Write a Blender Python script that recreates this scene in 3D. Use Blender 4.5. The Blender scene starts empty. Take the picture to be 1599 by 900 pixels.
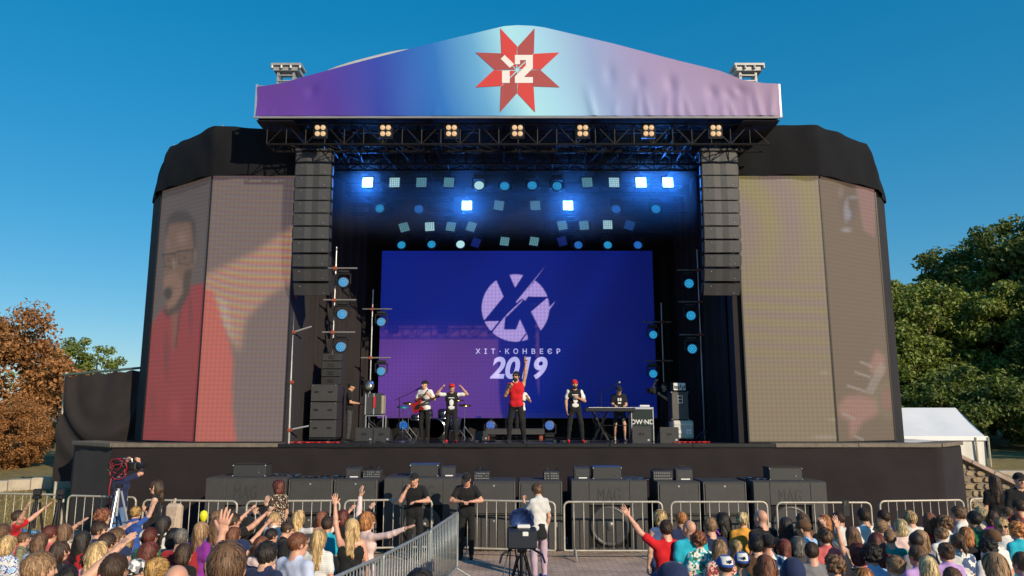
import bpy, math, random
import numpy as np
from mathutils import Vector, Matrix

# ---------------------------------------------------------------- camera, sky, sun, exposure
SC = bpy.context.scene
COL = SC.collection
CAM_H = 2.8
PITCH = math.radians(9.6)
FPX = 1183.0                                   # focal length in pixels of the 1599 px wide photograph
cam_d = bpy.data.cameras.new('camera')
cam_d.sensor_width = 36.0
cam_d.lens = 36.0 * FPX / 1599.0
cam_d.clip_start = 0.1
cam_d.clip_end = 3000.0
cam = bpy.data.objects.new('camera', cam_d)
COL.objects.link(cam)
cam.location = (0, 0, CAM_H)
cam.rotation_euler = (math.pi / 2 + PITCH, 0, 0)
SC.camera = cam

SUN_AZ = math.radians(38.5)                    # to the right of straight behind the camera
SUN_EL = math.radians(24.0)
sun_dir = Vector((math.sin(SUN_AZ) * math.cos(SUN_EL), -math.cos(SUN_AZ) * math.cos(SUN_EL), math.sin(SUN_EL)))
W = bpy.data.worlds.new('World')
SC.world = W
W.use_nodes = True
wn, wl = W.node_tree.nodes, W.node_tree.links
bg = wn['Background']
sky = wn.new('ShaderNodeTexSky')
sky.sky_type = 'NISHITA'
sky.sun_disc = False
sky.sun_elevation = SUN_EL
sky.sun_rotation = math.pi - SUN_AZ
sky.altitude = 0.0
sky.air_density = 1.0
sky.dust_density = 0.2
sky.ozone_density = 6.0
hs = wn.new('ShaderNodeHueSaturation')
hs.inputs['Hue'].default_value = 0.492
hs.inputs['Saturation'].default_value = 1.71
hs.inputs['Value'].default_value = 1.66
gm = wn.new('ShaderNodeGamma')                 # flatter from horizon to zenith, as in the clear air of the photograph
gm.inputs['Gamma'].default_value = 0.55
wl.new(sky.outputs['Color'], gm.inputs['Color'])
wl.new(gm.outputs['Color'], hs.inputs['Color'])
wl.new(hs.outputs['Color'], bg.inputs['Color'])
bg.inputs['Strength'].default_value = 0.147
sun_d = bpy.data.lights.new('sun', 'SUN')
sun_d.energy = 5.0
sun_d.angle = math.radians(0.5)
sun_d.color = (1.0, 0.84, 0.62)
sun = bpy.data.objects.new('sun', sun_d)
COL.objects.link(sun)
sun.rotation_euler = (-sun_dir).to_track_quat('-Z', 'Y').to_euler()
sun.location = sun_dir * 60
SC.view_settings.view_transform = 'Standard'
SC.view_settings.look = 'None'
SC.view_settings.exposure = 0.0
SC.view_settings.gamma = 1.0
SC.render.engine = 'CYCLES'
SC.cycles.use_denoising = True
try:
    SC.cycles.denoiser = 'OPENIMAGEDENOISE'
except Exception:
    pass
SC.cycles.max_bounces = 6
SC.cycles.diffuse_bounces = 3
SC.cycles.glossy_bounces = 3
SC.cycles.transparent_max_bounces = 8
SC.cycles.volume_bounces = 0
SC.cycles.caustics_reflective = False
SC.cycles.caustics_refractive = False
SC.cycles.sample_clamp_indirect = 6.0

# ---------------------------------------------------------------- helpers
PI = math.pi
RNG = random.Random(7)
CP, SP = math.cos(PITCH), math.sin(PITCH)

def at(x, y, Y):
    """world point seen at photo pixel (x, y) at distance Y in front of the camera"""
    u, v = (x - 799.5) / FPX, (450 - y) / FPX
    dy, dz = CP - v * SP, SP + v * CP
    t = Y / dy
    return Vector((u * t, Y, CAM_H + dz * t))

def on_z(x, y, z):
    u, v = (x - 799.5) / FPX, (450 - y) / FPX
    dy, dz = CP - v * SP, SP + v * CP
    t = (z - CAM_H) / dz
    return Vector((u * t, dy * t, z))

def ground_z(y):
    return 0.0 if y > 7.5 else min(0.5, 0.09 * (7.5 - y))

ORG = {}

def tag(o, label=None, cat=None, group=None, kind=None):
    if label: o['label'] = label
    if cat: o['category'] = cat
    if group: o['group'] = group
    if kind: o['kind'] = kind
    return o

def link(name, data, parent=None):
    o = bpy.data.objects.new(name, data)
    COL.objects.link(o)
    if parent is not None:
        o.parent = parent
    return o

def empty(name, loc=(0, 0, 0), rz=0.0, label=None, cat=None, group=None):
    o = link(name, None)
    o.empty_display_size = 0.2
    o.location = loc
    o.rotation_euler = (0, 0, rz)
    ORG[o.name] = Vector(loc)
    return tag(o, label, cat, group)

def dup(root, loc=None, rz=None, label=None, group=None):
    def rec(o, par):
        c = o.copy()
        COL.objects.link(c)
        if par is not None: c.parent = par
        for ch in list(o.children): rec(ch, c)
        return c
    r = rec(root, None)
    if loc is not None: r.location = loc
    if rz is not None: r.rotation_euler = (0, 0, rz)
    if label: r['label'] = label
    if group: r['group'] = group
    return r

def frame(z, up=(0, 0, 1)):
    z = Vector(z).normalized()
    u = Vector(up)
    if abs(z.dot(u)) > 0.98: u = Vector((0, 1, 0))
    x = u.cross(z).normalized()
    y = z.cross(x)
    return x, y, z

class MB:
    def __init__(s):
        s.v, s.f, s.m = [], [], []
    def add(s, vs, fs, m=0):
        b = len(s.v)
        s.v.extend([tuple(p) for p in vs])
        for f in fs:
            s.f.append([b + i for i in f]); s.m.append(m)
        return s
    def box(s, c, d, R=None, m=0):
        hx, hy, hz = d[0] / 2, d[1] / 2, d[2] / 2
        vs = [Vector((x, y, z)) for x in (-hx, hx) for y in (-hy, hy) for z in (-hz, hz)]
        if R is not None: vs = [R @ p for p in vs]
        c = Vector(c)
        return s.add([p + c for p in vs], [(0, 1, 3, 2), (4, 6, 7, 5), (0, 4, 5, 1), (2, 3, 7, 6), (0, 2, 6, 4), (1, 5, 7, 3)], m)
    def bbox(s, c, d, b=0.01, R=None, m=0):
        """box with chamfered edges"""
        hx, hy, hz = d[0] / 2, d[1] / 2, d[2] / 2
        c = Vector(c)
        vs, idx = [], {}
        for sx in (-1, 1):
            for sy in (-1, 1):
                for sz in (-1, 1):
                    for k in range(3):
                        p = [sx * (hx - b), sy * (hy - b), sz * (hz - b)]
                        p[k] = (sx * hx, sy * hy, sz * hz)[k]
                        idx[(sx, sy, sz, k)] = len(vs)
                        p = Vector(p)
                        if R is not None: p = R @ p
                        vs.append(p + c)
        fs = []
        for k in range(3):
            a, e = [(1, 2), (2, 0), (0, 1)][k]
            for q in (-1, 1):
                cs = [(-1, -1), (1, -1), (1, 1), (-1, 1)]
                if q < 0: cs = cs[::-1]
                f = []
                for ca, ce in cs:
                    g = [0, 0, 0]; g[k] = q; g[a] = ca; g[e] = ce
                    f.append(idx[(g[0], g[1], g[2], k)])
                fs.append(f)
        for k in range(3):
            a, e = [(1, 2), (2, 0), (0, 1)][k]
            for qa in (-1, 1):
                for qe in (-1, 1):
                    f = []
                    for q, kk in ((-1, a), (1, a), (1, e), (-1, e)):
                        g = [0, 0, 0]; g[k] = q; g[a] = qa; g[e] = qe
                        f.append(idx[(g[0], g[1], g[2], kk)])
                    if qa * qe > 0: f = f[::-1]
                    fs.append(f[::-1] if False else f)
        for sx in (-1, 1):
            for sy in (-1, 1):
                for sz in (-1, 1):
                    f = [idx[(sx, sy, sz, k)] for k in range(3)]
                    if sx * sy * sz < 0: f = f[::-1]
                    fs.append(f)
        return s.add(vs, fs, m)
    def cone(s, p0, p1, r0, r1=None, n=8, caps=True, m=0):
        r1 = r0 if r1 is None else r1
        p0, p1 = Vector(p0), Vector(p1)
        x, y, z = frame(p1 - p0)
        vs = []
        for p, r in ((p0, r0), (p1, r1)):
            for i in range(n):
                a = 2 * PI * i / n
                vs.append(p + x * (r * math.cos(a)) + y * (r * math.sin(a)))
        fs = [(i, (i + 1) % n, n + (i + 1) % n, n + i) for i in range(n)]
        if caps: fs += [tuple(range(n))[::-1], tuple(range(n, 2 * n))]
        return s.add(vs, fs, m)
    def tube(s, pts, r, n=6, closed=False, m=0, caps=True):
        pts = [Vector(p) for p in pts]
        N = len(pts)
        rs = r if isinstance(r, (list, tuple)) else [r] * N
        up = None
        vs = []
        for i, p in enumerate(pts):
            if closed: t = pts[(i + 1) % N] - pts[i - 1]
            else: t = pts[min(i + 1, N - 1)] - pts[max(i - 1, 0)]
            if t.length < 1e-9: t = Vector((0, 0, 1))
            t.normalize()
            if up is None:
                x, y, _ = frame(t); up = y
            x = up.cross(t)
            if x.length < 1e-6: x, _, _ = frame(t)
            x.normalize(); up = t.cross(x)
            for k in range(n):
                a = 2 * PI * k / n
                vs.append(p + (x * math.cos(a) + up * math.sin(a)) * rs[i])
        fs = []
        for i in range(N if closed else N - 1):
            j = (i + 1) % N
            for k in range(n):
                l = (k + 1) % n
                fs.append((i * n + k, i * n + l, j * n + l, j * n + k))
        if not closed and caps:
            fs.append(tuple(range(n))[::-1]); fs.append(tuple(range((N - 1) * n, N * n)))
        return s.add(vs, fs, m)
    def ball(s, c, r, nu=10, nv=6, m=0, R=None):
        c = Vector(c)
        if not isinstance(r, (list, tuple)): r = (r, r, r)
        vs = []
        def q(p):
            p = Vector(p)
            return c + (R @ p if R is not None else p)
        vs.append(q((0, 0, r[2])))
        for j in range(1, nv):
            t = PI * j / nv
            for i in range(nu):
                a = 2 * PI * i / nu
                vs.append(q((r[0] * math.sin(t) * math.cos(a), r[1] * math.sin(t) * math.sin(a), r[2] * math.cos(t))))
        vs.append(q((0, 0, -r[2])))
        fs = []
        for i in range(nu): fs.append((0, 1 + i, 1 + (i + 1) % nu))
        for j in range(nv - 2):
            for i in range(nu):
                a, b = 1 + j * nu + i, 1 + j * nu + (i + 1) % nu
                fs.append((a, a + nu, b + nu, b))
        L = len(vs) - 1
        for i in range(nu): fs.append((L, 1 + (nv - 2) * nu + (i + 1) % nu, 1 + (nv - 2) * nu + i))
        return s.add(vs, fs, m)
    def prism(s, poly, o, ux, uy, depth, m=0):
        """polygon (2-D list) laid in the plane o + a*ux + b*uy, thickened along -(ux x uy)"""
        o, ux, uy = Vector(o), Vector(ux), Vector(uy)
        n = ux.cross(uy).normalized()
        A = [o + ux * a + uy * b for a, b in poly]
        B = [p - n * depth for p in A]
        N = len(poly)
        fs = [tuple(range(N)), tuple(range(N, 2 * N))[::-1]]
        fs += [(i, N + i, N + (i + 1) % N, (i + 1) % N) for i in range(N)]
        return s.add(A + B, fs, m)
    def lathe(s, prof, c, n=16, m=0, axis=(0, 0, 1)):
        c = Vector(c)
        x, y, z = frame(axis)
        vs = []
        for r, h in prof:
            for i in range(n):
                a = 2 * PI * i / n
                vs.append(c + x * (r * math.cos(a)) + y * (r * math.sin(a)) + z * h)
        fs = []
        for j in range(len(prof) - 1):
            for i in range(n):
                fs.append((j * n + i, j * n + (i + 1) % n, (j + 1) * n + (i + 1) % n, (j + 1) * n + i))
        if prof[0][0] > 1e-4: fs.append(tuple(range(n))[::-1])
        if prof[-1][0] > 1e-4: fs.append(tuple(range((len(prof) - 1) * n, len(prof) * n)))
        return s.add(vs, fs, m)
    def mesh(s, name, mats, smooth=False, off=None):
        me = bpy.data.meshes.new(name)
        v = s.v if off is None else [(p[0] - off[0], p[1] - off[1], p[2] - off[2]) for p in s.v]
        me.from_pydata(v, [], s.f)
        for mt in (mats if isinstance(mats, (list, tuple)) else [mats]): me.materials.append(mt)
        if any(s.m): me.polygons.foreach_set('material_index', s.m)
        if smooth: me.polygons.foreach_set('use_smooth', [True] * len(s.f))
        me.update()
        return me
    def build(s, name, mats, parent=None, smooth=False, world=False):
        off = None
        if world and parent is not None:
            r = parent
            while r.parent is not None: r = r.parent
            off = r.matrix_world.translation if r.name not in ORG else ORG[r.name]
        return link(name, s.mesh(name, mats, smooth, off), parent)

def np_mesh(name, V, Fq, mats, midx=None, smooth=True):
    """fast mesh from numpy arrays; Fq is (n,4) or (n,3)"""
    me = bpy.data.meshes.new(name)
    k = Fq.shape[1]
    me.vertices.add(len(V)); me.vertices.foreach_set('co', np.ascontiguousarray(V, dtype=np.float32).ravel())
    me.loops.add(Fq.size); me.loops.foreach_set('vertex_index', np.ascontiguousarray(Fq, dtype=np.int32).ravel())
    me.polygons.add(len(Fq)); me.polygons.foreach_set('loop_start', np.arange(0, Fq.size, k, dtype=np.int32))
    if midx is not None: me.polygons.foreach_set('material_index', np.ascontiguousarray(midx, dtype=np.int32))
    me.polygons.foreach_set('use_smooth', np.full(len(Fq), smooth, dtype=bool))
    for mt in (mats if isinstance(mats, (list, tuple)) else [mats]): me.materials.append(mt)
    me.update(calc_edges=True)
    return me

# ---------------------------------------------------------------- materials
MATS = {}
def lin(c):
    """sRGB 0-255 -> linear"""
    return tuple(((x / 255) / 12.92 if x <= 10 else (((x / 255) + 0.055) / 1.055) ** 2.4) for x in c)

def mat(name, col, rough=0.6, metal=0.0, spec=0.5, var=0.0, vscale=8.0, bump=0.0, bscale=60.0, emis=None, estr=0.0,
        sheen=0.0, sss=0.0, island=0.0, stretch=None, coat=0.0, trans=0.0, rvar=0.0):
    if name in MATS: return MATS[name]
    m = bpy.data.materials.new(name)
    m.use_nodes = True
    nt = m.node_tree
    b = nt.nodes['Principled BSDF']
    b.inputs['Base Color'].default_value = (*col[:3], 1)
    b.inputs['Roughness'].default_value = rough
    b.inputs['Metallic'].default_value = metal
    b.inputs['Specular IOR Level'].default_value = spec
    if sheen:
        b.inputs['Sheen Weight'].default_value = sheen
        b.inputs['Sheen Roughness'].default_value = 0.5
    if coat: b.inputs['Coat Weight'].default_value = coat
    if sss:
        b.inputs['Subsurface Weight'].default_value = sss
        b.inputs['Subsurface Radius'].default_value = (0.012, 0.004, 0.002)
    if emis is not None:
        b.inputs['Emission Color'].default_value = (*emis[:3], 1)
        b.inputs['Emission Strength'].default_value = estr
    co = None
    if var or bump or rvar:
        tc = nt.nodes.new('ShaderNodeTexCoord')
        co = tc.outputs['Object']
        if stretch:
            mp = nt.nodes.new('ShaderNodeMapping')
            mp.inputs['Scale'].default_value = stretch
            nt.links.new(co, mp.inputs['Vector']); co = mp.outputs['Vector']
    last = None
    if var:
        nz = nt.nodes.new('ShaderNodeTexNoise')
        nz.inputs['Scale'].default_value = vscale; nz.inputs['Detail'].default_value = 6; nz.inputs['Roughness'].default_value = 0.65
        nt.links.new(co, nz.inputs['Vector'])
        mr = nt.nodes.new('ShaderNodeMapRange')
        mr.inputs['From Min'].default_value = 0.25; mr.inputs['From Max'].default_value = 0.75
        mr.inputs['To Min'].default_value = 1 - var; mr.inputs['To Max'].default_value = 1 + var
        nt.links.new(nz.outputs['Fac'], mr.inputs['Value'])
        last = mr.outputs['Result']
        if rvar:
            rr = nt.nodes.new('ShaderNodeMapRange')
            rr.inputs['From Min'].default_value = 0.3; rr.inputs['From Max'].default_value = 0.7
            rr.inputs['To Min'].default_value = max(0.02, rough - rvar); rr.inputs['To Max'].default_value = min(1, rough + rvar)
            nt.links.new(nz.outputs['Fac'], rr.inputs['Value'])
            nt.links.new(rr.outputs['Result'], b.inputs['Roughness'])
    if island:
        g = nt.nodes.new('ShaderNodeNewGeometry')
        mi = nt.nodes.new('ShaderNodeMapRange')
        mi.inputs['To Min'].default_value = 1 - island; mi.inputs['To Max'].default_value = 1 + island
        nt.links.new(g.outputs['Random Per Island'], mi.inputs['Value'])
        if last is None: last = mi.outputs['Result']
        else:
            mm = nt.nodes.new('ShaderNodeMath'); mm.operation = 'MULTIPLY'
            nt.links.new(last, mm.inputs[0]); nt.links.new(mi.outputs['Result'], mm.inputs[1]); last = mm.outputs[0]
    if last is not None:
        vm = nt.nodes.new('ShaderNodeVectorMath'); vm.operation = 'SCALE'
        vm.inputs[0].default_value = col[:3]
        nt.links.new(last, vm.inputs['Scale'])
        nt.links.new(vm.outputs[0], b.inputs['Base Color'])
    if bump:
        n2 = nt.nodes.new('ShaderNodeTexNoise')
        n2.inputs['Scale'].default_value = bscale; n2.inputs['Detail'].default_value = 4
        nt.links.new(co, n2.inputs['Vector'])
        bp = nt.nodes.new('ShaderNodeBump')
        bp.inputs['Strength'].default_value = bump; bp.inputs['Distance'].default_value = 0.02
        nt.links.new(n2.outputs['Fac'], bp.inputs['Height'])
        nt.links.new(bp.outputs['Normal'], b.inputs['Normal'])
    MATS[name] = m
    return m

def patterned(name, cols, scale=25.0, kind='voronoi', rough=0.85):
    """printed cloth: patches of the given colours"""
    if name in MATS: return MATS[name]
    m = mat(name, cols[0], rough, bump=0.4, bscale=14)
    nt = m.node_tree
    b = nt.nodes['Principled BSDF']
    tc = nt.nodes.new('ShaderNodeTexCoord')
    if kind == 'voronoi':
        t = nt.nodes.new('ShaderNodeTexVoronoi'); t.inputs['Scale'].default_value = scale
        sep = nt.nodes.new('ShaderNodeSeparateColor'); nt.links.new(t.outputs['Color'], sep.inputs[0]); fac = sep.outputs[0]
    elif kind == 'noise':
        t = nt.nodes.new('ShaderNodeTexNoise'); t.inputs['Scale'].default_value = scale; t.inputs['Detail'].default_value = 3
        fac = t.outputs['Fac']
    else:
        t = nt.nodes.new('ShaderNodeTexWave'); t.inputs['Scale'].default_value = scale
        t.bands_direction = 'Z'
        fac = t.outputs['Fac']
    nt.links.new(tc.outputs['Object'], t.inputs['Vector'])
    cr = nt.nodes.new('ShaderNodeValToRGB')
    cr.color_ramp.interpolation = 'CONSTANT'
    e = cr.color_ramp.elements
    n = len(cols)
    lo, hi = (0.36, 0.64) if kind == 'noise' else (0.0, 1.0)
    for i, c in enumerate(cols):
        p = lo + (hi - lo) * i / n if i else 0.0
        el = e[i] if i < 2 else e.new(p)
        el.position = p; el.color = (*c[:3], 1)
    nt.links.new(fac, cr.inputs['Fac'])
    nt.links.new(cr.outputs['Color'], b.inputs['Base Color'])
    return m

M_black_cloth = mat('black_cloth', (0.020, 0.017, 0.018), 0.85, spec=0.25, var=0.25, vscale=1.2, bump=0.25, bscale=5, sheen=0.05)
M_crown_cloth = mat('crown_cloth', (0.0075, 0.0078, 0.010), 0.9, spec=0.2, var=0.2, vscale=1.5, bump=0.25, bscale=5)
M_black_skirt = mat('black_skirt_cloth', (0.019, 0.0145, 0.0165), 0.8, spec=0.2, var=0.22, vscale=0.9, bump=0.3, bscale=2.5, stretch=(1, 1, 2.0), sheen=0.06)
M_black_metal = mat('black_metal', (0.015, 0.015, 0.016), 0.45, metal=0.3, var=0.2)
M_black_plastic = mat('black_plastic', (0.014, 0.014, 0.015), 0.4, var=0.15)
M_dark_grey = mat('dark_grey_paint', (0.035, 0.035, 0.036), 0.6, var=0.2, vscale=20, bump=0.15, bscale=200)
M_steel = mat('galvanised_steel', (0.46, 0.42, 0.345), 0.5, metal=0.3, var=0.18, vscale=9, rvar=0.12)
M_alu = mat('aluminium', (0.55, 0.55, 0.56), 0.4, metal=0.7, var=0.12)
M_white = mat('white_paint', (0.75, 0.74, 0.72), 0.5, var=0.06)
M_chrome = mat('chrome', (0.7, 0.7, 0.72), 0.18, metal=1.0)
M_deck = mat('deck_floor', (0.03, 0.03, 0.034), 0.12, spec=0.7, var=0.5, vscale=3, rvar=0.08)
M_ledge = mat('deck_edge_wood', (0.16, 0.13, 0.10), 0.7, var=0.35, vscale=6, bump=0.2, bscale=30)
M_red = mat('red_paint', (0.55, 0.02, 0.02), 0.4)
M_orange_tape = mat('orange_tape', (0.30, 0.06, 0.025), 0.6)

def text_mesh(name, curve, parent=None):
    """lettering as a plain mesh"""
    t = bpy.data.objects.new('tmp', curve); COL.objects.link(t)
    me = bpy.data.meshes.new_from_object(t.evaluated_get(bpy.context.evaluated_depsgraph_get()))
    me.name = name
    bpy.data.objects.remove(t)
    return link(name, me, parent)
# ---------------------------------------------------------------- smooth bodies: signed distance + surface nets
def R3(ax, a):
    return np.array(Matrix.Rotation(a, 3, ax))

class Prim:
    __slots__ = ('a', 'b', 'ra', 'rb', 's', 'M', 'tag', 'k')
    def __init__(q, a, b, ra, rb=None, s=(1, 1, 1), M=None, tag=0, k=0.02):
        q.a = np.array(a, float); q.b = np.array(b, float)
        q.ra, q.rb = ra, ra if rb is None else rb
        q.s = np.array(s, float); q.M = M; q.tag = tag; q.k = k
    def dist(q, p):
        """p: (...,3)"""
        w = p - q.a
        e = q.b - q.a
        if q.M is not None:
            w = w @ q.M; e = e @ q.M
        w = w / q.s; e = e / q.s
        ee = float(e @ e)
        if ee < 1e-12:
            return (np.sqrt((w * w).sum(-1)) - q.ra) * q.s.min()
        t = np.clip((w @ e) / ee, 0, 1)
        w = w - t[..., None] * e
        return (np.sqrt((w * w).sum(-1)) - (q.ra + (q.rb - q.ra) * t)) * q.s.min()

def smin(A, d, k):
    h = np.clip(0.5 + 0.5 * (A - d) / k, 0, 1)
    return A * (1 - h) + d * h - k * h * (1 - h)

def sdf_eval(prims, p):
    D = np.full(p.shape[:-1], 1.0)
    for q in prims: D = smin(D, q.dist(p), q.k)
    return D

def axis_pts(lo, hi, coarse, fine):
    out = [lo]
    while out[-1] < hi:
        x = out[-1]; st = coarse
        for a, b, f in fine:
            if a - 1e-9 <= x < b: st = min(st, f)
            elif x < a: st = min(st, max(a - x, f))
        out.append(x + st)
    return np.array(out)

def nets(D, ax):
    X, Y, Z = ax
    nx, ny, nz = D.shape
    S = D < 0
    acc = np.zeros((nx - 1, ny - 1, nz - 1, 3)); cnt = np.zeros((nx - 1, ny - 1, nz - 1))
    crossings = []
    for d in range(3):
        sl0 = [slice(None)] * 3; sl1 = [slice(None)] * 3
        sl0[d] = slice(0, -1); sl1[d] = slice(1, None)
        A, B = D[tuple(sl0)], D[tuple(sl1)]
        cr = S[tuple(sl0)] != S[tuple(sl1)]
        I = np.argwhere(cr)
        a = A[cr]; b = B[cr]
        t = a / (a - b)
        co = np.stack([X[I[:, 0]], Y[I[:, 1]], Z[I[:, 2]]], 1)
        c = (X, Y, Z)[d]
        co[:, d] = c[I[:, d]] + t * (c[I[:, d] + 1] - c[I[:, d]])
        crossings.append((I, a < 0))
        e, f = [k for k in range(3) if k != d]
        for oe in (0, 1):
            for of in (0, 1):
                J = I.copy(); J[:, e] -= oe; J[:, f] -= of
                ok = (J >= 0).all(1) & (J[:, 0] < nx - 1) & (J[:, 1] < ny - 1) & (J[:, 2] < nz - 1)
                Jk = J[ok]
                np.add.at(acc, (Jk[:, 0], Jk[:, 1], Jk[:, 2]), co[ok])
                np.add.at(cnt, (Jk[:, 0], Jk[:, 1], Jk[:, 2]), 1)
    idx = np.full(cnt.shape, -1, int)
    has = cnt > 0
    idx[has] = np.arange(has.sum())
    V = acc[has] / cnt[has][:, None]
    F = []
    for d in range(3):
        I, neg = crossings[d]
        e, f = [(1, 2), (2, 0), (0, 1)][d]
        ok = (I[:, e] > 0) & (I[:, f] > 0) & (I[:, e] < D.shape[e] - 1) & (I[:, f] < D.shape[f] - 1)
        I, n_ = I[ok], neg[ok]
        q = []
        for oe, of in ((1, 1), (0, 1), (0, 0), (1, 0)):
            J = I.copy(); J[:, e] -= oe; J[:, f] -= of
            q.append(idx[J[:, 0], J[:, 1], J[:, 2]])
        q = np.stack(q, 1)
        q[~n_] = q[~n_][:, ::-1]
        F.append(q)
    return V, np.concatenate(F)

def sdf_mesh(prims, ax, cut=None):
    X, Y, Z = ax
    D = np.full((len(X), len(Y), len(Z)), 1.0, np.float64)
    for q in prims:
        r = max(q.ra, q.rb) * q.s.max() + 0.05
        lo = np.minimum(q.a, q.b) - r; hi = np.maximum(q.a, q.b) + r
        i0, i1 = np.searchsorted(X, lo[0]), np.searchsorted(X, hi[0])
        j0, j1 = np.searchsorted(Y, lo[1]), np.searchsorted(Y, hi[1])
        k0, k1 = np.searchsorted(Z, lo[2]), np.searchsorted(Z, hi[2])
        if i0 >= i1 or j0 >= j1 or k0 >= k1: continue
        p = np.stack(np.meshgrid(X[i0:i1], Y[j0:j1], Z[k0:k1], indexing='ij'), -1)
        D[i0:i1, j0:j1, k0:k1] = smin(D[i0:i1, j0:j1, k0:k1], q.dist(p), q.k)
    if cut is not None:
        p = np.stack(np.meshgrid(X, Y, Z, indexing='ij'), -1)
        D = np.maximum(D, cut(p))
    return nets(D, ax)

def face_tags(prims, V, F):
    c = V[F].mean(1)
    best = np.full(len(c), 9.0); tg = np.zeros(len(c), int)
    for q in prims:
        d = q.dist(c)
        w = d < best
        best[w] = d[w]; tg[w] = q.tag
    return tg

# ------------------------------------------------- hands: origin at the wrist, fingers along +z, palm faces +y, thumb towards +x
FINGERS = [(0.032, 0.088, 0.066), (0.011, 0.094, 0.075), (-0.011, 0.090, 0.070), (-0.031, 0.080, 0.055)]
HAND_CACHE = {}
def hand_mesh(kind):
    if kind in HAND_CACHE: return HAND_CACHE[kind]
    pr = [Prim((0, 0, -0.03), (0, 0, 0.02), 0.024, 0.026, k=0.01),
          Prim((-0.018, 0, 0.03), (0.018, 0, 0.03), 0.024, s=(1, 0.62, 1), k=0.012),
          Prim((-0.024, 0, 0.075), (0.024, 0, 0.078), 0.019, s=(1, 0.68, 1), k=0.012)]
    curls = {'open': (0.12, 0.1, 0.1), 'relax': (0.45, 0.4, 0.3), 'fist': (1.45, 1.5, 0.9), 'grip': (1.0, 1.15, 0.7), 'peace': (0.1, 0.1, 0.1)}[kind]
    for i, (x, z0, L) in enumerate(FINGERS):
        c = curls if not (kind == 'peace' and i >= 2) else (1.45, 1.5, 0.9)
        spread = (0.16, 0.04, -0.07, -0.2)[i] * (1.0 if kind in ('open', 'peace') else 0.35)
        p = np.array((x, 0, z0)); ang = 0.0
        segs = (0.45 * L, 0.32 * L, 0.26 * L)
        for j in range(3):
            ang += c[j] * (1 + 0.12 * (i - 1.5))
            d = np.array((math.sin(spread) * math.cos(ang), math.sin(ang), math.cos(ang) * math.cos(spread)))
            q = p + d * segs[j]
            pr.append(Prim(p, q, 0.0098 - 0.001 * j, 0.0093 - 0.001 * j, k=0.005))
            p = q
    tz = {'open': (0.75, 0.1), 'relax': (0.45, 0.35), 'fist': (0.15, 0.9), 'grip': (0.35, 0.8), 'peace': (0.1, 0.9)}[kind]
    p0 = np.array((0.026, 0.006, 0.022))
    d = np.array((math.sin(tz[0]), 0.5 * math.sin(tz[1]), math.cos(tz[0]))); d /= np.linalg.norm(d)
    p1 = p0 + d * 0.04
    d2 = d * 1.0; d2[1] += 0.5 * tz[1]; d2[0] -= 0.5 * tz[1]; d2 /= np.linalg.norm(d2)
    p2 = p1 + d2 * 0.032
    pr += [Prim(p0, p1, 0.0155, 0.012, k=0.01), Prim(p1, p2, 0.0112, 0.0095, k=0.005)]
    ax = (axis_pts(-0.075, 0.10, 0.0058, []), axis_pts(-0.05, 0.12, 0.0058, []), axis_pts(-0.06, 0.2, 0.0062, []))
    HAND_CACHE[kind] = sdf_mesh(pr, ax)
    return HAND_CACHE[kind]

# ------------------------------------------------- bodies. Local space: stands on z = 0, faces +y, 1.75 m tall. tags: 0 skin 1 top 2 bottom 3 shoes 4 lips 5 eyes
ARM = {  # side-independent: x is outwards, y forwards, z up -> (upper arm, forearm, hand kind, palm normal)
    'down': ((0.16, -0.04, -1), (0.08, 0.18, -1), 'relax', (-1, 0.2, 0)),
    'down2': ((0.26, 0.02, -1), (-0.02, 0.35, -1), 'relax', (-1, 0.2, 0)),
    'bent': ((0.2, 0.05, -1), (-0.35, 0.85, -0.1), 'relax', (-0.2, 0, -1)),
    'folded': ((0.25, 0.25, -1), (-0.95, 0.5, 0.25), 'fist', (-0.2, -0.2, -1)),
    'phone': ((0.2, 0.45, -0.75), (-0.15, 0.5, 1.0), 'grip', (-0.4, -0.6, 0.2)),
    'up': ((0.25, 0.2, 0.95), (0.08, 0.15, 1), 'open', (0, 1, 0)),
    'upout': ((0.7, 0.25, 0.62), (0.55, 0.3, 0.9), 'open', (0, 1, 0)),
    'upfwd': ((0.3, 0.8, 0.5), (0.2, 0.8, 0.75), 'open', (0.0, 0.3, -1)),
    'out': ((0.95, 0.25, 0.18), (0.9, 0.35, 0.38), 'open', (0, 0.3, -1)),
    'across': ((-0.1, 0.8, 0.45), (-0.5, 0.6, 0.65), 'open', (0, 0.6, -1)),
    'headphones': ((0.92, 0.12, 0.05), (-0.62, 0.12, 0.8), 'fist', (-1, 0, 0)),
    'mic': ((0.3, 0.25, -0.9), (-0.55, 0.45, 0.85), 'grip', (-0.5, -0.5, 0.1)),
    'straightup': ((0.18, 0.05, 1.0), (0.06, 0.0, 1), 'peace', (0, 1, 0)),
    'chest': ((0.35, 0.15, -0.9), (-0.8, 0.55, 0.3), 'relax', (0, -1, 0.1)),
    'guitar_neck': ((0.55, 0.25, -0.8), (-0.25, 0.85, 0.45), 'grip', (-0.6, -0.4, 0.5)),
    'keys': ((0.15, 0.2, -1), (-0.25, 1.0, -0.12), 'relax', (0, 0.1, -1)),
    'rail': ((0.5, 0.45, -0.85), (-0.85, 0.6, -0.02), 'relax', (0, 0.1, -1)),
    'face': ((0.3, 0.45, -0.75), (-0.5, -0.05, 0.95), 'fist', (-0.6, -0.5, 0)),
    'shoulder': ((0.45, 0.55, 0.35), (-0.5, 0.1, 0.75), 'grip', (-0.9, 0, 0)),
    'camhold': ((0.15, 0.6, -0.55), (-0.45, 0.75, 0.55), 'grip', (-0.6, -0.2, 0.3)),
}
BODY_CACHE = {}
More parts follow.
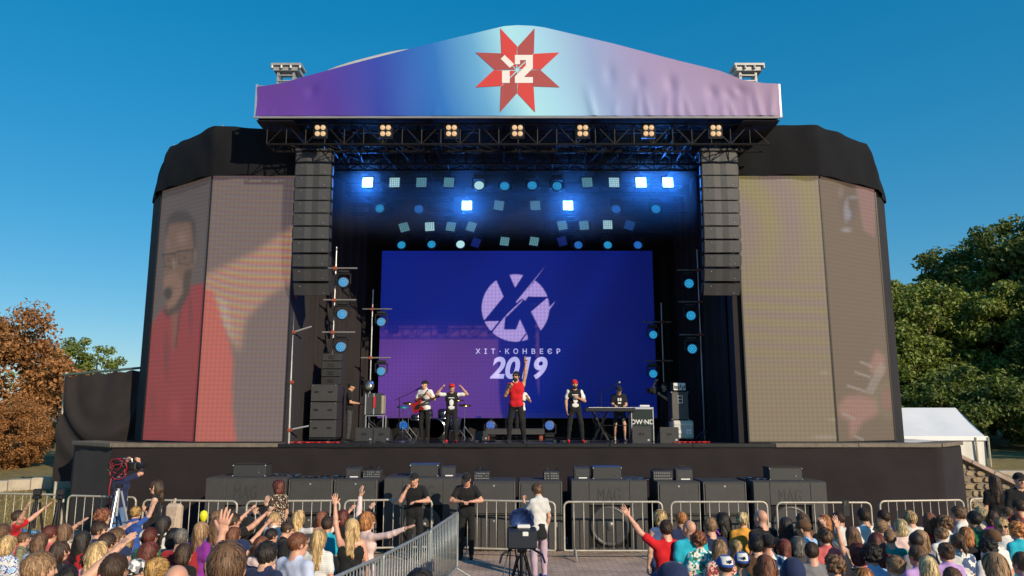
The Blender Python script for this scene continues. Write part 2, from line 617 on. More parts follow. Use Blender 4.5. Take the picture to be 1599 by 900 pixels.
def body(sex='m', la='down', ra='down', hy=0, hp=0, lean=0, sleeve=1, bottom='trousers', legs='stand', wide=1.0, strap=False, fine=False):
    key = (sex, la, ra, hy, hp, lean, sleeve, bottom, legs, wide, strap, fine)
    if key in BODY_CACHE: return BODY_CACHE[key]
    fem = sex == 'f'
    piv = np.array((0, 0, 0.95))
    Lm = R3('X', -math.radians(lean))
    def U(p): return Lm @ (np.array(p, float) - piv) + piv
    LT = Lm if lean else None
    pr = []
    sh = (0.155 if fem else 0.178) * wide
    # legs
    foot = {}
    spec = {'stand': ((-0.105, 0.0, 0.0), (0.105, 0.0, 0.0)), 'wide': ((-0.2, 0.05, 0.05), (0.19, -0.03, 0.0)),
            'walk': ((-0.09, 0.24, 0.08), (0.1, -0.2, -0.02)), 'step': ((-0.15, 0.22, 0.14), (0.14, -0.05, 0.02))}[legs]
    lt = {'trousers': 2, 'shorts': 0, 'skirt': 0, 'dress': 0}[bottom]
    for sx, (fx, fy, ky) in zip((-1, 1), spec):
        hip = np.array((0.088 * sx, 0, 0.92)); ank = np.array((fx, fy - 0.02, 0.085))
        kn = (hip + ank) / 2 + np.array((0.015 * sx, 0.02 + ky * 0.8, 0.02))
        loose = 0.012 if bottom == 'trousers' else 0.0
        if bottom == 'shorts':
            pr.append(Prim(hip, hip * 0.25 + kn * 0.75, 0.088, 0.078, tag=2, k=0.02))
        pr.append(Prim(hip, kn, 0.082, 0.058 + loose, tag=lt, k=0.03))
        pr.append(Prim(kn, kn * 0.6 + ank * 0.4, 0.056 + loose, 0.056 + loose, tag=lt, k=0.03))
        pr.append(Prim(kn * 0.6 + ank * 0.4, ank, 0.054 + loose, 0.038 + loose, tag=lt, k=0.02))
        pr.append(Prim(ank + (0, -0.035, -0.045), ank + (0.012 * sx, 0.16, -0.05), 0.043, 0.037, s=(0.95, 1, 0.9), tag=3, k=0.02))
    # torso
    tb = 1
    pr.append(Prim((-0.055, 0, 0.885), (0.055, 0, 0.885), 0.100 + (0.01 if fem else 0), s=(1, 0.92, 0.8), tag=2 if bottom != 'dress' else 1, k=0.04))
    if bottom in ('skirt', 'dress'):
        pr.append(Prim((0, 0, 0.95), (0, 0.01, 0.52), 0.15, 0.21, s=(1, 0.85, 1), tag=1 if bottom == 'dress' else 2, k=0.03))
    wz = 0.11 if fem else 0.122 * wide
    pr.append(Prim(U((-0.045, 0, 1.1)), U((0.045, 0, 1.1)), wz, s=(1, 0.86, 1.2), M=LT, tag=tb, k=0.06))
    if bottom != 'dress':
        pr.append(Prim(U((-0.055, 0, 0.95)), U((0.055, 0, 0.95)), 0.121 + (0.006 if fem else 0), s=(1, 0.95, 1.0), M=LT, tag=tb, k=0.03))
    pr.append(Prim(U((-0.085 * wide, 0, 1.3)), U((0.085 * wide, 0, 1.3)), 0.122 if not fem else 0.108, s=(1, 0.86, 1.15), M=LT, tag=tb, k=0.06))
    if fem:
        for sx in (-1, 1): pr.append(Prim(U((0.062 * sx, 0.075, 1.27)), U((0.062 * sx, 0.08, 1.26)), 0.062, tag=tb, k=0.03))
    stag = 0 if sleeve == -1 else 1
    pr.append(Prim(U((-sh + 0.03, -0.01, 1.425)), U((sh - 0.03, -0.01, 1.425)), 0.058, s=(1, 0.95, 0.95), M=LT, tag=stag, k=0.05))
    pr.append(Prim(U((0, -0.012, 1.42)), U((0, -0.008, 1.478)), 0.095, 0.066, s=(1.15, 0.9, 1), M=LT, tag=stag, k=0.05))
    # neck
    nk = 0.05 if fem else 0.061
    Hm = Lm @ R3('Z', math.radians(hy)) @ R3('X', math.radians(hp))
    hb = U((0, 0.005, 1.518))
    hc = hb + Hm @ np.array((0, 0.018, 0.105))
    pr.append(Prim(U((0, -0.012, 1.44)), hb + Hm @ np.array((0, 0.0, 0.05)), nk + 0.008, nk, tag=0, k=0.03))
    def H(p): return hc + Hm @ np.array(p, float)
    def he(c, r, tg=0, k=0.025): pr.append(Prim(H(c), H(c), 0.1, s=np.array(r) / 0.1, M=Hm, tag=tg, k=k))
    w = 0.95 if fem else 1.0
    he((0, -0.014, 0.025), (0.076, 0.097, 0.09), 0)
    he((0, 0.028, -0.03), (0.061 * w, 0.066, 0.09), 0)
    pr.append(Prim(H((-0.018, 0.05, -0.085)), H((0.018, 0.05, -0.085)), 0.032 * w, tag=0, k=0.03))
    pr.append(Prim(H((0, 0.093, 0.008)), H((0, 0.106, -0.03)), 0.009, 0.0135, tag=0, k=0.012))
    pr.append(Prim(H((-0.035, 0.072, 0.026)), H((0.035, 0.072, 0.026)), 0.018, tag=0, k=0.02))
    for sx in (-1, 1):
        he((0.078 * sx, -0.004, -0.008), (0.011, 0.021, 0.032), 0, 0.01)
        he((0.043 * sx, 0.055, -0.025), (0.028, 0.028, 0.026), 0, 0.02)
        pr.append(Prim(H((0.03 * sx, 0.0835, 0.01)), H((0.03 * sx, 0.0835, 0.01)), 0.0115, s=(1.3, 1, 0.75), M=Hm, tag=5, k=0.004))
        pr.append(Prim(H((0.018 * sx, 0.0905, 0.033)), H((0.044 * sx, 0.083, 0.034)), 0.006, 0.004, tag=5, k=0.004))
    pr.append(Prim(H((-0.02, 0.083, -0.062)), H((0.02, 0.083, -0.062)), 0.009, s=(1, 1, 0.8), tag=4, k=0.006))
    # arms
    hands, wrists = [], []
    zmax, xmax, ymin, ymax = 1.82, 0.32, -0.25, 0.32
    for sx, nm in ((-1, la), (1, ra)):
        du, df, hk, pn = ARM[nm]
        S = U((sh * sx, -0.012, 1.412))
        du = np.array((du[0] * sx, du[1], du[2]), float); du /= np.linalg.norm(du)
        df = np.array((df[0] * sx, df[1], df[2]), float); df /= np.linalg.norm(df)
        if lean and nm not in ('rail', 'face', 'keys'): du, df = Lm @ du, Lm @ df
        E = S + du * 0.285; Wr = E + df * 0.25
        rr = 0.85 if fem else 1.0
        if sleeve in (-1, 0):
            pr.append(Prim(S, E, 0.05 * rr, 0.039 * rr, tag=0, k=0.035))
        elif sleeve == 1:
            md = S + du * 0.17
            pr.append(Prim(S, md, 0.06 * rr, 0.064 * rr, tag=6, k=0.035))
            pr.append(Prim(md, E, 0.044 * rr, 0.039 * rr, tag=0, k=0.006))
        else:
            pr.append(Prim(S, E, 0.06 * rr, 0.05 * rr, tag=6, k=0.035))
        pr.append(Prim(E, E + df * 0.09, 0.04 * rr + (0.009 if sleeve == 2 else 0), 0.042 * rr + (0.006 if sleeve == 2 else 0), tag=6 if sleeve == 2 else 0, k=0.03))
        pr.append(Prim(E + df * 0.09, Wr, 0.041 * rr + (0.006 if sleeve == 2 else 0), 0.026 * rr + (0.01 if sleeve == 2 else 0), tag=6 if sleeve == 2 else 0, k=0.02))
        for q in (E, Wr):
            zmax = max(zmax, q[2] + 0.08); xmax = max(xmax, abs(q[0]) + 0.08); ymin = min(ymin, q[1] - 0.08); ymax = max(ymax, q[1] + 0.08)
        z = df
        y = np.array((pn[0] * sx, pn[1], pn[2]), float); y -= z * (y @ z); y /= np.linalg.norm(y)
        x = np.cross(y, z)
        hv, hf = hand_mesh(hk)
        # thumb goes towards the body's side that suits the hand (mirror for one of them)
        mir = 1 if sx < 0 else -1
        hv2 = hv * np.array((mir, 1, 1)) * (0.92 if fem else 1.0)
        ff = hf if mir > 0 else hf[:, ::-1]
        hands.append(((Wr + z * 0.012) + hv2[:, :1] * x + hv2[:, 1:2] * y + hv2[:, 2:] * z, ff))
        wrists.append((Wr, x, y, z))
    ymin = min(ymin, hc[1] - 0.16); ymax = max(ymax, hc[1] + 0.18)
    hs = 0.0085
    ax = (axis_pts(-xmax, xmax, 0.017, [(hc[0] - 0.1, hc[0] + 0.1, hs)]),
          axis_pts(ymin, ymax, 0.017, [(hc[1] - 0.12, hc[1] + 0.135, hs)]),
          axis_pts(-0.03, zmax, 0.02, [(hc[2] - 0.14, hc[2] + 0.13, hs)]))
    V, F = sdf_mesh(pr, ax)
    tg = face_tags(pr, V, F)
    # folds in the cloth
    vt = np.zeros(len(V), bool); vt[F[(tg == 1) | (tg == 2) | (tg == 6)].ravel()] = True
    n = V.copy(); c = np.array((0, 0, 0)); n[:, 2] = 0; n -= c
    n /= np.maximum(np.linalg.norm(n, axis=1, keepdims=True), 1e-6)
    fold = np.sin(V[:, 2] * 38 + V[:, 0] * 17 + np.sin(V[:, 0] * 21) * 1.4) * 0.5 + np.sin(V[:, 2] * 23 - V[:, 0] * 31 + V[:, 1] * 19) * 0.5
    V = V + n * (fold * 0.0055 * vt)[:, None]
    Vs, Fs, Ts, off = [V], [F], [tg], len(V)
    for hv, hf in hands:
        Vs.append(hv); Fs.append(hf + off); Ts.append(np.zeros(len(hf), int)); off += len(hv)
    me = np_mesh('person_body', np.concatenate(Vs), np.concatenate(Fs), [bpy.data.materials['black_cloth']] * 7, np.concatenate(Ts))
    info = dict(mesh=me, head=(hc, Hm), wrists=wrists, sh=sh)
    BODY_CACHE[key] = info
    return info

# ------------------------------------------------- hair and hats, in head space (origin at the head centre, faces +y)
HAIR_CACHE = {}
def hair_mesh(style, seed=0):
    key = (style, seed)
    if key in HAIR_CACHE: return HAIR_CACHE[key]
    rn = np.random.RandomState(hash(style) % 1000 + seed * 17 + 3 if False else sum(map(ord, style)) + seed * 17)
    def E(c, r, k=0.02): return Prim(c, c, 0.1, s=np.array(r) / 0.1, k=k)
    t = {'buzz': 0.004, 'short': 0.012, 'crop': 0.009, 'messy': 0.022}.get(style, 0.016)
    pr = [E((0, -0.016, 0.027), (0.077 + t, 0.099 + t, 0.091 + t * 1.2))]
    low_side, low_back, bang = -0.012, -0.06, 0.055
    nlock, llen, wdt, lift = 320, 0.055, 0.006, 0.007
    if style == 'bob':
        pr += [E((0, -0.03, -0.03), (0.097, 0.092, 0.11)), E((0, -0.045, -0.075), (0.094, 0.075, 0.07))]
        low_side, low_back = -0.13, -0.135; llen = 0.1; wdt = 0.008; nlock = 380; lift = 0.009
    elif style == 'long':
        pr += [E((0, -0.03, -0.03), (0.094, 0.09, 0.11)), Prim((-0.045, -0.07, -0.06), (-0.06, -0.085, -0.31), 0.055, 0.03, s=(1, 0.7, 1)),
               Prim((0.045, -0.07, -0.06), (0.055, -0.085, -0.33), 0.055, 0.03, s=(1, 0.7, 1)), Prim((0, -0.085, -0.05), (0, -0.1, -0.35), 0.055, 0.028, s=(1, 0.7, 1))]
        low_side, low_back = -0.4, -0.42; llen = 0.2; wdt = 0.009; nlock = 400; lift = 0.010
    elif style == 'wavy':
        pr += [E((0, -0.03, -0.03), (0.105, 0.1, 0.12))]
        for i in range(26):
            a = rn.uniform(0.15 * PI, 0.85 * PI); z = rn.uniform(-0.26, -0.02)
            pr.append(E((0.085 * math.cos(a) * 1.05, -0.02 - 0.085 * math.sin(a), z), (0.036, 0.034, 0.045)))
        low_side, low_back = -0.3, -0.33; llen = 0.17; wdt = 0.011; nlock = 300; lift = 0.012
    elif style == 'curly':
        for i in range(60):
            v = rn.normal(size=3); v /= np.linalg.norm(v)
            if v[2] < -0.55 or (v[1] > 0.5 and v[2] < 0.3): continue
            pr.append(E((v[0] * 0.095, -0.02 + v[1] * 0.11, 0.02 + v[2] * 0.105), (0.028, 0.028, 0.028), 0.012))
        low_side, low_back = -0.08, -0.11; llen = 0.04; nlock = 320; lift = 0.014; wdt = 0.007
    elif style == 'pony':
        pr += [E((0, -0.115, 0.02), (0.024, 0.024, 0.024)), Prim((0, -0.13, 0.02), (0.005, -0.16, -0.06), 0.024, 0.03), Prim((0.005, -0.16, -0.06), (0.01, -0.135, -0.2), 0.03, 0.012)]
        low_back = -0.075; llen = 0.09; wdt = 0.008
    elif style == 'bun':
        pr += [E((0, -0.11, 0.06), (0.045, 0.04, 0.042), 0.01)]
        low_back = -0.075; llen = 0.07; wdt = 0.007
    elif style == 'updo':
        pr += [E((0, -0.09, 0.085), (0.05, 0.048, 0.04), 0.012), E((0.02, -0.1, 0.02), (0.05, 0.04, 0.05), 0.012)]
        low_back = -0.075; llen = 0.06; wdt = 0.007; lift = 0.01
    elif style == 'messy':
        low_side, low_back = -0.03, -0.075; llen = 0.06; wdt = 0.008; lift = 0.014; nlock = 300
    elif style == 'buzz':
        nlock = 0
    elif style == 'ring':                     # bald crown with a fringe of hair
        nlock = 60; llen = 0.03
    elif style in ('short', 'crop'):
        nlock = 620; llen = 0.036; wdt = 0.0036; lift = 0.006
    # part that the face and neck keep free
    def cut(p):
        x, y, z = p[..., 0], p[..., 1], p[..., 2]
        facec = np.sqrt((x / 0.066) ** 2 + ((y - 0.085) / 0.062) ** 2 + ((z + 0.055) / 0.118) ** 2)
        c = (1 - facec) * 0.05                                   # inside the face -> positive -> removed
        back = np.clip((0.03 - y) / 0.06, 0, 1)
        zl = low_side * (1 - back) + low_back * back
        if style in ('short', 'crop', 'buzz', 'ring', 'messy', 'pony', 'bun', 'updo', 'curly'):
            zl = np.where(y > 0.045, 0.03, zl)
            zl = np.where((y > 0.012) & (y <= 0.045), np.maximum(zl, -0.02 + (y - 0.012) * 1.4), zl)
        c = np.maximum(c, zl - z)
        if style in ('long', 'wavy', 'bob'): c = np.maximum(c, np.where(z < 0.03, (y - 0.045), -1.0))
        if style == 'ring': c = np.maximum(c, z - 0.03 + 0.2 * np.maximum(0, -y - 0.09))
        return c
    big = style in ('long', 'wavy')
    ax = (axis_pts(-0.16, 0.16, 0.0085, []), axis_pts(-0.21, 0.13, 0.0085, []), axis_pts(-0.46 if big else -0.25, 0.17, 0.0095, []))
    V, F = sdf_mesh(pr, ax, cut)
    a = np.arctan2(V[:, 0], -V[:, 1] - 0.02)
    ph = rn.uniform(0, 6.28, 4)
    if style != 'buzz':
        g = np.sin(a * 23 + ph[0] + V[:, 2] * 9) * 0.5 + np.sin(a * 41 + ph[1] - V[:, 2] * 14) * 0.35
        r = V - np.array((0, -0.02, 0.0)); r[:, 2] *= 0.3
        r /= np.maximum(np.linalg.norm(r, axis=1, keepdims=True), 1e-6)
        V = V + r * (g * 0.0035)[:, None]
    Vs, Fs = [V], [F]
    if nlock:
        fn = V[F]
        nrm = np.cross(fn[:, 2] - fn[:, 0], fn[:, 3] - fn[:, 1]); nrm /= np.maximum(np.linalg.norm(nrm, axis=1, keepdims=True), 1e-9)
        cen = fn.mean(1)
        rad = cen - np.array((0, -0.016, 0.027))
        ok = np.argwhere(((nrm * rad).sum(1) > 0)).ravel()
        pick = rn.choice(ok, nlock)
        p = cen[pick] + nrm[pick] * 0.002; n = nrm[pick]
        whorl = np.array((0.01, -0.07, 0.12))
        seg = 5
        L = llen * rn.uniform(0.6, 1.3, nlock)
        P, N = [p.copy()], [n.copy()]
        for s_ in range(seg):
            away = p - whorl; away /= np.maximum(np.linalg.norm(away, axis=1, keepdims=True), 1e-6)
            d = away * 0.7 + np.array((0, 0, -0.7)) + rn.normal(size=(nlock, 3)) * 0.22
            if style in ('pony', 'bun', 'updo'):
                tgt = np.array((0, -0.115, 0.03)) - p
                far = p[:, 1] > -0.1
                tgt /= np.maximum(np.linalg.norm(tgt, axis=1, keepdims=True), 1e-6)
                d = np.where(far[:, None], tgt + rn.normal(size=(nlock, 3)) * 0.12, d)
            if style == 'curly': d = rn.normal(size=(nlock, 3))
            d -= n * (d * n).sum(1, keepdims=True)
            d /= np.maximum(np.linalg.norm(d, axis=1, keepdims=True), 1e-6)
            p = p + d * (L / seg)[:, None]
            e = 0.003
            g = np.stack([sdf_eval(pr, p + np.eye(3)[i] * e) - sdf_eval(pr, p - np.eye(3)[i] * e) for i in range(3)], 1)
            g /= np.maximum(np.linalg.norm(g, axis=1, keepdims=True), 1e-9)
            n = g
            p = p + n * (lift * (s_ + 1) / seg + 0.0015 - sdf_eval(pr, p))[:, None] * 0.8
            P.append(p.copy()); N.append(n.copy())
        off = len(V)
        lv, lf = [], []
        Wd = wdt * rn.uniform(0.6, 1.4, nlock)
        for i in range(seg + 1):
            j, k = max(i - 1, 0), min(i + 1, seg)
            tt = P[k] - P[j]
            sd = np.cross(tt, N[i]); sd /= np.maximum(np.linalg.norm(sd, axis=1, keepdims=True), 1e-9)
            wv = (Wd * (0.5, 1, 1, 0.9, 0.6, 0.1)[i])[:, None]
            lv += [P[i] - sd * wv, P[i] + sd * wv]
        lv = np.stack(lv, 1)                                     # nlock, 2*(seg+1), 3
        base = off + np.arange(nlock)[:, None] * (2 * (seg + 1))
        for i in range(seg):
            lf.append(base + np.array((2 * i, 2 * i + 1, 2 * i + 3, 2 * i + 2)))
        Vs.append(lv.reshape(-1, 3)); Fs.append(np.concatenate(lf))
    me = np_mesh('hair', np.concatenate(Vs), np.concatenate(Fs), [bpy.data.materials['black_cloth']])
    HAIR_CACHE[key] = me
    return me

def cap_mesh(kind='cap'):
    key = ('hat', kind)
    if key in HAIR_CACHE: return HAIR_CACHE[key]
    def E(c, r, k=0.01, tag=0): return Prim(c, c, 0.1, s=np.array(r) / 0.1, k=k, tag=tag)
    pr = [E((0, -0.014, 0.03), (0.096, 0.118, 0.108)), E((0, -0.014, 0.134), (0.01, 0.01, 0.006), 0.004)]
    sgn = -1 if kind == 'backcap' else 1
    if kind in ('cap', 'backcap', 'panelcap'):
        pr.append(E((0, sgn * 0.115, 0.035), (0.078, 0.085, 0.007), 0.008, 1))
    if kind == 'hat':
        pr.append(E((0, -0.014, 0.04), (0.16, 0.18, 0.008), 0.01, 1))
    def cut(p):
        y = p[..., 1]
        return (0.028 + 0.12 * np.minimum(0, y * sgn)) - p[..., 2]
    if kind == 'hood':
        pr = [E((0, -0.03, 0.01), (0.115, 0.125, 0.14), 0.02), E((0, -0.07, -0.1), (0.1, 0.08, 0.08), 0.03)]
        def cut(p): return np.maximum(p[..., 1] - 0.05, -0.16 - p[..., 2])
    if kind == 'scarf':
        pr = [E((0, -0.016, 0.03), (0.094, 0.116, 0.106)), E((0, -0.11, -0.03), (0.035, 0.03, 0.06), 0.02)]
        def cut(p): return (-0.03 + 0.6 * np.maximum(0, p[..., 1])) - p[..., 2]
    ax = (axis_pts(-0.19, 0.19, 0.0085, []), axis_pts(-0.23, 0.24, 0.0085, []), axis_pts(-0.18, 0.17, 0.006, []))
    V, F = sdf_mesh(pr, ax, cut)
    tg = np.zeros(len(F), int)
    c = V[F].mean(1)
    if kind == 'panelcap': tg[(c[:, 1] < -0.02) & (np.abs(c[:, 0] - 0.0) < 0.062) & (c[:, 2] > 0.045) & (c[:, 2] < 0.125)] = 1
    me = np_mesh('cap', V, F, [bpy.data.materials['black_cloth']] * 2, tg)
    HAIR_CACHE[key] = me
    return me

# ------------------------------------------------- putting a person together
SKINS = [mat('skin_fair', (0.60, 0.34, 0.23), 0.5, sss=0.08, var=0.08, vscale=30), mat('skin_tan', (0.47, 0.25, 0.155), 0.5, sss=0.08, var=0.08, vscale=30),
         mat('skin_rosy', (0.60, 0.31, 0.21), 0.5, sss=0.08, var=0.08, vscale=30)]
M_lips = mat('lips', (0.32, 0.09, 0.07), 0.45)
M_eye = mat('eyes_and_brows', (0.03, 0.02, 0.015), 0.35)
HAIRC = {'black': (0.022, 0.017, 0.014), 'dark': (0.055, 0.031, 0.018), 'brown': (0.14, 0.076, 0.04), 'light brown': (0.28, 0.165, 0.085),
         'auburn': (0.17, 0.062, 0.03), 'red': (0.12, 0.03, 0.02), 'ginger': (0.42, 0.17, 0.055), 'blond': (0.50, 0.33, 0.15), 'fair': (0.55, 0.42, 0.22),
         'grey': (0.16, 0.14, 0.125), 'gold': (0.38, 0.22, 0.07)}
def hair_mat(c):
    m = mat('hair_' + c.replace(' ', '_'), HAIRC[c], 0.5, var=0.38, vscale=60, island=0.6, stretch=(1, 1, 0.22), bump=0.35, bscale=160, spec=0.4)
    return m
CLOTH = {'red': (0.55, 0.012, 0.018), 'darkred': (0.30, 0.02, 0.025), 'navy': (0.016, 0.026, 0.075), 'black': (0.012, 0.012, 0.013), 'white': (0.72, 0.70, 0.67),
         'cream': (0.62, 0.52, 0.38), 'lightblue': (0.30, 0.45, 0.72), 'paleblue': (0.50, 0.56, 0.74), 'blue': (0.03, 0.08, 0.32), 'turquoise': (0.02, 0.40, 0.52), 'teal': (0.02, 0.30, 0.27),
         'green': (0.015, 0.13, 0.06), 'pink': (0.72, 0.22, 0.36), 'palepink': (0.74, 0.55, 0.52), 'purple': (0.22, 0.03, 0.28), 'lilac': (0.48, 0.30, 0.62), 'grey': (0.21, 0.21, 0.23),
         'darkgrey': (0.05, 0.05, 0.055), 'orange': (0.75, 0.34, 0.05), 'yellow': (0.8, 0.6, 0.05), 'brown': (0.12, 0.06, 0.03), 'denim': (0.06, 0.10, 0.22), 'jeans': (0.09, 0.17, 0.32),
         'sky': (0.30, 0.52, 0.80), 'whitegrey': (0.58, 0.57, 0.55), 'olive': (0.10, 0.11, 0.04), 'coral': (0.62, 0.13, 0.13), 'mauve': (0.46, 0.34, 0.42)}
def cloth(c):
    if c in CLOTH: return mat('cloth_' + c, CLOTH[c], 0.85, var=0.14, vscale=5, bump=0.35, bscale=13, sheen=0.08, spec=0.25)
    P = {'tiedye': (['palepink', 'white', 'pink', 'lilac'], 11, 'noise'), 'floral': (['white', 'teal', 'white', 'turquoise', 'green'], 30, 'voronoi'),
         'brownprint': (['coral', 'brown', 'palepink', 'darkred', 'cream'], 60, 'voronoi'), 'leopard': (['brown', 'black', 'cream', 'black', 'brown', 'black'], 60, 'voronoi'),
         'whiteblue': (['white', 'white', 'blue', 'white', 'sky'], 14, 'noise'), 'stripes': (['white', 'white', 'whitegrey'], 14, 'wave'),
         'redprint': (['red', 'black', 'red', 'darkred'], 24, 'voronoi'), 'plaid': (['whitegrey', 'white', 'darkgrey'], 26, 'voronoi'),
         'bwprint': (['white', 'black', 'white', 'white', 'grey'], 24, 'voronoi'), 'greenyellow': (['olive', 'cream', 'olive'], 7, 'wave'),
         'purpleprint': (['purple', 'black', 'pink', 'purple'], 30, 'voronoi'), 'whitedenim': (['white', 'denim'], 9, 'noise')}[c]
    return patterned('cloth_' + c, [CLOTH[k] for k in P[0]], P[1], P[2])

def set_mats(o, mats):
    for i, m in enumerate(mats):
        o.material_slots[i].link = 'OBJECT'
        o.material_slots[i].material = m

def hat_on(o, info, mesh, mats, name, off=(0, 0, 0), label=None):
    hc, Hm = info['head']
    c = link(name, mesh, o)
    c.matrix_local = Matrix.Translation(Vector(hc + Hm @ np.array(off, float))) @ Matrix(Hm.tolist()).to_4x4()
    set_mats(c, mats)
    if label: c['label'] = label
    return c

GL = MB()
for sx in (-1, 1):
    GL.ball((0.033 * sx, 0.101, 0.012), (0.028, 0.006, 0.021), 10, 6)
    GL.box((0.072 * sx, 0.045, 0.018), (0.006, 0.11, 0.008))
GL.box((0, 0.104, 0.016), (0.02, 0.006, 0.007))
GLASSES = GL.mesh('sunglasses', M_black_plastic)

def person(loc, h, rz, label, hair, hcol, top, bottom_c='jeans', shoes='white', skin=0, hat=None, hatc=None, group=None, glasses=None, seed=0, sleeve_c=None, **kw):
    info = body(**kw)
    o = link('person', info['mesh'])
    s = h / 1.755
    o.location = loc
    o.rotation_euler = (0, 0, rz)
    o.scale = (s, s, s)
    set_mats(o, [SKINS[skin], cloth(top), cloth(bottom_c), cloth(shoes), M_lips, M_eye, cloth(sleeve_c or top)])
    tag(o, label, 'person', group)
    if hair and hat and hair in ('short', 'crop', 'messy', 'curly'): hair = 'buzz'
    if hair:
        hat_on(o, info, hair_mesh(hair, seed), [hair_mat(hcol)], 'hair')
    if hat:
        nm = {'hood': 'hood', 'scarf': 'headscarf', 'hat': 'hat'}.get(hat, 'cap')
        hat_on(o, info, cap_mesh(hat), [cloth(hatc[0] if isinstance(hatc, tuple) else hatc), cloth(hatc[1] if isinstance(hatc, tuple) else hatc)], nm)
    if hat == 'panelcap':
        star = [((0.030 if k % 2 else 0.012) * math.sin(k * PI / 5), (0.030 if k % 2 else 0.012) * math.cos(k * PI / 5)) for k in range(10)]
        hat_on(o, info, MB().prism(star, (0.012, -0.140, 0.075), (1, 0, 0), (0, -0.35, 0.94), 0.016).mesh('cap_mark', cloth('navy')), [cloth('navy')], 'cap_mark')
    if glasses == 'eyes': hat_on(o, info, GLASSES, [M_black_plastic], 'sunglasses')
    if glasses == 'top': hat_on(o, info, GLASSES, [M_black_plastic], 'sunglasses', (0, 0.0, 0.085))
    return o, info
# ================================================================ ground and terrain
def sstep(t): t = min(1, max(0, t)); return t * t * (3 - 2 * t)
def hill_z(x, y):
    z = -0.35
    if x < -11.3:
        z = -0.05 + 0.70 * sstep((y - 17.2) / 6.0) * sstep((-11.3 - x) / 1.2) + max(0, y - 26) * 0.015
    elif x > 11.2:
        z = -0.3 + 1.2 * sstep((y - 22.9) / 0.9) + max(0, y - 25) * 0.03
    elif y > 27.5:
        z = 0.5 + (y - 27.5) * 0.02
    return min(z, 3.5)

def make_ground():
    xs = [-900, -200, -60] + [x * 1.0 for x in range(-30, 31, 2)] + [60, 200, 900]
    ys = [-600, -100, -20, -8] + [y * 0.5 for y in range(-6, 17)] + [10, 14, 18, 24, 30, 60, 150, 400, 1800]
    mb = MB()
    vs = [(x, y, ground_z(y)) for y in ys for x in xs]
    n = len(xs)
    fs = [(j * n + i, j * n + i + 1, (j + 1) * n + i + 1, (j + 1) * n + i) for j in range(len(ys) - 1) for i in range(n - 1)]
    mb.add(vs, fs)
    m = mat('plaza_paving', (0.30, 0.22, 0.18), 0.8, var=0.3, vscale=2.5, bump=0.25, bscale=35)
    nt = m.node_tree; b = nt.nodes['Principled BSDF']
    tc = nt.nodes.new('ShaderNodeTexCoord')
    br = nt.nodes.new('ShaderNodeTexBrick')
    br.inputs['Scale'].default_value = 1.0
    br.inputs['Brick Width'].default_value = 0.24; br.inputs['Row Height'].default_value = 0.12; br.inputs['Mortar Size'].default_value = 0.008
    br.inputs['Color1'].default_value = (0.54, 0.39, 0.29, 1); br.inputs['Color2'].default_value = (0.43, 0.31, 0.235, 1); br.inputs['Mortar'].default_value = (0.22, 0.165, 0.135, 1)
    nt.links.new(tc.outputs['Object'], br.inputs['Vector'])
    mx = nt.nodes.new('ShaderNodeMix'); mx.data_type = 'RGBA'; mx.blend_type = 'MULTIPLY'; mx.inputs['Factor'].default_value = 0.8
    nz = nt.nodes.new('ShaderNodeTexNoise'); nz.inputs['Scale'].default_value = 1.3; nz.inputs['Detail'].default_value = 8
    cr = nt.nodes.new('ShaderNodeValToRGB'); cr.color_ramp.elements[0].position = 0.3; cr.color_ramp.elements[0].color = (0.5, 0.47, 0.45, 1)
    cr.color_ramp.elements[1].position = 0.65; cr.color_ramp.elements[1].color = (1, 1, 1, 1)
    nt.links.new(tc.outputs['Object'], nz.inputs['Vector']); nt.links.new(nz.outputs['Fac'], cr.inputs['Fac'])
    nt.links.new(br.outputs['Color'], mx.inputs['A']); nt.links.new(cr.outputs['Color'], mx.inputs['B'])
    nt.links.new(mx.outputs['Result'], b.inputs['Base Color'])
    o = mb.build('ground', m)
    tag(o, 'beige block paved square in front of the stage', 'ground', kind='structure')
make_ground()

def make_hill():
    xs = list(np.linspace(-160, -40, 13)) + list(np.linspace(-38, -11.3, 40)) + list(np.linspace(-11.2, 11.2, 8)) + list(np.linspace(11.3, 40, 40)) + list(np.linspace(44, 160, 12))
    ys = list(np.linspace(16.8, 30, 40)) + list(np.linspace(32, 120, 25))
    r = random.Random(5)
    vs = [(x, y, hill_z(x, y) + r.uniform(-0.03, 0.03)) for y in ys for x in xs]
    n = len(xs)
    fs = [(j * n + i, j * n + i + 1, (j + 1) * n + i + 1, (j + 1) * n + i) for j in range(len(ys) - 1) for i in range(n - 1)]
    mb = MB().add(vs, fs)
    m = mat('dry_grass', (0.20, 0.15, 0.05), 0.9, var=0.45, vscale=3, bump=0.6, bscale=30)
    o = mb.build('hillside', m, smooth=True)
    tag(o, 'dry yellow grass bank beside and behind the stage', 'hillside', kind='structure')
    # tufts of dry grass on the left bank that the picture shows
    V, F = [], []
    rn = np.random.RandomState(3)
    for i in range(5200):
        x, y = rn.uniform(-20, -11.6), rn.uniform(18.2, 24)
        z = hill_z(x, y)
        a = rn.uniform(0, 6.28); h = rn.uniform(0.04, 0.13); b = len(V)
        w = 0.012
        dx, dy = math.cos(a), math.sin(a)
        l = rn.uniform(-0.06, 0.06)
        V += [(x - dx * w, y - dy * w, z), (x + dx * w, y + dy * w, z), (x + l, y + l, z + h)]
        F.append((b, b + 1, b + 2))
    o = MB().add(V, F).build('grass', mat('grass_blades', (0.24, 0.18, 0.06), 0.8, island=0.5))
    tag(o, 'dry grass tufts on the left bank', 'grass', kind='stuff')
make_hill()

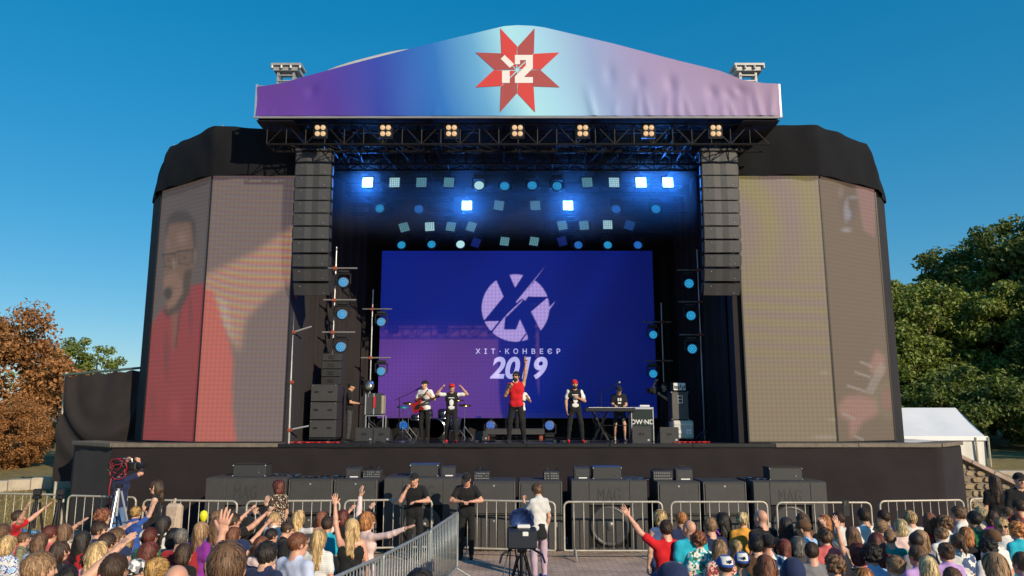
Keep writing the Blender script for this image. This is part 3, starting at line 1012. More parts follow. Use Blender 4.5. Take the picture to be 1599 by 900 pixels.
# pale concrete kerb at the top of the left bank
def kerb():
    mb = MB()
    a, b = at(-60, 766, 22.4), at(118, 752, 23.6)
    d = (b - a); L = d.length; d.normalize()
    R = Matrix(((d.x, -d.y, 0), (d.y, d.x, 0), (0, 0, 1)))
    M = mat('pale_concrete', (0.42, 0.36, 0.28), 0.85, var=0.25, vscale=3, bump=0.3, bscale=20)
    root = empty('concrete_kerb', (a + b) / 2 * 1.0, 0, 'pale concrete kerb along the top of the dry grass bank', 'kerb')
    n = 5
    for i in range(n):
        c = a + (b - a) * ((i + 0.5) / n)
        MB().bbox((c.x, c.y, c.z - 0.02), (L / n - 0.012, 0.5, 0.42 + 0.01 * (i % 2)), 0.015, R).build('kerb_stone', M, root, world=True)
kerb()

# blue pipe lying on the bank
mb = MB(); pts = []
for i in range(9):
    x = -60 + 125 * i / 8
    p = at(x, 788 - 3.5 * i / 8 * 2, 18.9); p.z = hill_z(p.x, p.y) + 0.09
    pts.append(p)
mb.tube(pts, 0.05, 8)
o = mb.build('water_pipe', mat('blue_pipe', (0.04, 0.16, 0.36), 0.45), smooth=True)
tag(o, 'long blue plastic pipe lying across the dry grass bank', 'pipe')

# ================================================================ rubble stone wall on the right
def stone_wall():
    Yw = 22.2
    A, B = at(1508, 719, Yw), at(1600, 764, Yw)
    root = empty('stone_wall', (A.x + 0.6, Yw, 0), 0, 'rubble stone retaining wall with sloping coping right of the stage', 'wall')
    M = [mat('wall_stone_%d' % i, c, 0.9, var=0.35, vscale=9, bump=0.6, bscale=40, island=0.2) for i, c in enumerate([(0.30, 0.22, 0.13), (0.24, 0.19, 0.13), (0.36, 0.28, 0.17), (0.20, 0.15, 0.09)])]
    Mm = mat('wall_mortar', (0.20, 0.17, 0.13), 0.95, var=0.3, bump=0.4, bscale=30)
    top = lambda x: A.z + (B.z - A.z) * (x - A.x) / (B.x - A.x)
    x0, x1 = A.x - 0.6, B.x + 2.2
    zt = lambda x: max(0.25, top(x))
    MB().prism([(x0, 0), (x1, 0), (x1, zt(x1) - 0.06), (x0, zt(x0) - 0.06)], (0, Yw + 0.03, 0), (1, 0, 0), (0, 0, 1), 0.5).build('wall_core', Mm, root, world=True)
    r = random.Random(11)
    z = 0.0
    while z < 1.75:
        h = r.uniform(0.15, 0.24)
        x = x0 + r.uniform(-0.1, 0)
        while x < x1:
            w = r.uniform(0.18, 0.38)
            cx = x + w / 2
            if z + h * 0.6 < zt(cx) - 0.07 and x + w < x1:
                n = r.choice((6, 7, 8))
                hh = min(h, zt(cx) - 0.06 - z)
                poly = []
                for k in range(n):
                    a = 2 * PI * k / n + r.uniform(-0.2, 0.2)
                    poly.append((cx + (w / 2 - 0.006) * max(-1, min(1, 1.2 * math.cos(a))) * r.uniform(0.88, 1), z + hh / 2 + (hh / 2 - 0.006) * max(-1, min(1, 1.2 * math.sin(a))) * r.uniform(0.85, 1)))
                cxm = sum(p[0] for p in poly) / n; czm = sum(p[1] for p in poly) / n
                d = r.uniform(0.03, 0.075)
                V = [(p[0], Yw + 0.05, p[1]) for p in poly] + [(cxm + (p[0] - cxm) * 0.82, Yw + 0.03 - d, czm + (p[1] - czm) * 0.82) for p in poly]
                Fs = [tuple(range(n, 2 * n))] + [(i, (i + 1) % n, n + (i + 1) % n, n + i) for i in range(n)]
                MB().add(V, Fs).build('stone', r.choice(M), root, world=True)
            x += w
        z += h
    d = Vector((B.x - A.x, 0, B.z - A.z)).normalized(); ang = math.atan2(-d.z, d.x)
    Rm = Matrix.Rotation(ang, 3, 'Y')
    Mc = mat('coping_stone', (0.36, 0.27, 0.22), 0.85, var=0.3, vscale=5, bump=0.3)
    L = 3.4; n = 5
    for i in range(n):
        c = Vector((A.x - 0.5, Yw + 0.18, top(A.x - 0.5) + 0.02)) + d * (L * (i + 0.5) / n)
        MB().bbox(c, (L / n - 0.014, 0.62, 0.11), 0.012, Rm).build('coping_stone', Mc, root, world=True)
stone_wall()

# low concrete ledge further back on the right
a = at(1582, 737, 24.5)
o = MB().bbox((a.x + 1.1, a.y, a.z - 0.06), (3.4, 0.5, 0.2), 0.02).bbox((a.x + 1.1, a.y + 0.05, a.z - 0.5), (3.2, 0.3, 0.7), 0.02).build('garden_wall', MATS['pale_concrete'])
tag(o, 'low pale concrete ledge below the dark trees at far right', 'wall')

# ================================================================ white tent
def tent():
    Ye, Yr, Yb = 28.0, 31.0, 34.0
    e0, e1 = at(1350, 684, Ye), at(1540, 683, Ye)
    r1 = at(1492, 637, Yr)
    zr, ze = r1.z, e1.z
    xl, xr = e0.x, e1.x
    gb = hill_z(xr, Ye) - 0.05
    root = empty('market_tent', (xr - 3, Yr, gb), 0, 'white pitched roof tent behind the right end of the stage', 'tent')
    M = mat('tent_canvas', (0.78, 0.78, 0.80), 0.55, var=0.05, vscale=2, bump=0.12, bscale=3)
    Mw = mat('tent_wall_canvas', (0.66, 0.64, 0.60), 0.6, var=0.06, vscale=2, bump=0.2, bscale=3)
    def sheet(p, q, r_, s_, nu=14, nv=8, sag=0.05):
        vs = []
        for j in range(nv + 1):
            for i in range(nu + 1):
                u, v = i / nu, j / nv
                w = (p * (1 - u) + q * u) * (1 - v) + (s_ * (1 - u) + r_ * u) * v
                w = w + Vector((0, 0, -sag * math.sin(PI * v) * (0.6 + 0.4 * math.cos(u * PI * 6))))
                vs.append(w)
        n = nu + 1
        return vs, [(j * n + i, j * n + i + 1, (j + 1) * n + i + 1, (j + 1) * n + i) for j in range(nv) for i in range(nu)]
    xri = r1.x
    mb = MB().add(*sheet(Vector((xl, Ye, ze)), Vector((xr, Ye, ze)), Vector((xri, Yr, zr)), Vector((xl, Yr, zr))))
    mb.add(*sheet(Vector((xl, Yb, ze)), Vector((xr, Yb, ze)), Vector((xri, Yr, zr)), Vector((xl, Yr, zr))))
    mb.add(*sheet(Vector((xr, Ye, ze)), Vector((xr, Yb, ze)), Vector((xri, Yr, zr)), Vector((xri, Yr, zr)), sag=0.02))
    mb.build('tent_roof', M, root, smooth=True, world=True)
    mb = MB()
    for (p, q) in (((xl, Ye + 0.03), (xr - 0.03, Ye + 0.03)), ((xr - 0.03, Ye + 0.03), (xr - 0.03, Yb))):
        n = 40; vs = []
        for i in range(n + 1):
            u = i / n
            x, y = p[0] + (q[0] - p[0]) * u, p[1] + (q[1] - p[1]) * u
            w = 0.03 * math.sin(u * 40)
            vs += [(x + w * (p[0] == q[0]), y + w * (p[1] == q[1]), gb), (x, y, ze - 0.02)]
        mb.add(vs, [(2 * i, 2 * i + 2, 2 * i + 3, 2 * i + 1) for i in range(n)])
    mb.build('tent_wall', Mw, root, smooth=True, world=True)
    MB().bbox((xl / 2 + xr / 2, Ye - 0.02, ze - 0.04), (xr - xl + 0.1, 0.03, 0.16), 0.008).build('valance', M, root, world=True)
    for x, y in ((xr + 0.03, Ye - 0.05), (xl + 4, Ye - 0.05), (xr + 0.03, Yb)):
        MB().cone((x, y, gb), (x, y, ze), 0.035, 0.035, 8).build('pole', M_steel, root, world=True)
tent()

# ================================================================ trees
M_bark = mat('bark', (0.09, 0.065, 0.045), 0.9, var=0.4, vscale=6, bump=0.7, bscale=25, stretch=(3, 3, 0.6))
def leaf_mat(name, c, isl=0.55):
    m = mat(name, c, 0.5, island=isl, spec=0.35)
    nt = m.node_tree; b = nt.nodes['Principled BSDF']; out = nt.nodes['Material Output']
    tr = nt.nodes.new('ShaderNodeBsdfTranslucent'); tr.inputs['Color'].default_value = (c[0] * 1.4, c[1] * 1.5, c[2] * 0.8, 1)
    mx = nt.nodes.new('ShaderNodeMixShader'); mx.inputs[0].default_value = 0.25
    nt.links.new(b.outputs[0], mx.inputs[1]); nt.links.new(tr.outputs[0], mx.inputs[2]); nt.links.new(mx.outputs[0], out.inputs['Surface'])
    return m

def tree_proto(name, h, rx, rz, base, nclump, nleaf, size, mleaf, seed, thin=0.0, droop=0.0, clump_r=0.75):
    """trunk with limbs and a crown of leaf sized faces gathered in clumps; foot at the origin"""
    rn = np.random.RandomState(seed)
    cz = base + rz
    cl = []
    for i in range(nclump):
        v = rn.normal(size=3); v /= np.linalg.norm(v)
        r = rn.uniform(0.35, 1.0) ** 0.55
        lump = 1 + 0.22 * math.sin(3 * math.atan2(v[1], v[0]) + seed) + 0.15 * math.sin(5 * v[2] + seed * 2)
        p = np.array((v[0] * rx * r * lump, v[1] * rx * r * lump, cz + v[2] * rz * r * (1 if v[2] > 0 else 0.85)))
        cl.append((p, clump_r * rn.uniform(0.55, 1.25)))
    P, R_ = np.array([c[0] for c in cl]), np.array([c[1] for c in cl])
    k = rn.randint(0, nclump, nleaf)
    d = rn.normal(size=(nleaf, 3)); d /= np.linalg.norm(d, axis=1, keepdims=True)
    rad = rn.uniform(0, 1, nleaf) ** 0.45
    c = P[k] + d * (R_[k] * rad)[:, None] * np.array((1, 1, 0.72))
    c[:, 2] -= droop * rad
    nrm = d * 0.8 + rn.normal(size=(nleaf, 3)) * 0.7 + np.array((0, 0, 0.35)); nrm /= np.linalg.norm(nrm, axis=1, keepdims=True)
    t = np.cross(nrm, rn.normal(size=(nleaf, 3))); t /= np.linalg.norm(t, axis=1, keepdims=True)
    b = np.cross(nrm, t)
    s = (size * rn.uniform(0.6, 1.5, nleaf))[:, None]
    V = np.stack([c - t * s * 0.5, c + b * s * 0.33 + nrm * s * 0.1, c + t * s * 0.5, c - b * s * 0.33 + nrm * s * 0.1], 1).reshape(-1, 3)
    F = np.arange(4 * nleaf).reshape(-1, 4)
    root = empty(name)
    link('crown', np_mesh('crown', V, F, mleaf, smooth=False), root)
    mb = MB()
    mb.tube([(0, 0, -0.3), (0.05, 0.02, base * 0.5), (0.0, 0.05, base + rz * 0.5), (0.03, 0, base + rz * 1.3)], [h * 0.022 + 0.05, h * 0.018 + 0.03, h * 0.012 + 0.02, 0.03], 10)
    for i in rn.choice(nclump, min(nclump, 16), replace=False):
        p = P[i]; z0 = base * 0.8 + (p[2] - base) * 0.35
        z0 = max(base * 0.5, min(z0, base + rz))
        mid = np.array((p[0] * 0.5, p[1] * 0.5, (z0 + p[2]) / 2 + 0.1))
        mb.tube([(0, 0.03, z0), mid, p], [h * 0.009 + 0.015, h * 0.006 + 0.01, 0.012], 6)
    mb.build('trunk', M_bark, root, smooth=True)
    return root

def put_tree(proto, x, y, s, rz, label, group, name=None, first=False, sz=None):
    o = proto if first else dup(proto)
    o.location = (x, y, hill_z(x, y) - 0.1); o.rotation_euler = (0, 0, rz); o.scale = (s, s, sz or s)
    tag(o, label, 'tree', group)
    return o

L_orange = leaf_mat('autumn_leaves', (0.33, 0.155, 0.055), 0.55)
L_green = leaf_mat('green_leaves', (0.175, 0.215, 0.045), 0.6)
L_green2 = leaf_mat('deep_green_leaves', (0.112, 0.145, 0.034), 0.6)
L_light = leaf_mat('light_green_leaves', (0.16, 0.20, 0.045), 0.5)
t = tree_proto('autumn_tree', 7.5, 4.9, 4.2, -0.6, 240, 52000, 0.16, L_orange, 4, clump_r=0.85, droop=0.12)
put_tree(t, -25.4, 35.5, 1.0, 0.4, 'large rusty orange autumn tree at the left edge of the photo', 'autumn trees left of the stage', first=True)
for x, y, s, a, lb in ((-21.6, 28.5, 0.36, 1.0, 'low orange bush at the foot of the large autumn tree, next to the tarpaulin'), (-24.0, 29.5, 0.42, 2.5, 'low orange bush at the foot of the large autumn tree, at the left edge'), (-20.4, 31.5, 0.38, 4.0, 'low orange bush between the autumn tree and the black tarpaulin')):
    o = put_tree(t, x, y, s, a, lb, 'autumn bushes left of the stage'); o['category'] = 'bush'
t1 = tree_proto('thin_tree', 7, 1.7, 2.5, 1.6, 44, 4200, 0.17, L_light, 9, clump_r=0.5)
put_tree(t1, -26.8, 45.5, 1.05, 0.0, 'thin sparse green tree with bare twigs beside the orange tree', 'green trees left of the stage', first=True)
put_tree(t1, -24.6, 45, 0.98, 2.0, 'smaller sparse green tree peeping over the black tarpaulin', 'green trees left of the stage')
put_tree(t1, -28.6, 46, 0.85, 4.0, 'low sparse green tree between the orange tree and the tarpaulin', 'green trees left of the stage')
A = tree_proto('broadleaf_tree', 11, 4.4, 5.2, 0.4, 190, 48000, 0.24, L_green, 21, clump_r=0.95)
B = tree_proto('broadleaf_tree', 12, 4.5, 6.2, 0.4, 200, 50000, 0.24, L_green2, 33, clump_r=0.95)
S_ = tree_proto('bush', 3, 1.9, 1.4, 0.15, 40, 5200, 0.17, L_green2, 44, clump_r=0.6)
G = 'dense trees right of the stage'
put_tree(A, 22.7, 44, 0.86, 0.0, 'round sunlit green tree just right of the right screen tower', G, first=True)
put_tree(A, 28.9, 45, 0.92, 2.1, 'second sunlit green tree from the right screen tower', G)
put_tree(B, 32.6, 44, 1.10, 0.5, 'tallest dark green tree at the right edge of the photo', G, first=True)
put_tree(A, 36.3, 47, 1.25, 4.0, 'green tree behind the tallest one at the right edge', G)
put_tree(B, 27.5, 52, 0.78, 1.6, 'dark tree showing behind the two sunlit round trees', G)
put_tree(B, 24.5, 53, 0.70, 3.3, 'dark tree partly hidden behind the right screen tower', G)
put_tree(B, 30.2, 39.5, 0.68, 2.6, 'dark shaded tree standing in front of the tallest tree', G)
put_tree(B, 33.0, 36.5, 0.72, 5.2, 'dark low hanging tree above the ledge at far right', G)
put_tree(A, 26.1, 47, 0.80, 5.2, 'green tree filling the gap between the two sunlit round trees', G)
put_tree(B, 30.6, 49, 1.0, 0.9, 'dark tree filling the gap before the tallest tree', G)
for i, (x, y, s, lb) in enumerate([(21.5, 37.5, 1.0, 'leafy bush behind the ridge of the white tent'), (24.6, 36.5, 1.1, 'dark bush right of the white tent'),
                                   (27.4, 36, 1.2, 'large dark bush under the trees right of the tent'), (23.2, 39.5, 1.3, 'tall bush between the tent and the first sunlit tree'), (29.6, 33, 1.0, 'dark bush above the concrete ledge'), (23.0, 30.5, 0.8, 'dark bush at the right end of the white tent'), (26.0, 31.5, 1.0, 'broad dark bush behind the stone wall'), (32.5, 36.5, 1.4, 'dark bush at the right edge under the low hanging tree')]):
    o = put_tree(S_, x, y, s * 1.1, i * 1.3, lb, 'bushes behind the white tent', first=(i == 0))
    o['category'] = 'bush'

# ================================================================ black tarpaulin left of the stage
def tarp():
    Yt = 21.6
    tl, tr = at(101, 587, Yt), at(232, 576, Yt)
    bl, br = at(80, 752, Yt), at(232, 752, Yt)
    root = empty('tarpaulin', (tl.x + 1.2, Yt, 0), 0, 'black tarpaulin hung with sagging folds left of the stage', 'tarpaulin')
    nu, nv = 50, 50
    vs = []
    for j in range(nv + 1):
        for i in range(nu + 1):
            u, v = i / nu, j / nv
            p = (tl * (1 - u) + tr * u) * (1 - v) + (bl * (1 - u) + br * u) * v
            r = math.sqrt(((u - 0.52) / 0.62) ** 2 + (v / 0.8) ** 2)
            env = math.exp(-((r - 0.9) / 0.3) ** 2)
            d = 0.11 * env * math.sin(r * 19) + 0.035 * math.sin(u * 9 + v * 4) + 0.03 * math.sin(u * 22) * (1 - v) ** 2
            p = p + Vector((0, -d - 0.25 * math.sin(PI * v) * math.sin(PI * u), -0.05 * math.sin(PI * u * 5) ** 2 * (1 - v) ** 6))
            vs.append(p)
    n = nu + 1
    MB().add(vs, [(j * n + i, (j + 1) * n + i, (j + 1) * n + i + 1, j * n + i + 1) for j in range(nv) for i in range(nu)]).build('cloth', M_black_cloth, root, smooth=True, world=True)
    MB().cone(tl + Vector((-0.1, 0.05, 0.02)), tr + Vector((0.1, 0.05, 0.06)), 0.035, 0.035, 8).build('top_rail', mat('green_pole', (0.06, 0.09, 0.08), 0.5), root, world=True)
    for p in (tl, tr):
        MB().cone((p.x, Yt + 0.08, 0), (p.x, Yt + 0.08, p.z + 0.1), 0.04, 0.04, 8).build('post', M_steel, root, world=True)
tarp()
# ================================================================ stage deck
DZ, SY = 2.15, 18.5
SX0, SX1 = -9.55, 10.25
SXa, SXb = -11.5, 11.55
def stage():
    root = empty('stage', (0, SY, 0), 0, 'wide raised concert stage with a black cloth skirt', 'stage')
    MB().prism([(SXa + 0.02, 20.3), (SX0, SY + 0.03), (SX1, SY + 0.03), (SXb - 0.02, 19.9), (SXb - 0.02, 26.6), (SXa + 0.02, 26.6)], (0, 0, DZ), (1, 0, 0), (0, 1, 0), 0.12).build('deck', M_deck, root, world=True)
    # cloth skirt, pulled taut with shallow dimples
    path = [(SXa, 26), (SXa, 20.3), (SX0, SY), (SX1, SY), (SXb, 19.9), (SXb, 26)]
    vs, fs = [], []
    pts = []
    for (x0, y0), (x1, y1) in zip(path[:-1], path[1:]):
        L = math.hypot(x1 - x0, y1 - y0); n = max(2, int(L / 0.16))
        for i in range(n):
            u = i / n
            pts.append((x0 + (x1 - x0) * u, y0 + (y1 - y0) * u, (y1 - y0) / L, -(x1 - x0) / L))
    pts.append((path[-1][0], path[-1][1], 1, 0))
    nv = 14
    r = random.Random(3)
    dim = [(r.uniform(-10, 10), r.uniform(0.2, 1.8), r.uniform(-0.035, 0.03), r.uniform(0.12, 0.4)) for _ in range(70)]
    for (x, y, nx, ny) in pts:
        for j in range(nv + 1):
            z = 0.01 + (DZ - 0.12) * j / nv
            d = 0.012 * math.sin(x * 2.3 + 0.6 * z) + 0.006 * math.sin(x * 7.1 + z * 2)
            for (dx, dz, da, dr) in dim:
                q = ((x - dx) / (dr * 1.6)) ** 2 + ((z - dz) / dr) ** 2
                if q < 6: d += da * math.exp(-q)
            vs.append((x + nx * d, y + ny * d, z))
    n = nv + 1
    fs = [(i * n + j, (i + 1) * n + j, (i + 1) * n + j + 1, i * n + j + 1) for i in range(len(pts) - 1) for j in range(nv)]
    MB().add(vs, fs).build('skirt', M_black_skirt, root, smooth=True, world=True)
    # wooden edge boards on top of the skirt
    segs = [((SXa, 20.3), (SX0, SY), 1), ((SX0, SY), (SX1, SY), 10), ((SX1, SY), (SXb, 19.9), 1)]
    for (p, q, k) in segs:
        for i in range(k):
            a = Vector((p[0] + (q[0] - p[0]) * i / k, p[1] + (q[1] - p[1]) * i / k, 0)); b = Vector((p[0] + (q[0] - p[0]) * (i + 1) / k, p[1] + (q[1] - p[1]) * (i + 1) / k, 0))
            d = (b - a); L = d.length; d.normalize(); nrm = Vector((d.y, -d.x, 0))
            R = Matrix(((d.x, nrm.x, 0), (d.y, nrm.y, 0), (0, 0, 1)))
            outer = (k == 1) or i < 2 or i > 7
            c = (a + b) / 2 + nrm * (0.03 - (0.28 if outer else 0))
            MB().bbox((c.x, c.y, DZ - 0.0505 + 0.012 + 0.002 * (i % 2) + (0.004 if k == 1 else 0)), (L - 0.006, 0.62 if outer else 0.06, 0.09), 0.008, R).build('edge_board', M_ledge if outer else M_black_metal, root, world=True)
stage()

# ================================================================ roof
def lattice(mb, p0, p1, w=0.4, n=8, rc=0.028, rb=0.014, tri=False, m=0):
    p0, p1 = Vector(p0), Vector(p1)
    x, y, z = frame(p1 - p0)
    cs = [x * (w / 2) + y * (w / 2), x * (-w / 2) + y * (w / 2), x * (-w / 2) + y * (-w / 2), x * (w / 2) + y * (-w / 2)]
    for c in cs: mb.cone(p0 + c, p1 + c, rc, rc, 6, m=m)
    for k in range(4):
        a, b = cs[k], cs[(k + 1) % 4]
        for i in range(n):
            q0, q1 = p0.lerp(p1, i / n), p0.lerp(p1, (i + 1) / n)
            if i % 2: mb.cone(q0 + a, q1 + b, rb, rb, 5, False, m=m)
            else: mb.cone(q0 + b, q1 + a, rb, rb, 5, False, m=m)
            mb.cone(q0 + a, q0 + b, rb, rb, 5, False, m=m)
    return mb

M_truss_dark = mat('black_truss', (0.005, 0.005, 0.006), 0.6, spec=0.3)
RY = 17.5
B_LEFT, B_RIGHT = at(397, 183, RY), at(1221, 183, RY)
RZ0 = (B_LEFT.z + B_RIGHT.z) / 2
TOPLINE = [(400, 137), (440, 131), (478, 120), (560, 98), (669, 70), (787, 42), (808, 40.5), (832, 41.5), (850, 44), (957, 69), (1048, 93), (1125, 112), (1160, 126), (1193, 131), (1217, 132)]
TOPW = [at(x, y, RY) for x, y in TOPLINE]
def top_z(X):
    for a, b in zip(TOPW[:-1], TOPW[1:]):
        if a.x <= X <= b.x: return a.z + (b.z - a.z) * (X - a.x) / (b.x - a.x)
    return TOPW[0].z if X < 0 else TOPW[-1].z
ROOF_BACK = 26.2
def banner_mat():
    m = mat('banner_print', (0.1, 0.2, 0.6), 0.6, spec=0.35, bump=0.08, bscale=3)
    nt = m.node_tree; b = nt.nodes['Principled BSDF']
    tc = nt.nodes.new('ShaderNodeTexCoord')
    nz = nt.nodes.new('ShaderNodeTexNoise'); nz.inputs['Scale'].default_value = 0.22; nz.inputs['Detail'].default_value = 1
    nt.links.new(tc.outputs['Object'], nz.inputs['Vector'])
    sp = nt.nodes.new('ShaderNodeSeparateXYZ'); nt.links.new(tc.outputs['Object'], sp.inputs[0])
    # printed colours run along x and bend slightly with height
    ma = nt.nodes.new('ShaderNodeMath'); ma.operation = 'MULTIPLY_ADD'; ma.inputs[1].default_value = 0.35
    nt.links.new(sp.outputs['Z'], ma.inputs[0]); nt.links.new(sp.outputs['X'], ma.inputs[2])
    md = nt.nodes.new('ShaderNodeMath'); md.operation = 'MULTIPLY_ADD'; md.inputs[1].default_value = 1.4
    nt.links.new(nz.outputs['Fac'], md.inputs[0]); nt.links.new(ma.outputs[0], md.inputs[2])
    mr = nt.nodes.new('ShaderNodeMapRange')
    mr.inputs['From Min'].default_value = -1.4; mr.inputs['From Max'].default_value = 11.6
    nt.links.new(md.outputs[0], mr.inputs['Value'])
    cr = nt.nodes.new('ShaderNodeValToRGB'); e = cr.color_ramp.elements
    cols = [(0.0, (0.10, 0.035, 0.27)), (0.10, (0.075, 0.035, 0.30)), (0.20, (0.025, 0.05, 0.36)), (0.32, (0.012, 0.14, 0.48)), (0.40, (0.10, 0.33, 0.60)), (0.475, (0.34, 0.66, 0.76)), (0.53, (0.31, 0.58, 0.76)),
            (0.63, (0.24, 0.33, 0.58)), (0.74, (0.28, 0.23, 0.43)), (1.0, (0.31, 0.205, 0.32))]
    for i, (p, c) in enumerate(cols):
        el = e[i] if i < 2 else e.new(p)
        el.position = p; el.color = (*c, 1)
    nt.links.new(mr.outputs['Result'], cr.inputs['Fac'])
    nt.links.new(cr.outputs['Color'], b.inputs['Base Color'])
    return m

def roof():
    root = empty('stage_roof', (0, RY, 0), 0, 'arched stage roof with a printed blue and lilac front banner', 'stage roof')
    # --- printed banner: sheet with gathers along the lower right
    nu, nv = 200, 26
    X0, X1 = B_LEFT.x + 0.04, B_RIGHT.x - 0.04
    rr = random.Random(2)
    gath = [(x, rr.uniform(0.5, 1.0), rr.uniform(0.03, 0.07), rr.uniform(-0.25, 0.25)) for x in (2.0, 2.5, 3.05, 3.35, 3.75, 4.05, 4.35, 4.75, 5.15, 5.4, 5.75, 6.05, 6.3)]
    gath += [(x, 0.35, 0.03, 0.3) for x in (-5.9, -1.9)]
    dimp = [(3.9, 0.55, 0.05), (3.1, 0.5, 0.03), (4.9, 0.5, 0.05), (5.3, 0.5, 0.04), (-4.9, 0.6, 0.03), (2.4, 0.55, 0.03), (5.6, 0.7, 0.04)]
    vs = []
    for i in range(nu + 1):
        X = X0 + (X1 - X0) * i / nu
        zt = top_z(X)
        for j in range(nv + 1):
            v = j / nv
            z = RZ0 + 0.02 + (zt - RZ0 - 0.02) * v
            y = 0.0; fl = min(1, max(0, abs(X - 0.15) - 1.25) / 1.5)
            for gx, hgt, wd, sl in gath:
                t = z - RZ0
                xx = X - gx - sl * t
                y += -0.05 * hgt * math.exp(-(xx / (wd + 0.05 * t)) ** 2) * max(0, 1 - t / hgt) * (0.35 + 0.65 * min(1, t / 0.08))
            for gx, gv, a in dimp:
                q = ((X - gx) / 0.12) ** 2 + ((v - gv) / 0.14) ** 2
                y += a * math.exp(-q)
            y += 0.03 * math.sin(X * 1.1 + 2) * math.sin(PI * v) * fl + 0.008 * math.sin(X * 5.0) * (1 - v) * fl
            vs.append((X, RY - 0.03 + y, z))
    n = nv + 1
    ban = MB().add(vs, [(i * n + j, (i + 1) * n + j, (i + 1) * n + j + 1, i * n + j + 1) for i in range(nu) for j in range(nv)]).build('banner', banner_mat(), root, smooth=True, world=True)
    # --- emblem: eight pointed folk star of two tone rhombi with white figures over it
    C = at(808, 109.5, RY - 0.03)
    k = 1183.0 / (C - Vector((0, 0, CAM_H))).length * 1.0
    sx = (at(908, 109.5, RY).x - C.x) / 100.0
    sz = (at(808, 59.5, RY).z - at(808, 159.5, RY).z) / 100.0
    Mr1 = mat('emblem_red', (0.56, 0.035, 0.03), 0.5); Mr2 = mat('emblem_dull_red', (0.34, 0.05, 0.048), 0.5); Mw = mat('emblem_white', (0.74, 0.70, 0.68), 0.5)
    for q in range(8):
        a = q * PI / 4
        pts = []
        for ang, r in ((a, 2), (a, 35), (a + PI / 8, 70), (a + PI / 4, 36)):
            pts.append((r * math.sin(ang) + 0.9 * math.sin(a + PI / 8), r * math.cos(ang) + 0.9 * math.cos(a + PI / 8)))
        pts = pts[::-1]
        MB().prism(pts, (C.x, RY - 0.040, C.z), (sx, 0, 0), (0, 0, sz), 0.004).build('emblem_point', Mr1 if q % 2 == 1 else Mr2, root, world=True)
    def wp(poly): return [(x - 808, 109.5 - y) for x, y in poly]
    for nm, poly in (('emblem_stroke', [(784, 111), (796, 111), (796, 130), (784, 130)]), ('emblem_stroke', [(788, 86.5), (782, 92.5), (796, 106.5), (803, 101)]),
                     ('emblem_figure', [(804, 86.5), (832, 86.5), (832, 107), (818, 121), (832, 121), (832, 130), (804, 130), (804, 120), (821, 103), (821, 94.5), (812, 94.5), (812, 101), (804, 101)])):
        MB().prism(wp(poly)[::-1] if nm == 'x' else wp(poly), (C.x, RY - 0.045, C.z), (sx, 0, 0), (0, 0, sz), 0.004).build(nm, Mw, root, world=True)
    # --- frame round the banner
    MB().cone((X0 - 0.05, RY, RZ0 - 0.01), (X1 + 0.05, RY, RZ0 - 0.01), 0.03, 0.03, 8).build('bottom_rail', M_alu, root, world=True)
    for X in (X0 - 0.02, X1 + 0.02):
        MB().box((X, RY + 0.02, (RZ0 + TOPW[0].z) / 2 + 0.04), (0.05, 0.05, TOPW[0].z - RZ0 + 0.1)).build('end_post', M_alu, root, world=True)
    mb = MB()
    for s, X in ((1, X0), (-1, X1)):
        mb.cone((X, RY + 0.06, TOPW[0].z + 0.06), (X + s * 1.1, RY + 0.06, TOPW[0].z + 0.06), 0.02, 0.02, 6)
        mb.cone((X, RY + 0.06, TOPW[0].z + 0.06), (X, ROOF_BACK, TOPW[0].z + 0.06), 0.025, 0.025, 6)
    mb.build('corner_tubes', M_alu, root, world=True)
    # --- roof skin behind the banner, bulging a little above it on the left
    M_skin = mat('roof_skin', (0.52, 0.50, 0.47), 0.6, var=0.1, vscale=1.5)
    vs = []; nu, nv = 60, 10
    for i in range(nu + 1):
        X = X0 + (X1 - X0) * i / nu
        for j in range(nv + 1):
            v = (j / nv) ** 2
            Y = RY + 0.10 + (ROOF_BACK - RY - 0.1) * v
            bulge = 0.29 * math.exp(-((X + 3.6) / 1.45) ** 4) * min(1, v * 100) * (1 - v)
            z = top_z(X) - 0.10 + bulge - 0.55 * v
            vs.append((X, Y, z))
    n = nv + 1
    MB().add(vs, [(i * n + j, (i + 1) * n + j, (i + 1) * n + j + 1, i * n + j + 1) for i in range(nu) for j in range(nv)]).build('roof_skin', M_skin, root, smooth=True, world=True)
    # --- ceiling cloth and under edge
    Mc = mat('ceiling_cloth', (0.014, 0.013, 0.018), 0.9, var=0.2)
    MB().box(((X0 + X1) / 2, (RY + 0.3 + ROOF_BACK) / 2 + 0.2, RZ0 + 0.33), (X1 - X0 - 0.1, ROOF_BACK - RY - 0.7, 0.04)).build('ceiling', Mc, root, world=True)
    for s, X in ((1, X0), (-1, X1)):
        MB().prism([(X, RY + 0.05), (X, ROOF_BACK), (X + s * 0.9, ROOF_BACK), (X + s * 0.9, RY + 0.05)][::s], (0, 0, RZ0 - 0.06), (1, 0, 0), (0, 1, 0), 0.02).build('under_flap', Mc, root, world=True)
        MB().box((X, (RY + 0.1 + ROOF_BACK) / 2, RZ0 + 0.35), (0.03, ROOF_BACK - RY - 0.3, 0.85)).build('end_cover', Mc, root, world=True)
    # --- trusses
    def T(nm, p0, p1, w, n, M=M_truss_dark, **k):
        return lattice(MB(), p0, p1, w, n, **k).build(nm, M, root, world=True)
    T('front_truss', (X0 + 0.2, RY + 0.55, RZ0 - 0.33), (X1 - 0.2, RY + 0.55, RZ0 - 0.33), 0.52, 26)
    T('front_truss', (X0 + 0.9, RY + 1.7, RZ0 - 0.45), (X1 - 0.9, RY + 1.7, RZ0 - 0.45), 0.5, 24)
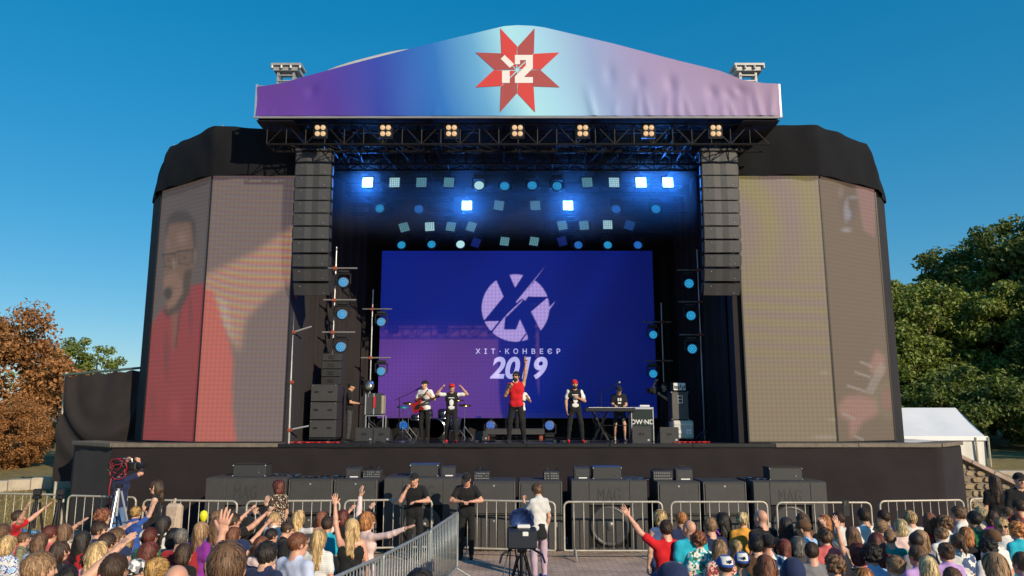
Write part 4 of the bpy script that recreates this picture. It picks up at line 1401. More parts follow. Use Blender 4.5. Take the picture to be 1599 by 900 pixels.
    for X in (-4.3, -2.2, 0, 2.2, 4.3):
        T('rafter_truss', (X, RY + 0.9, RZ0 - 0.05), (X, ROOF_BACK - 0.3, RZ0 - 0.05), 0.42, 14)
    for x0, x1, y, z in LIGHT_TRUSSES:
        T('lighting_truss', (x0, y, z), (x1, y, z), 0.3, int((x1 - x0) / 0.5))
        for X in np.linspace(x0 + 0.6, x1 - 0.6, 3):
            MB().cone((X, y, z + 0.15), (X, y, RZ0 - 0.05), 0.012, 0.012, 5).build('hoist_chain', M_black_metal, root, world=True)
    # --- four leg towers with hoist heads above the roof
    M_leg = M_truss_dark
    for s, px in ((-1, 451), (1, 1166)):
        X = -5.22 if s < 0 else 5.62
        T('leg_tower', (X, 25.7, DZ - 0.02), (X, 25.7, RZ0 + 0.2), 0.42, 20, M_leg)
        hd = at(px, 108, 18.6)
        mb = MB()
        mb.box((hd.x, 18.6, hd.z + 0.02), (0.78, 0.5, 0.06)).box((hd.x, 18.6, hd.z - 0.09), (0.66, 0.42, 0.1))
        for dx in (-0.22, 0.18): mb.box((hd.x + dx, 18.6, hd.z - 0.55), (0.06, 0.3, 0.9))
        for dz in (-0.25, -0.4): mb.box((hd.x - 0.02, 18.45, hd.z + dz), (0.4, 0.04, 0.03))
        for dx in (-0.36, -0.12, 0.12, 0.36): mb.cone((hd.x + dx, 18.36, hd.z - 0.02), (hd.x + dx, 18.36, hd.z - 0.1), 0.035, 0.035, 8)
        mb.build('hoist_head', mat('hoist_grey', (0.34, 0.34, 0.33), 0.5, metal=0.3, var=0.2), root, world=True)
LIGHT_TRUSSES = []
# ================================================================ LED screens
def led_mat(name, base, strength=1.0, dots=90.0, rough=0.45):
    """LED face: dark lamp grid in the sun plus the picture it gives off (stored per LED block in the mesh)"""
    m = mat(name, base, rough, spec=0.3)
    nt = m.node_tree; b = nt.nodes['Principled BSDF']
    b.inputs['Specular IOR Level'].default_value = 0.15
    at_ = nt.nodes.new('ShaderNodeAttribute'); at_.attribute_name = 'picture'; at_.attribute_type = 'GEOMETRY'
    tc = nt.nodes.new('ShaderNodeTexCoord')
    w = []
    sp = nt.nodes.new('ShaderNodeSeparateXYZ'); nt.links.new(tc.outputs['UV'], sp.inputs[0])
    for ax in ('X', 'Y'):
        s = nt.nodes.new('ShaderNodeMath'); s.operation = 'MULTIPLY'; s.inputs[1].default_value = dots * 2 * PI
        nt.links.new(sp.outputs[ax], s.inputs[0])
        c = nt.nodes.new('ShaderNodeMath'); c.operation = 'COSINE'; nt.links.new(s.outputs[0], c.inputs[0])
        w.append(c)
    ml = nt.nodes.new('ShaderNodeMath'); ml.operation = 'ADD'; nt.links.new(w[0].outputs[0], ml.inputs[0]); nt.links.new(w[1].outputs[0], ml.inputs[1])
    mr = nt.nodes.new('ShaderNodeMapRange'); mr.inputs['From Min'].default_value = -2; mr.inputs['From Max'].default_value = 2
    mr.inputs['To Min'].default_value = 0.84 * strength; mr.inputs['To Max'].default_value = 1.16 * strength
    nt.links.new(ml.outputs[0], mr.inputs['Value'])
    nt.links.new(at_.outputs['Color'], b.inputs['Emission Color'])
    nt.links.new(mr.outputs['Result'], b.inputs['Emission Strength'])
    return m

def led_panel(name, corners, nu, nv, paint, material, parent, px_map=None, module=0.06):
    """corners: bottom-left, bottom-right, top-right, top-left (world). paint(x, y) gets photo-like picture coordinates and returns linear rgb"""
    bl, br, tr, tl = [np.array(c) for c in corners]
    u, v = np.meshgrid(np.linspace(0, 1, nu + 1), np.linspace(0, 1, nv + 1), indexing='ij')
    P = (bl * (1 - u[..., None]) + br * u[..., None]) * (1 - v[..., None]) + (tl * (1 - u[..., None]) + tr * u[..., None]) * v[..., None]
    off = np.array(ORG[parent.name])
    V = (P - off).reshape(-1, 3)
    n = nv + 1
    I, J = np.meshgrid(np.arange(nu), np.arange(nv), indexing='ij')
    a = (I * n + J).ravel()
    F = np.stack([a, a + n, a + n + 1, a + 1], 1)
    me = np_mesh(name, V, F, material, smooth=False)
    q = px_map
    X = (q[0][0] * (1 - u) + q[1][0] * u) * (1 - v) + (q[3][0] * (1 - u) + q[2][0] * u) * v
    Y = (q[0][1] * (1 - u) + q[1][1] * u) * (1 - v) + (q[3][1] * (1 - u) + q[2][1] * u) * v
    col = np.clip(paint(X, Y), 0, 50).reshape(-1, 3)
    att = me.color_attributes.new('picture', 'FLOAT_COLOR', 'POINT')
    att.data.foreach_set('color', np.concatenate([col, np.ones((len(col), 1))], 1).astype(np.float32).ravel())
    W_ = np.linalg.norm(br - bl); H_ = np.linalg.norm(tl - bl)
    uvl = me.uv_layers.new(name='UVMap')
    uv = np.stack([u * W_, v * H_], -1).reshape(-1, 2)
    uvl.data.foreach_set('uv', uv[F.ravel()].astype(np.float32).ravel())
    return link(name, me, parent)

def inside(X, Y, poly):
    r = np.zeros(X.shape, bool)
    n = len(poly)
    for i in range(n):
        (x0, y0), (x1, y1) = poly[i], poly[(i + 1) % n]
        c = ((y0 > Y) != (y1 > Y)) & (X < (x1 - x0) * (Y - y0) / ((y1 - y0) if y1 != y0 else 1e-9) + x0)
        r ^= c
    return r.astype(float)
def blur(A, k=1, it=2):
    for _ in range(it):
        for ax in (0, 1):
            p = np.concatenate([np.repeat(np.take(A, [0], ax), k, ax), A, np.repeat(np.take(A, [-1], ax), k, ax)], ax)
            A = sum(np.take(p, range(i, i + A.shape[ax]), ax) for i in range(2 * k + 1)) / (2 * k + 1)
    return A
def over(base, mask, col): return base * (1 - mask[..., None]) + np.array(col) * mask[..., None]
def ell(X, Y, cx, cy, rx, ry, soft=0.25):
    return np.clip((1 - np.sqrt(((X - cx) / rx) ** 2 + ((Y - cy) / ry) ** 2)) / soft, 0, 1)

def hexes(s): return np.array(lin(s))
SUNLIT = 0.07          # what the sun already adds on the lamp faces

def paint_left_angled(X, Y):
    B = np.zeros(X.shape + (3,)) + np.array((0.10, 0.075, 0.068))
    B = B * (0.85 + 0.25 * np.clip((Y - 300) / 200, 0, 1))[..., None]
    # shirt
    sh = blur(inside(X, Y, [(200, 700), (228, 530), (248, 500), (268, 480), (292, 455), (340, 450), (340, 700)]), 1, 2)
    B = over(B, sh, (0.27, 0.032, 0.034))
    for cx, cy, w, h, c in ((262, 560, 7, 60, (0.14, 0.03, 0.03)), (300, 500, 5, 45, (0.15, 0.025, 0.025)), (275, 650, 14, 30, (0.34, 0.05, 0.05)), (318, 600, 14, 70, (0.34, 0.045, 0.045)), (240, 640, 8, 40, (0.2, 0.03, 0.03))):
        B = over(B, ell(X, Y, cx, cy, w, h, 0.8) * sh * 0.7, c)
    # head: hair, forehead, glasses, fist with microphone, short beard
    hair = blur(inside(X, Y, [(262, 365), (266, 342), (280, 331), (298, 334), (310, 352), (309, 400), (303, 392), (301, 356), (268, 358), (264, 385)]), 1, 3)
    B = over(B, hair * 0.85, (0.040, 0.026, 0.023))
    face = blur(inside(X, Y, [(259, 420), (263, 375), (268, 354), (302, 352), (306, 385), (306, 430), (296, 470), (280, 498), (266, 500), (258, 470)]), 1, 3)
    B = over(B, face * 0.9, (0.165, 0.092, 0.056))
    B = over(B, ell(X, Y, 288, 378, 12, 15, 0.9) * 0.7, (0.25, 0.145, 0.115))
    B = over(B, ell(X, Y, 265, 387, 6, 12, 0.9) * 0.6, (0.21, 0.11, 0.12))
    B = over(B, ell(X, Y, 308, 405, 4, 16, 0.8) * 0.5, (0.22, 0.13, 0.085))
    beard = blur(inside(X, Y, [(292, 430), (304, 425), (300, 465), (284, 495), (262, 505), (256, 492), (272, 480), (286, 462)]), 1, 2)
    B = over(B, beard * 0.8, (0.045, 0.030, 0.024))
    for (x0, x1, y0, y1) in ((257, 277, 404, 425), (281, 305, 399, 421)):
        lens = [(x0, y0), (x1, y0 - 1.5), (x1 - 1, y1 - 4), ((x0 + x1) / 2 + 3, y1), (x0 + 3, y1 - 2)]
        B = over(B, blur(inside(X, Y, lens), 1, 1) * 0.35, (0.10, 0.060, 0.035))
        for a, b in zip(lens, lens[1:] + lens[:1]):
            t = np.clip(((X - a[0]) * (b[0] - a[0]) + (Y - a[1]) * (b[1] - a[1])) / ((b[0] - a[0]) ** 2 + (b[1] - a[1]) ** 2), 0, 1)
            d = np.hypot(X - a[0] - t * (b[0] - a[0]), Y - a[1] - t * (b[1] - a[1]))
            B = over(B, np.clip(1.4 - d / 1.7, 0, 1) * (0.75 if a[1] < y0 + 3 and b[1] < y0 + 3 else 0.4), (0.028, 0.018, 0.015))
    B = over(B, ell(X, Y, 276, 402, 4, 2, 0.8) * 0.6, (0.03, 0.02, 0.016))
    B = over(B, ell(X, Y, 275, 419, 4, 13, 0.9) * 0.8, (0.27, 0.17, 0.115))
    B = over(B, ell(X, Y, 292, 409, 4, 2.2, 0.6) * 0.6, (0.03, 0.02, 0.015)); B = over(B, ell(X, Y, 266, 412, 3.5, 2.2, 0.6) * 0.6, (0.03, 0.02, 0.015))
    fist = blur(inside(X, Y, [(258, 442), (268, 433), (280, 434), (289, 448), (288, 466), (276, 486), (262, 492), (268, 470), (276, 458), (268, 452), (258, 462)]), 1, 2)
    B = over(B, fist * 0.9, (0.235, 0.125, 0.082))
    for yy in (441, 449, 458): B = over(B, ell(X, Y, 279, yy, 8, 1.6, 0.8) * 0.5, (0.11, 0.06, 0.04))
    B = over(B, ell(X, Y, 265, 466, 9, 13, 0.5) * 0.9, (0.035, 0.024, 0.022))
    B = over(B, blur(inside(X, Y, [(270, 500), (282, 494), (278, 545), (272, 560)]), 1, 2) * 0.6, (0.17, 0.10, 0.065))
    B = over(B, blur(inside(X, Y, [(282, 494), (286, 494), (278, 552), (275, 552)]), 1, 1) * 0.6, (0.06, 0.02, 0.018))
    w = Y * 0.9 + X * 0.1
    B = B * (1 + 0.05 * np.sin(w))[..., None]
    return B * 0.8

def moire(X, Y, fx, fy, ph=0): return np.sin(X * fx + Y * fy + ph)
def paint_left_front(X, Y):
    B = np.zeros(X.shape + (3,)) + np.array((0.115, 0.082, 0.082))
    B = B * (0.9 + 0.2 * np.clip((Y - 275) / 420, 0, 1))[..., None]
    arm = blur(inside(X, Y, [(318, 440), (345, 428), (400, 400), (470, 350), (470, 440), (420, 470), (385, 505), (374, 560), (352, 520), (318, 480)]), 2, 2)
    B = over(B, arm, (0.30, 0.165, 0.115))
    B = over(B, blur(inside(X, Y, [(340, 470), (356, 480), (366, 545), (350, 520)]), 1, 2) * 0.6, (0.36, 0.27, 0.22))
    sh = blur(inside(X, Y, [(300, 700), (310, 460), (334, 462), (345, 500), (358, 540), (364, 570), (362, 640), (369, 700)]), 1, 2)
    B = over(B, sh, (0.40, 0.075, 0.06))
    w = Y * 0.55 - X * 0.10 + 3 * np.sin(X * 0.03) + 2.5 * np.sin(Y * 0.02)
    amp = (0.06 + 0.17 * arm + 0.07 * np.clip((560 - Y) / 260, 0, 1))
    B = B * (1 + amp[..., None] * np.stack([0.5 * np.sin(w), np.sin(w + 1.9), 1.3 * np.sin(w + 3.6)], -1))
    return B * 0.95
def paint_right_front(X, Y):
    B = np.zeros(X.shape + (3,)) + np.array((0.19, 0.145, 0.085))
    r = np.hypot((X - 1130) * 1.0, (Y - 370) * 0.75)
    q = np.clip((640 - Y) / 200, 0, 1)
    s = np.sin(r * 0.095 + 0.9) * np.clip((470 - Y) / 120, 0, 1) + np.sin(Y * 0.26 - X * 0.02) * np.clip((Y - 420) / 60, 0, 1) * q
    B = B * (1 + 0.26 * s[..., None] * np.array((0.12, 0.5, -1.2)))
    B = over(B, np.clip((X - 1150) / 120, 0, 1) * 0.15 * q, (0.22, 0.16, 0.14))
    for cx, cy, w, h in ((1310, 660, 22, 4), (1290, 686, 30, 5), (1288, 588, 9, 4)):
        B = over(B, ell(X, Y, cx, cy, w, h, 0.6) * 0.5, (0.30, 0.24, 0.20))
    return B * 0.92
def paint_right_angled(X, Y):
    B = np.zeros(X.shape + (3,)) + np.array((0.125, 0.085, 0.052))
    B = over(B, blur(inside(X, Y, [(1330, 285), (1362, 292), (1364, 372), (1345, 360), (1338, 320)]), 1, 2) * 0.85, (0.26, 0.13, 0.115))
    B = over(B, ell(X, Y, 1322, 318, 18, 40, 0.6) * 0.7, (0.08, 0.055, 0.045))
    for cx, cy, w, h, c in ((1318, 328, 6, 26, (0.26, 0.24, 0.26)), (1319, 360, 11, 6, (0.28, 0.26, 0.27)), (1309, 298, 6, 12, (0.2, 0.13, 0.11)), (1322, 335, 6, 12, (0.22, 0.24, 0.30)), (1328, 306, 12, 4, (0.2, 0.2, 0.22))):
        B = over(B, ell(X, Y, cx, cy, w, h, 0.7) * 0.7, c)
    # hands on a fretboard
    skin = (0.30, 0.15, 0.115)
    hand = blur(inside(X, Y, [(1310, 640), (1322, 625), (1345, 622), (1372, 628), (1375, 650), (1350, 662), (1338, 680), (1330, 690), (1328, 660), (1312, 655)]), 1, 4)
    B = over(B, hand * 0.85, skin)
    for a_, b_ in ((1322, 640), (1334, 652), (1340, 668)): B = over(B, ell(X, Y, a_, b_, 12, 2, 0.9) * 0.45, (0.14, 0.09, 0.06))
    B = over(B, blur(inside(X, Y, [(1358, 580), (1370, 552), (1384, 560), (1386, 590), (1366, 590)]), 1, 4) * 0.85, skin)
    B = over(B, blur(inside(X, Y, [(1352, 618), (1376, 570), (1388, 578), (1366, 622)]), 1, 1) * 0.6, (0.28, 0.24, 0.2))
    for a, b in (((1325, 608), (1352, 616)), ((1337, 587), (1360, 594)), ((1345, 571), (1362, 577)), ((1318, 651), (1336, 658)), ((1336, 684), (1350, 690))):
        t = np.clip(((X - a[0]) * (b[0] - a[0]) + (Y - a[1]) * (b[1] - a[1])) / ((b[0] - a[0]) ** 2 + (b[1] - a[1]) ** 2), 0, 1)
        B = over(B, np.clip(1.6 - np.hypot(X - a[0] - t * (b[0] - a[0]), Y - a[1] - t * (b[1] - a[1])) / 1.6, 0, 1) * 0.7, (0.30, 0.25, 0.22))
    ring = np.abs(np.hypot((X - 1392) * 1.2, Y - 628) - 24)
    B = over(B, np.clip(1 - ring / 10, 0, 1) * 0.5, (0.17, 0.16, 0.08))
    B = over(B, ell(X, Y, 1390, 628, 16, 24, 0.6) * 0.5, (0.28, 0.12, 0.10))
    return B * 0.9

ML = led_mat('led_lamp_face', (0.060, 0.052, 0.048), 1.0, 9.0)
CZ = 8.97
def screen_tower(side):
    s = -1 if side < 0 else 1
    if s < 0:
        A = (-5.60, 18.92); Bc = (-7.78, 18.92); Cc = (-9.72, 20.3); D = (-10.42, 21.3)
        lab = 'left screen tower showing a close-up of the singer in red, black drape on top'
    else:
        A = (5.80, 18.92); Bc = (7.98, 18.92); Cc = (10.0, 20.15); D = (10.82, 21.3)
        lab = 'right screen tower showing hands on a guitar, black drape on top'
    root = empty('screen_tower', (Bc[0], Bc[1], DZ), 0, lab, 'screen tower', 'LED screen towers beside the stage opening')
    z0, z1 = DZ + 0.02, CZ
    def quad(p, q): return [(p[0], p[1], z0), (q[0], q[1], z0), (q[0], q[1], z1), (p[0], p[1], z1)]
    if s < 0:
        led_panel('screen_panel', quad(Cc, Bc), 64, 190, paint_left_angled, ML, root, [(222, 692), (303, 694), (337, 276), (256, 299)])
        led_panel('screen_panel', quad(Bc, A), 64, 190, paint_left_front, ML, root, [(303, 694), (442, 694), (464, 274), (337, 276)])
    else:
        led_panel('screen_panel', quad(A, Bc), 64, 190, paint_right_front, ML, root, [(1170, 694), (1310, 694), (1277, 270), (1148, 270)])
        led_panel('screen_panel', quad(Bc, Cc), 64, 190, paint_right_angled, ML, root, [(1310, 694), (1405, 690), (1361, 292), (1277, 270)])
    # thin black seams and edges, set a little proud
    mb = MB()
    for p in (A, Bc, Cc): mb.box((p[0], p[1] - 0.012, (z0 + z1) / 2), (0.035, 0.03, z1 - z0))
    for p, q in ((A, Bc), (Bc, Cc)):
        a, b = Vector((*p, z0)), Vector((*q, z0))
        mb.cone(a + Vector((0, -0.012, 0.0)), b + Vector((0, -0.012, 0.0)), 0.02, 0.02, 5); a.z = b.z = z1
        mb.cone(a + Vector((0, -0.012, 0)), b + Vector((0, -0.012, 0)), 0.02, 0.02, 5)
    mb.build('screen_frame', M_black_metal, root, world=True)
    # back and sides
    poly = [A, Bc, Cc, D, (D[0], 24.4), (A[0] + s * -0.0, 24.4)]
    off = 0.03
    pl = [(A[0], A[1] + off), (Bc[0], Bc[1] + off), (Cc[0] - s * 0.0, Cc[1] + off), (D[0], D[1]), (D[0], 24.4), (A[0], 24.4)]
    if s > 0: pl = pl[::-1]
    MB().prism(pl, (0, 0, CZ + 0.05), (1, 0, 0), (0, 1, 0), CZ + 0.05 - DZ - 0.002).build('side_cover', M_black_cloth, root, world=True)
    if s > 0: MB().box((A[0] - 0.115, 19.02, (DZ + CZ) / 2), (0.20, 0.06, CZ - DZ - 0.01)).build('sun_block_flap', M_black_cloth, root, world=True)  # added cloth strip that keeps a sliver of sun off the video screen
    # crown drape: taller than the screens, a little fuller than they are
    top = 10.28
    path = [(A[0], A[1] - 0.10), (Bc[0] - s * 0.02, Bc[1] - 0.14), (Cc[0] + s * 0.04, Cc[1] - 0.12), (D[0] + s * 0.02, D[1]), (D[0] + s * 0.02, 24.5), (A[0], 24.5)]
    pts = []
    for p, q in zip(path[:-1], path[1:]):
        n = max(3, int(math.hypot(q[0] - p[0], q[1] - p[1]) / 0.09))
        for i in range(n): pts.append((p[0] + (q[0] - p[0]) * i / n, p[1] + (q[1] - p[1]) * i / n))
    pts.append(path[-1])
    nv = 16; vs = []
    rr = random.Random(8 + s)
    wr = [(rr.uniform(0, 6), rr.uniform(3, 9), rr.uniform(-5, 5), rr.uniform(0.004, 0.012)) for _ in range(8)]
    cx, cy = (A[0] + D[0]) / 2, 22.0
    for k, (x, y) in enumerate(pts):
        dx, dy = x - cx, y - cy; L = math.hypot(dx, dy); dx /= L; dy /= L
        for j in range(nv + 1):
            v = j / nv
            zb = CZ - 0.02 - 0.04 * math.sin(k * 0.21) ** 2
            if s < 0: tt = top - 0.03 * math.sin(k * 0.13) ** 2
            else: tt = top + 0.02
            if k * 0.09 < 2.0 and s < 0: tt -= 0.12 * max(0, 1 - k * 0.09 / 1.6)
            z = zb + (tt - zb) * v
            d = 0.045 * math.sin(PI * v) ** 0.8 + 0.015 - 0.04 * max(0, v - 0.8) / 0.2
            for ph, fx, fz, a in wr: d += a * math.sin(k * 0.09 * fx + z * fz + ph)
            if k > 55: d -= 0.24 * v
            elif k > 25: d -= 0.24 * v * (k - 25) / 30
            vs.append((x + dx * d, y + dy * d, z))
    n = nv + 1
    mb = MB().add(vs, [(i * n + j, (i + 1) * n + j, (i + 1) * n + j + 1, i * n + j + 1) for i in range(len(pts) - 1) for j in range(nv)])
    mb.add([vs[i * n + nv] for i in range(len(pts))], [tuple(range(len(pts)))])
    mb.build('crown_drape', M_crown_cloth, root, smooth=True, world=True)
    mb = MB()
    for (x, y) in ((Bc[0] - s * 0.1, Bc[1] + 0.2), (Bc[0] + s * 0.45, Bc[1] + 0.5), (Cc[0] - s * 0.1, Cc[1] + 0.3), (Cc[0] - s * 0.5, Cc[1] + 0.1)):
        mb.cone((x, y, top - 0.3), (x, y, top + 0.14), 0.02, 0.02, 6)
    mb.build('tube_ends', M_alu, root, world=True)
screen_tower(-1)
screen_tower(1)

# ================================================================ centre screen
def paint_center(X, Y):
    u = (X - 595) / 428; v = (Y - 392) / 262
    B = np.zeros(X.shape + (3,)) + np.array((0.001, 0.011, 0.165))
    B = B * (1.15 - 0.55 * np.clip(u, 0, 1))[..., None]
    B = over(B, np.clip((v - 0.40) / 0.3, 0, 1) * np.clip((0.55 - u) / 0.4, 0, 1) * 0.6, (0.07, 0.028, 0.24))  # purple of the sunlit lower left, painted into the picture's emission
    B = B * (1 - 0.10 * np.clip((Y - 600) / 50, 0, 1))[..., None]
    B = over(B, np.clip((v - 0.95) / 0.05, 0, 1) * 0.3, (0.02, 0.03, 0.10))
    # soft streaks of light crossing the picture
    for a, w, c in ((X - 860 + (Y - 400) * 0.4, 60, 0.35), (X - 960 + (Y - 400) * 0.55, 26, 0.3), (X - 700 + (Y - 500) * 0.9, 40, 0.2)):
        B = B * (1 + c * np.exp(-(a / w) ** 2))[..., None]
    # emblem: pale disc broken into six pieces by two dark letters and a slanting stroke of light
    q = lambda pts: [(720 + x / 4.1, 410 + y / 4.1) for x, y in pts]
    pieces = [q(p) for p in ([(305, 70), (347, 168), (410, 70)], [(222, 115), (272, 228), (150, 378), (60, 378), (60, 115)], [(150, 388), (243, 385), (196, 446), (120, 440)],
                             [(205, 452), (283, 354), (275, 440), (353, 440), (378, 375), (425, 478), (430, 530), (200, 530)], [(478, 122), (600, 180), (562, 228), (430, 226), (412, 254), (398, 240), (370, 250)],
                             [(620, 225), (552, 238), (450, 325), (513, 449), (640, 430)])]
    line1, line2, line3, slit = q([(545, 26), (360, 268), (352, 262)]), q([(400, 242), (388, 262), (284, 364), (290, 346)]), q([(608, 256), (568, 312), (562, 302)]), q([(415, 462), (420, 470), (384, 520), (372, 520)])
    disc = np.zeros(X.shape); lit = np.zeros(X.shape)
    for ox in (-0.45, 0, 0.45):
        for oy in (-0.45, 0, 0.45):
            x, y = X + ox, Y + oy
            d = (np.hypot(x - 805.3, y - 483.0) < 53).astype(float)
            m = np.zeros(X.shape)
            for p in pieces: m = np.maximum(m, inside(x, y, p))
            m = m * d * (1 - inside(x, y, slit))
            for p in (line1, line2, line3): m = np.maximum(m, inside(x, y, p))
            lit += m / 9
    return over(B, lit * 0.96, (0.40, 0.30, 0.68))
def center_screen():
    Y = 24.9
    bl, br, tr, tl = at(589, 653, Y), at(1025, 653, Y), at(1020, 392, Y), at(597, 392, Y)
    xl, xr = (bl.x + tl.x) / 2, (br.x + tr.x) / 2
    z0, z1 = bl.z, tl.z
    root = empty('video_screen', (0, Y, z0), 0, 'large blue video screen at the back of the stage with pale emblem and 2019', 'video screen')
    m = led_mat('led_wall_face', (0.062, 0.020, 0.045), 1.0, 8.0)
    led_panel('screen_picture', [(xl, Y, z0), (xr, Y, z0), (xr, Y, z1), (xl, Y, z1)], 400, 246, paint_center, m, root, [(593, 653), (1023, 653), (1023, 392), (593, 392)])
    MB().box(((xl + xr) / 2, Y + 0.14, (z0 + z1) / 2), (xr - xl + 0.04, 0.22, z1 - z0 + 0.04)).build('cabinet_back', M_black_metal, root, world=True)
    mb = MB()
    for X in np.linspace(xl + 0.3, xr - 0.3, 6): mb.box((X, Y + 0.14, (z0 + DZ) / 2), (0.08, 0.2, z0 - DZ))
    mb.build('screen_legs', M_black_metal, root, world=True)
    mp = mat('screen_lettering', (0.15, 0.1, 0.2), 0.5, emis=(0.46, 0.44, 0.80), estr=1.0)
    ppm = (br.x - bl.x) / 436.0
    def txt(name, body_, x, y, size, w, shear=0.0, bold=0.0, sp=1.0):
        c = bpy.data.curves.new(name, 'FONT')
        c.body = body_; c.size = size; c.shear = shear; c.extrude = 0.002; c.space_character = sp; c.bevel_depth = bold; c.bevel_resolution = 0
        c.align_x = 'CENTER'; c.align_y = 'CENTER'
        c.materials.append(mp)
        o = text_mesh(name, c, root)
        p = at(x, y, Y)
        o.location = (p.x, -0.012, p.z - z0)
        o.rotation_euler = (PI / 2, 0, 0)
        bpy.context.view_layer.update()
        o.scale = (w * ppm / max(o.dimensions.x, 1e-3),) * 2 + (1,)
        return o
    txt('lettering', '\u0425\u0406\u0422\u00b7\u041a\u041e\u041d\u0412\u0415\u0404\u0420', 809, 549.5, 0.24, 134, 0, 0.004, 2.1)
    o = txt('year', '2019', 808, 576.5, 0.7, 91, 0.22, 0.024)
    bpy.context.view_layer.update()
    o.scale[1] = o.scale[0] * 1.05
    # frame round the picture
center_screen()

# ================================================================ curtains
def curtain(name, pts, z0, z1, amp, wl, label, seed=0, m=None):
    vs, k = [], 0
    P = []
    for (a, b) in zip(pts[:-1], pts[1:]):
        L = math.hypot(b[0] - a[0], b[1] - a[1]); n = max(4, int(L / 0.07))
        for i in range(n):
            u = i / n
            P.append((a[0] + (b[0] - a[0]) * u, a[1] + (b[1] - a[1]) * u, -(b[1] - a[1]) / L, (b[0] - a[0]) / L))
    r = random.Random(seed); nz = 10
    for i, (x, y, nx, ny) in enumerate(P):
        for j in range(nz + 1):
            v = j / nz
            d = amp * math.sin(i * 0.07 / wl * 6.28 + math.sin(i * 0.11) * 1.2 + v * 0.7 * math.sin(i * 0.05)) * (0.45 + 0.55 * (1 - v))
            vs.append((x + nx * d, y + ny * d, z0 + (z1 - z0) * v))
    n = nz + 1
    root = MB().add(vs, [(i * n + j, (i + 1) * n + j, (i + 1) * n + j + 1, i * n + j + 1) for i in range(len(P) - 1) for j in range(nz)]).build(name, m or M_black_cloth, smooth=True)
    return tag(root, label, 'curtain', 'black stage curtains')
curtain('stage_curtain', [(-6.2, 25.5), (6.4, 25.5)], DZ, 10.2, 0.06, 0.5, 'black curtain hanging behind the video screen', 1)
curtain('stage_curtain', [(-5.75, 20.0), (-5.35, 21.6), (-4.75, 24.6)], DZ, 9.9, 0.07, 0.62, 'sunlit black curtain closing the left side of the stage', 2)
curtain('stage_curtain', [(5.75, 20.2), (5.5, 22.0), (5.35, 24.6)], DZ, 9.9, 0.07, 0.62, 'shaded black curtain closing the right side of the stage', 3)
# ================================================================ line arrays
M_grille = mat('speaker_grille', (0.050, 0.050, 0.053), 0.55, metal=0.25, var=0.15, vscale=12, bump=0.25, bscale=220)
M_cab = mat('speaker_cabinet', (0.028, 0.028, 0.030), 0.6, var=0.2, vscale=10, bump=0.15, bscale=120)
def line_array(xt, label):
    Yt = 18.66
    top = at(xt, 243, Yt); bot = at(xt - 4 if xt < 800 else xt + 2, 456, Yt)
    root = empty('line_array', (top.x, Yt, bot.z), 0, label, 'speaker array', 'line arrays hanging at the stage opening')
    H = top.z - bot.z; n = 11; h = H / n
    W_ = 0.91
    rel = Vector((top.x, Yt, bot.z))
    y, z, a = 0.0, H, 0.0
    for i in range(n):
        tilt = math.radians(1.0 + (0 if i < 6 else (i - 5) * 2.4))
        a += tilt * (0.25 if i < 6 else 0.55)
        R = Matrix.Rotation(a, 3, 'X')
        c = Vector((0, y, z)) + R @ Vector((0, 0, -h / 2))
        y, z = (Vector((0, y, z)) + R @ Vector((0, 0, -h)))[1:]
        e = MB()
        hw, hd, hh = W_ / 2, 0.34, h / 2 - 0.006
        # trapezoid body: wide at the front, narrow at the back
        V = [(-hw, -hd, -hh), (hw, -hd, -hh), (hw, -hd, hh), (-hw, -hd, hh), (-hw * 0.55, hd, -hh * 0.8), (hw * 0.55, hd, -hh * 0.8), (hw * 0.55, hd, hh * 0.8), (-hw * 0.55, hd, hh * 0.8)]
        e.add([R @ Vector(p) + c for p in V], [(0, 1, 2, 3), (5, 4, 7, 6), (1, 5, 6, 2), (4, 0, 3, 7), (3, 2, 6, 7), (4, 5, 1, 0)])
        for sx in (-1, 1): e.box(c + R @ Vector((sx * (hw + 0.012), -hd + 0.09, 0)), (0.028, 0.11, hh * 1.5), R)
        cab = e.build('speaker_cabinet', M_cab, root)
        g = MB()
        # folded grille: two faces that meet in a shallow vee, side wings
        for x0, x1, y0, y1 in ((-hw + 0.015, -0.16, -0.012, -0.03), (-0.16, 0.0, -0.03, -0.016), (0.0, 0.16, -0.016, -0.03), (0.16, hw - 0.015, -0.03, -0.012)):
            V = [(x0, -hd + y0, -hh + 0.012), (x1, -hd + y1, -hh + 0.012), (x1, -hd + y1, hh - 0.012), (x0, -hd + y0, hh - 0.012)]
            g.add([R @ Vector(p) + c for p in V], [(0, 1, 2, 3)])
        g.build('grille', M_grille, cab)
        b = MB()
        for bx, bz in ((-hw * 0.62, hh * 0.55), (hw * 0.66, -hh * 0.55)):
            b.ball(c + R @ Vector((bx, -hd - 0.03, bz)), 0.013, 6, 4)
        b.build('rivet', M_alu, cab)
    mb = MB()
    mb.bbox((0, -0.05, H + 0.03), (W_ + 0.04, 0.62, 0.06), 0.01)
    for sx in (-1, 1): mb.box((sx * 0.3, 0, H + 0.1), (0.05, 0.5, 0.1))
    mb.build('flying_frame', M_dark_grey, root)
    mb = MB()
    mb.cone((0, 0.05, H + 0.12), (0, 0.05, RZ0 - rel.z - 0.2), 0.014, 0.014, 6)
    mb.build('hoist_chain', M_alu, root)
    MB().bbox((0.02, 0.05, H + 0.3), (0.3, 0.18, 0.16), 0.02).build('chain_hoist', M_dark_grey, root)
    return root
line_array(496, 'tall black speaker array hanging beside the left screen tower')
line_array(1117, 'tall grey black speaker array hanging beside the right screen tower')

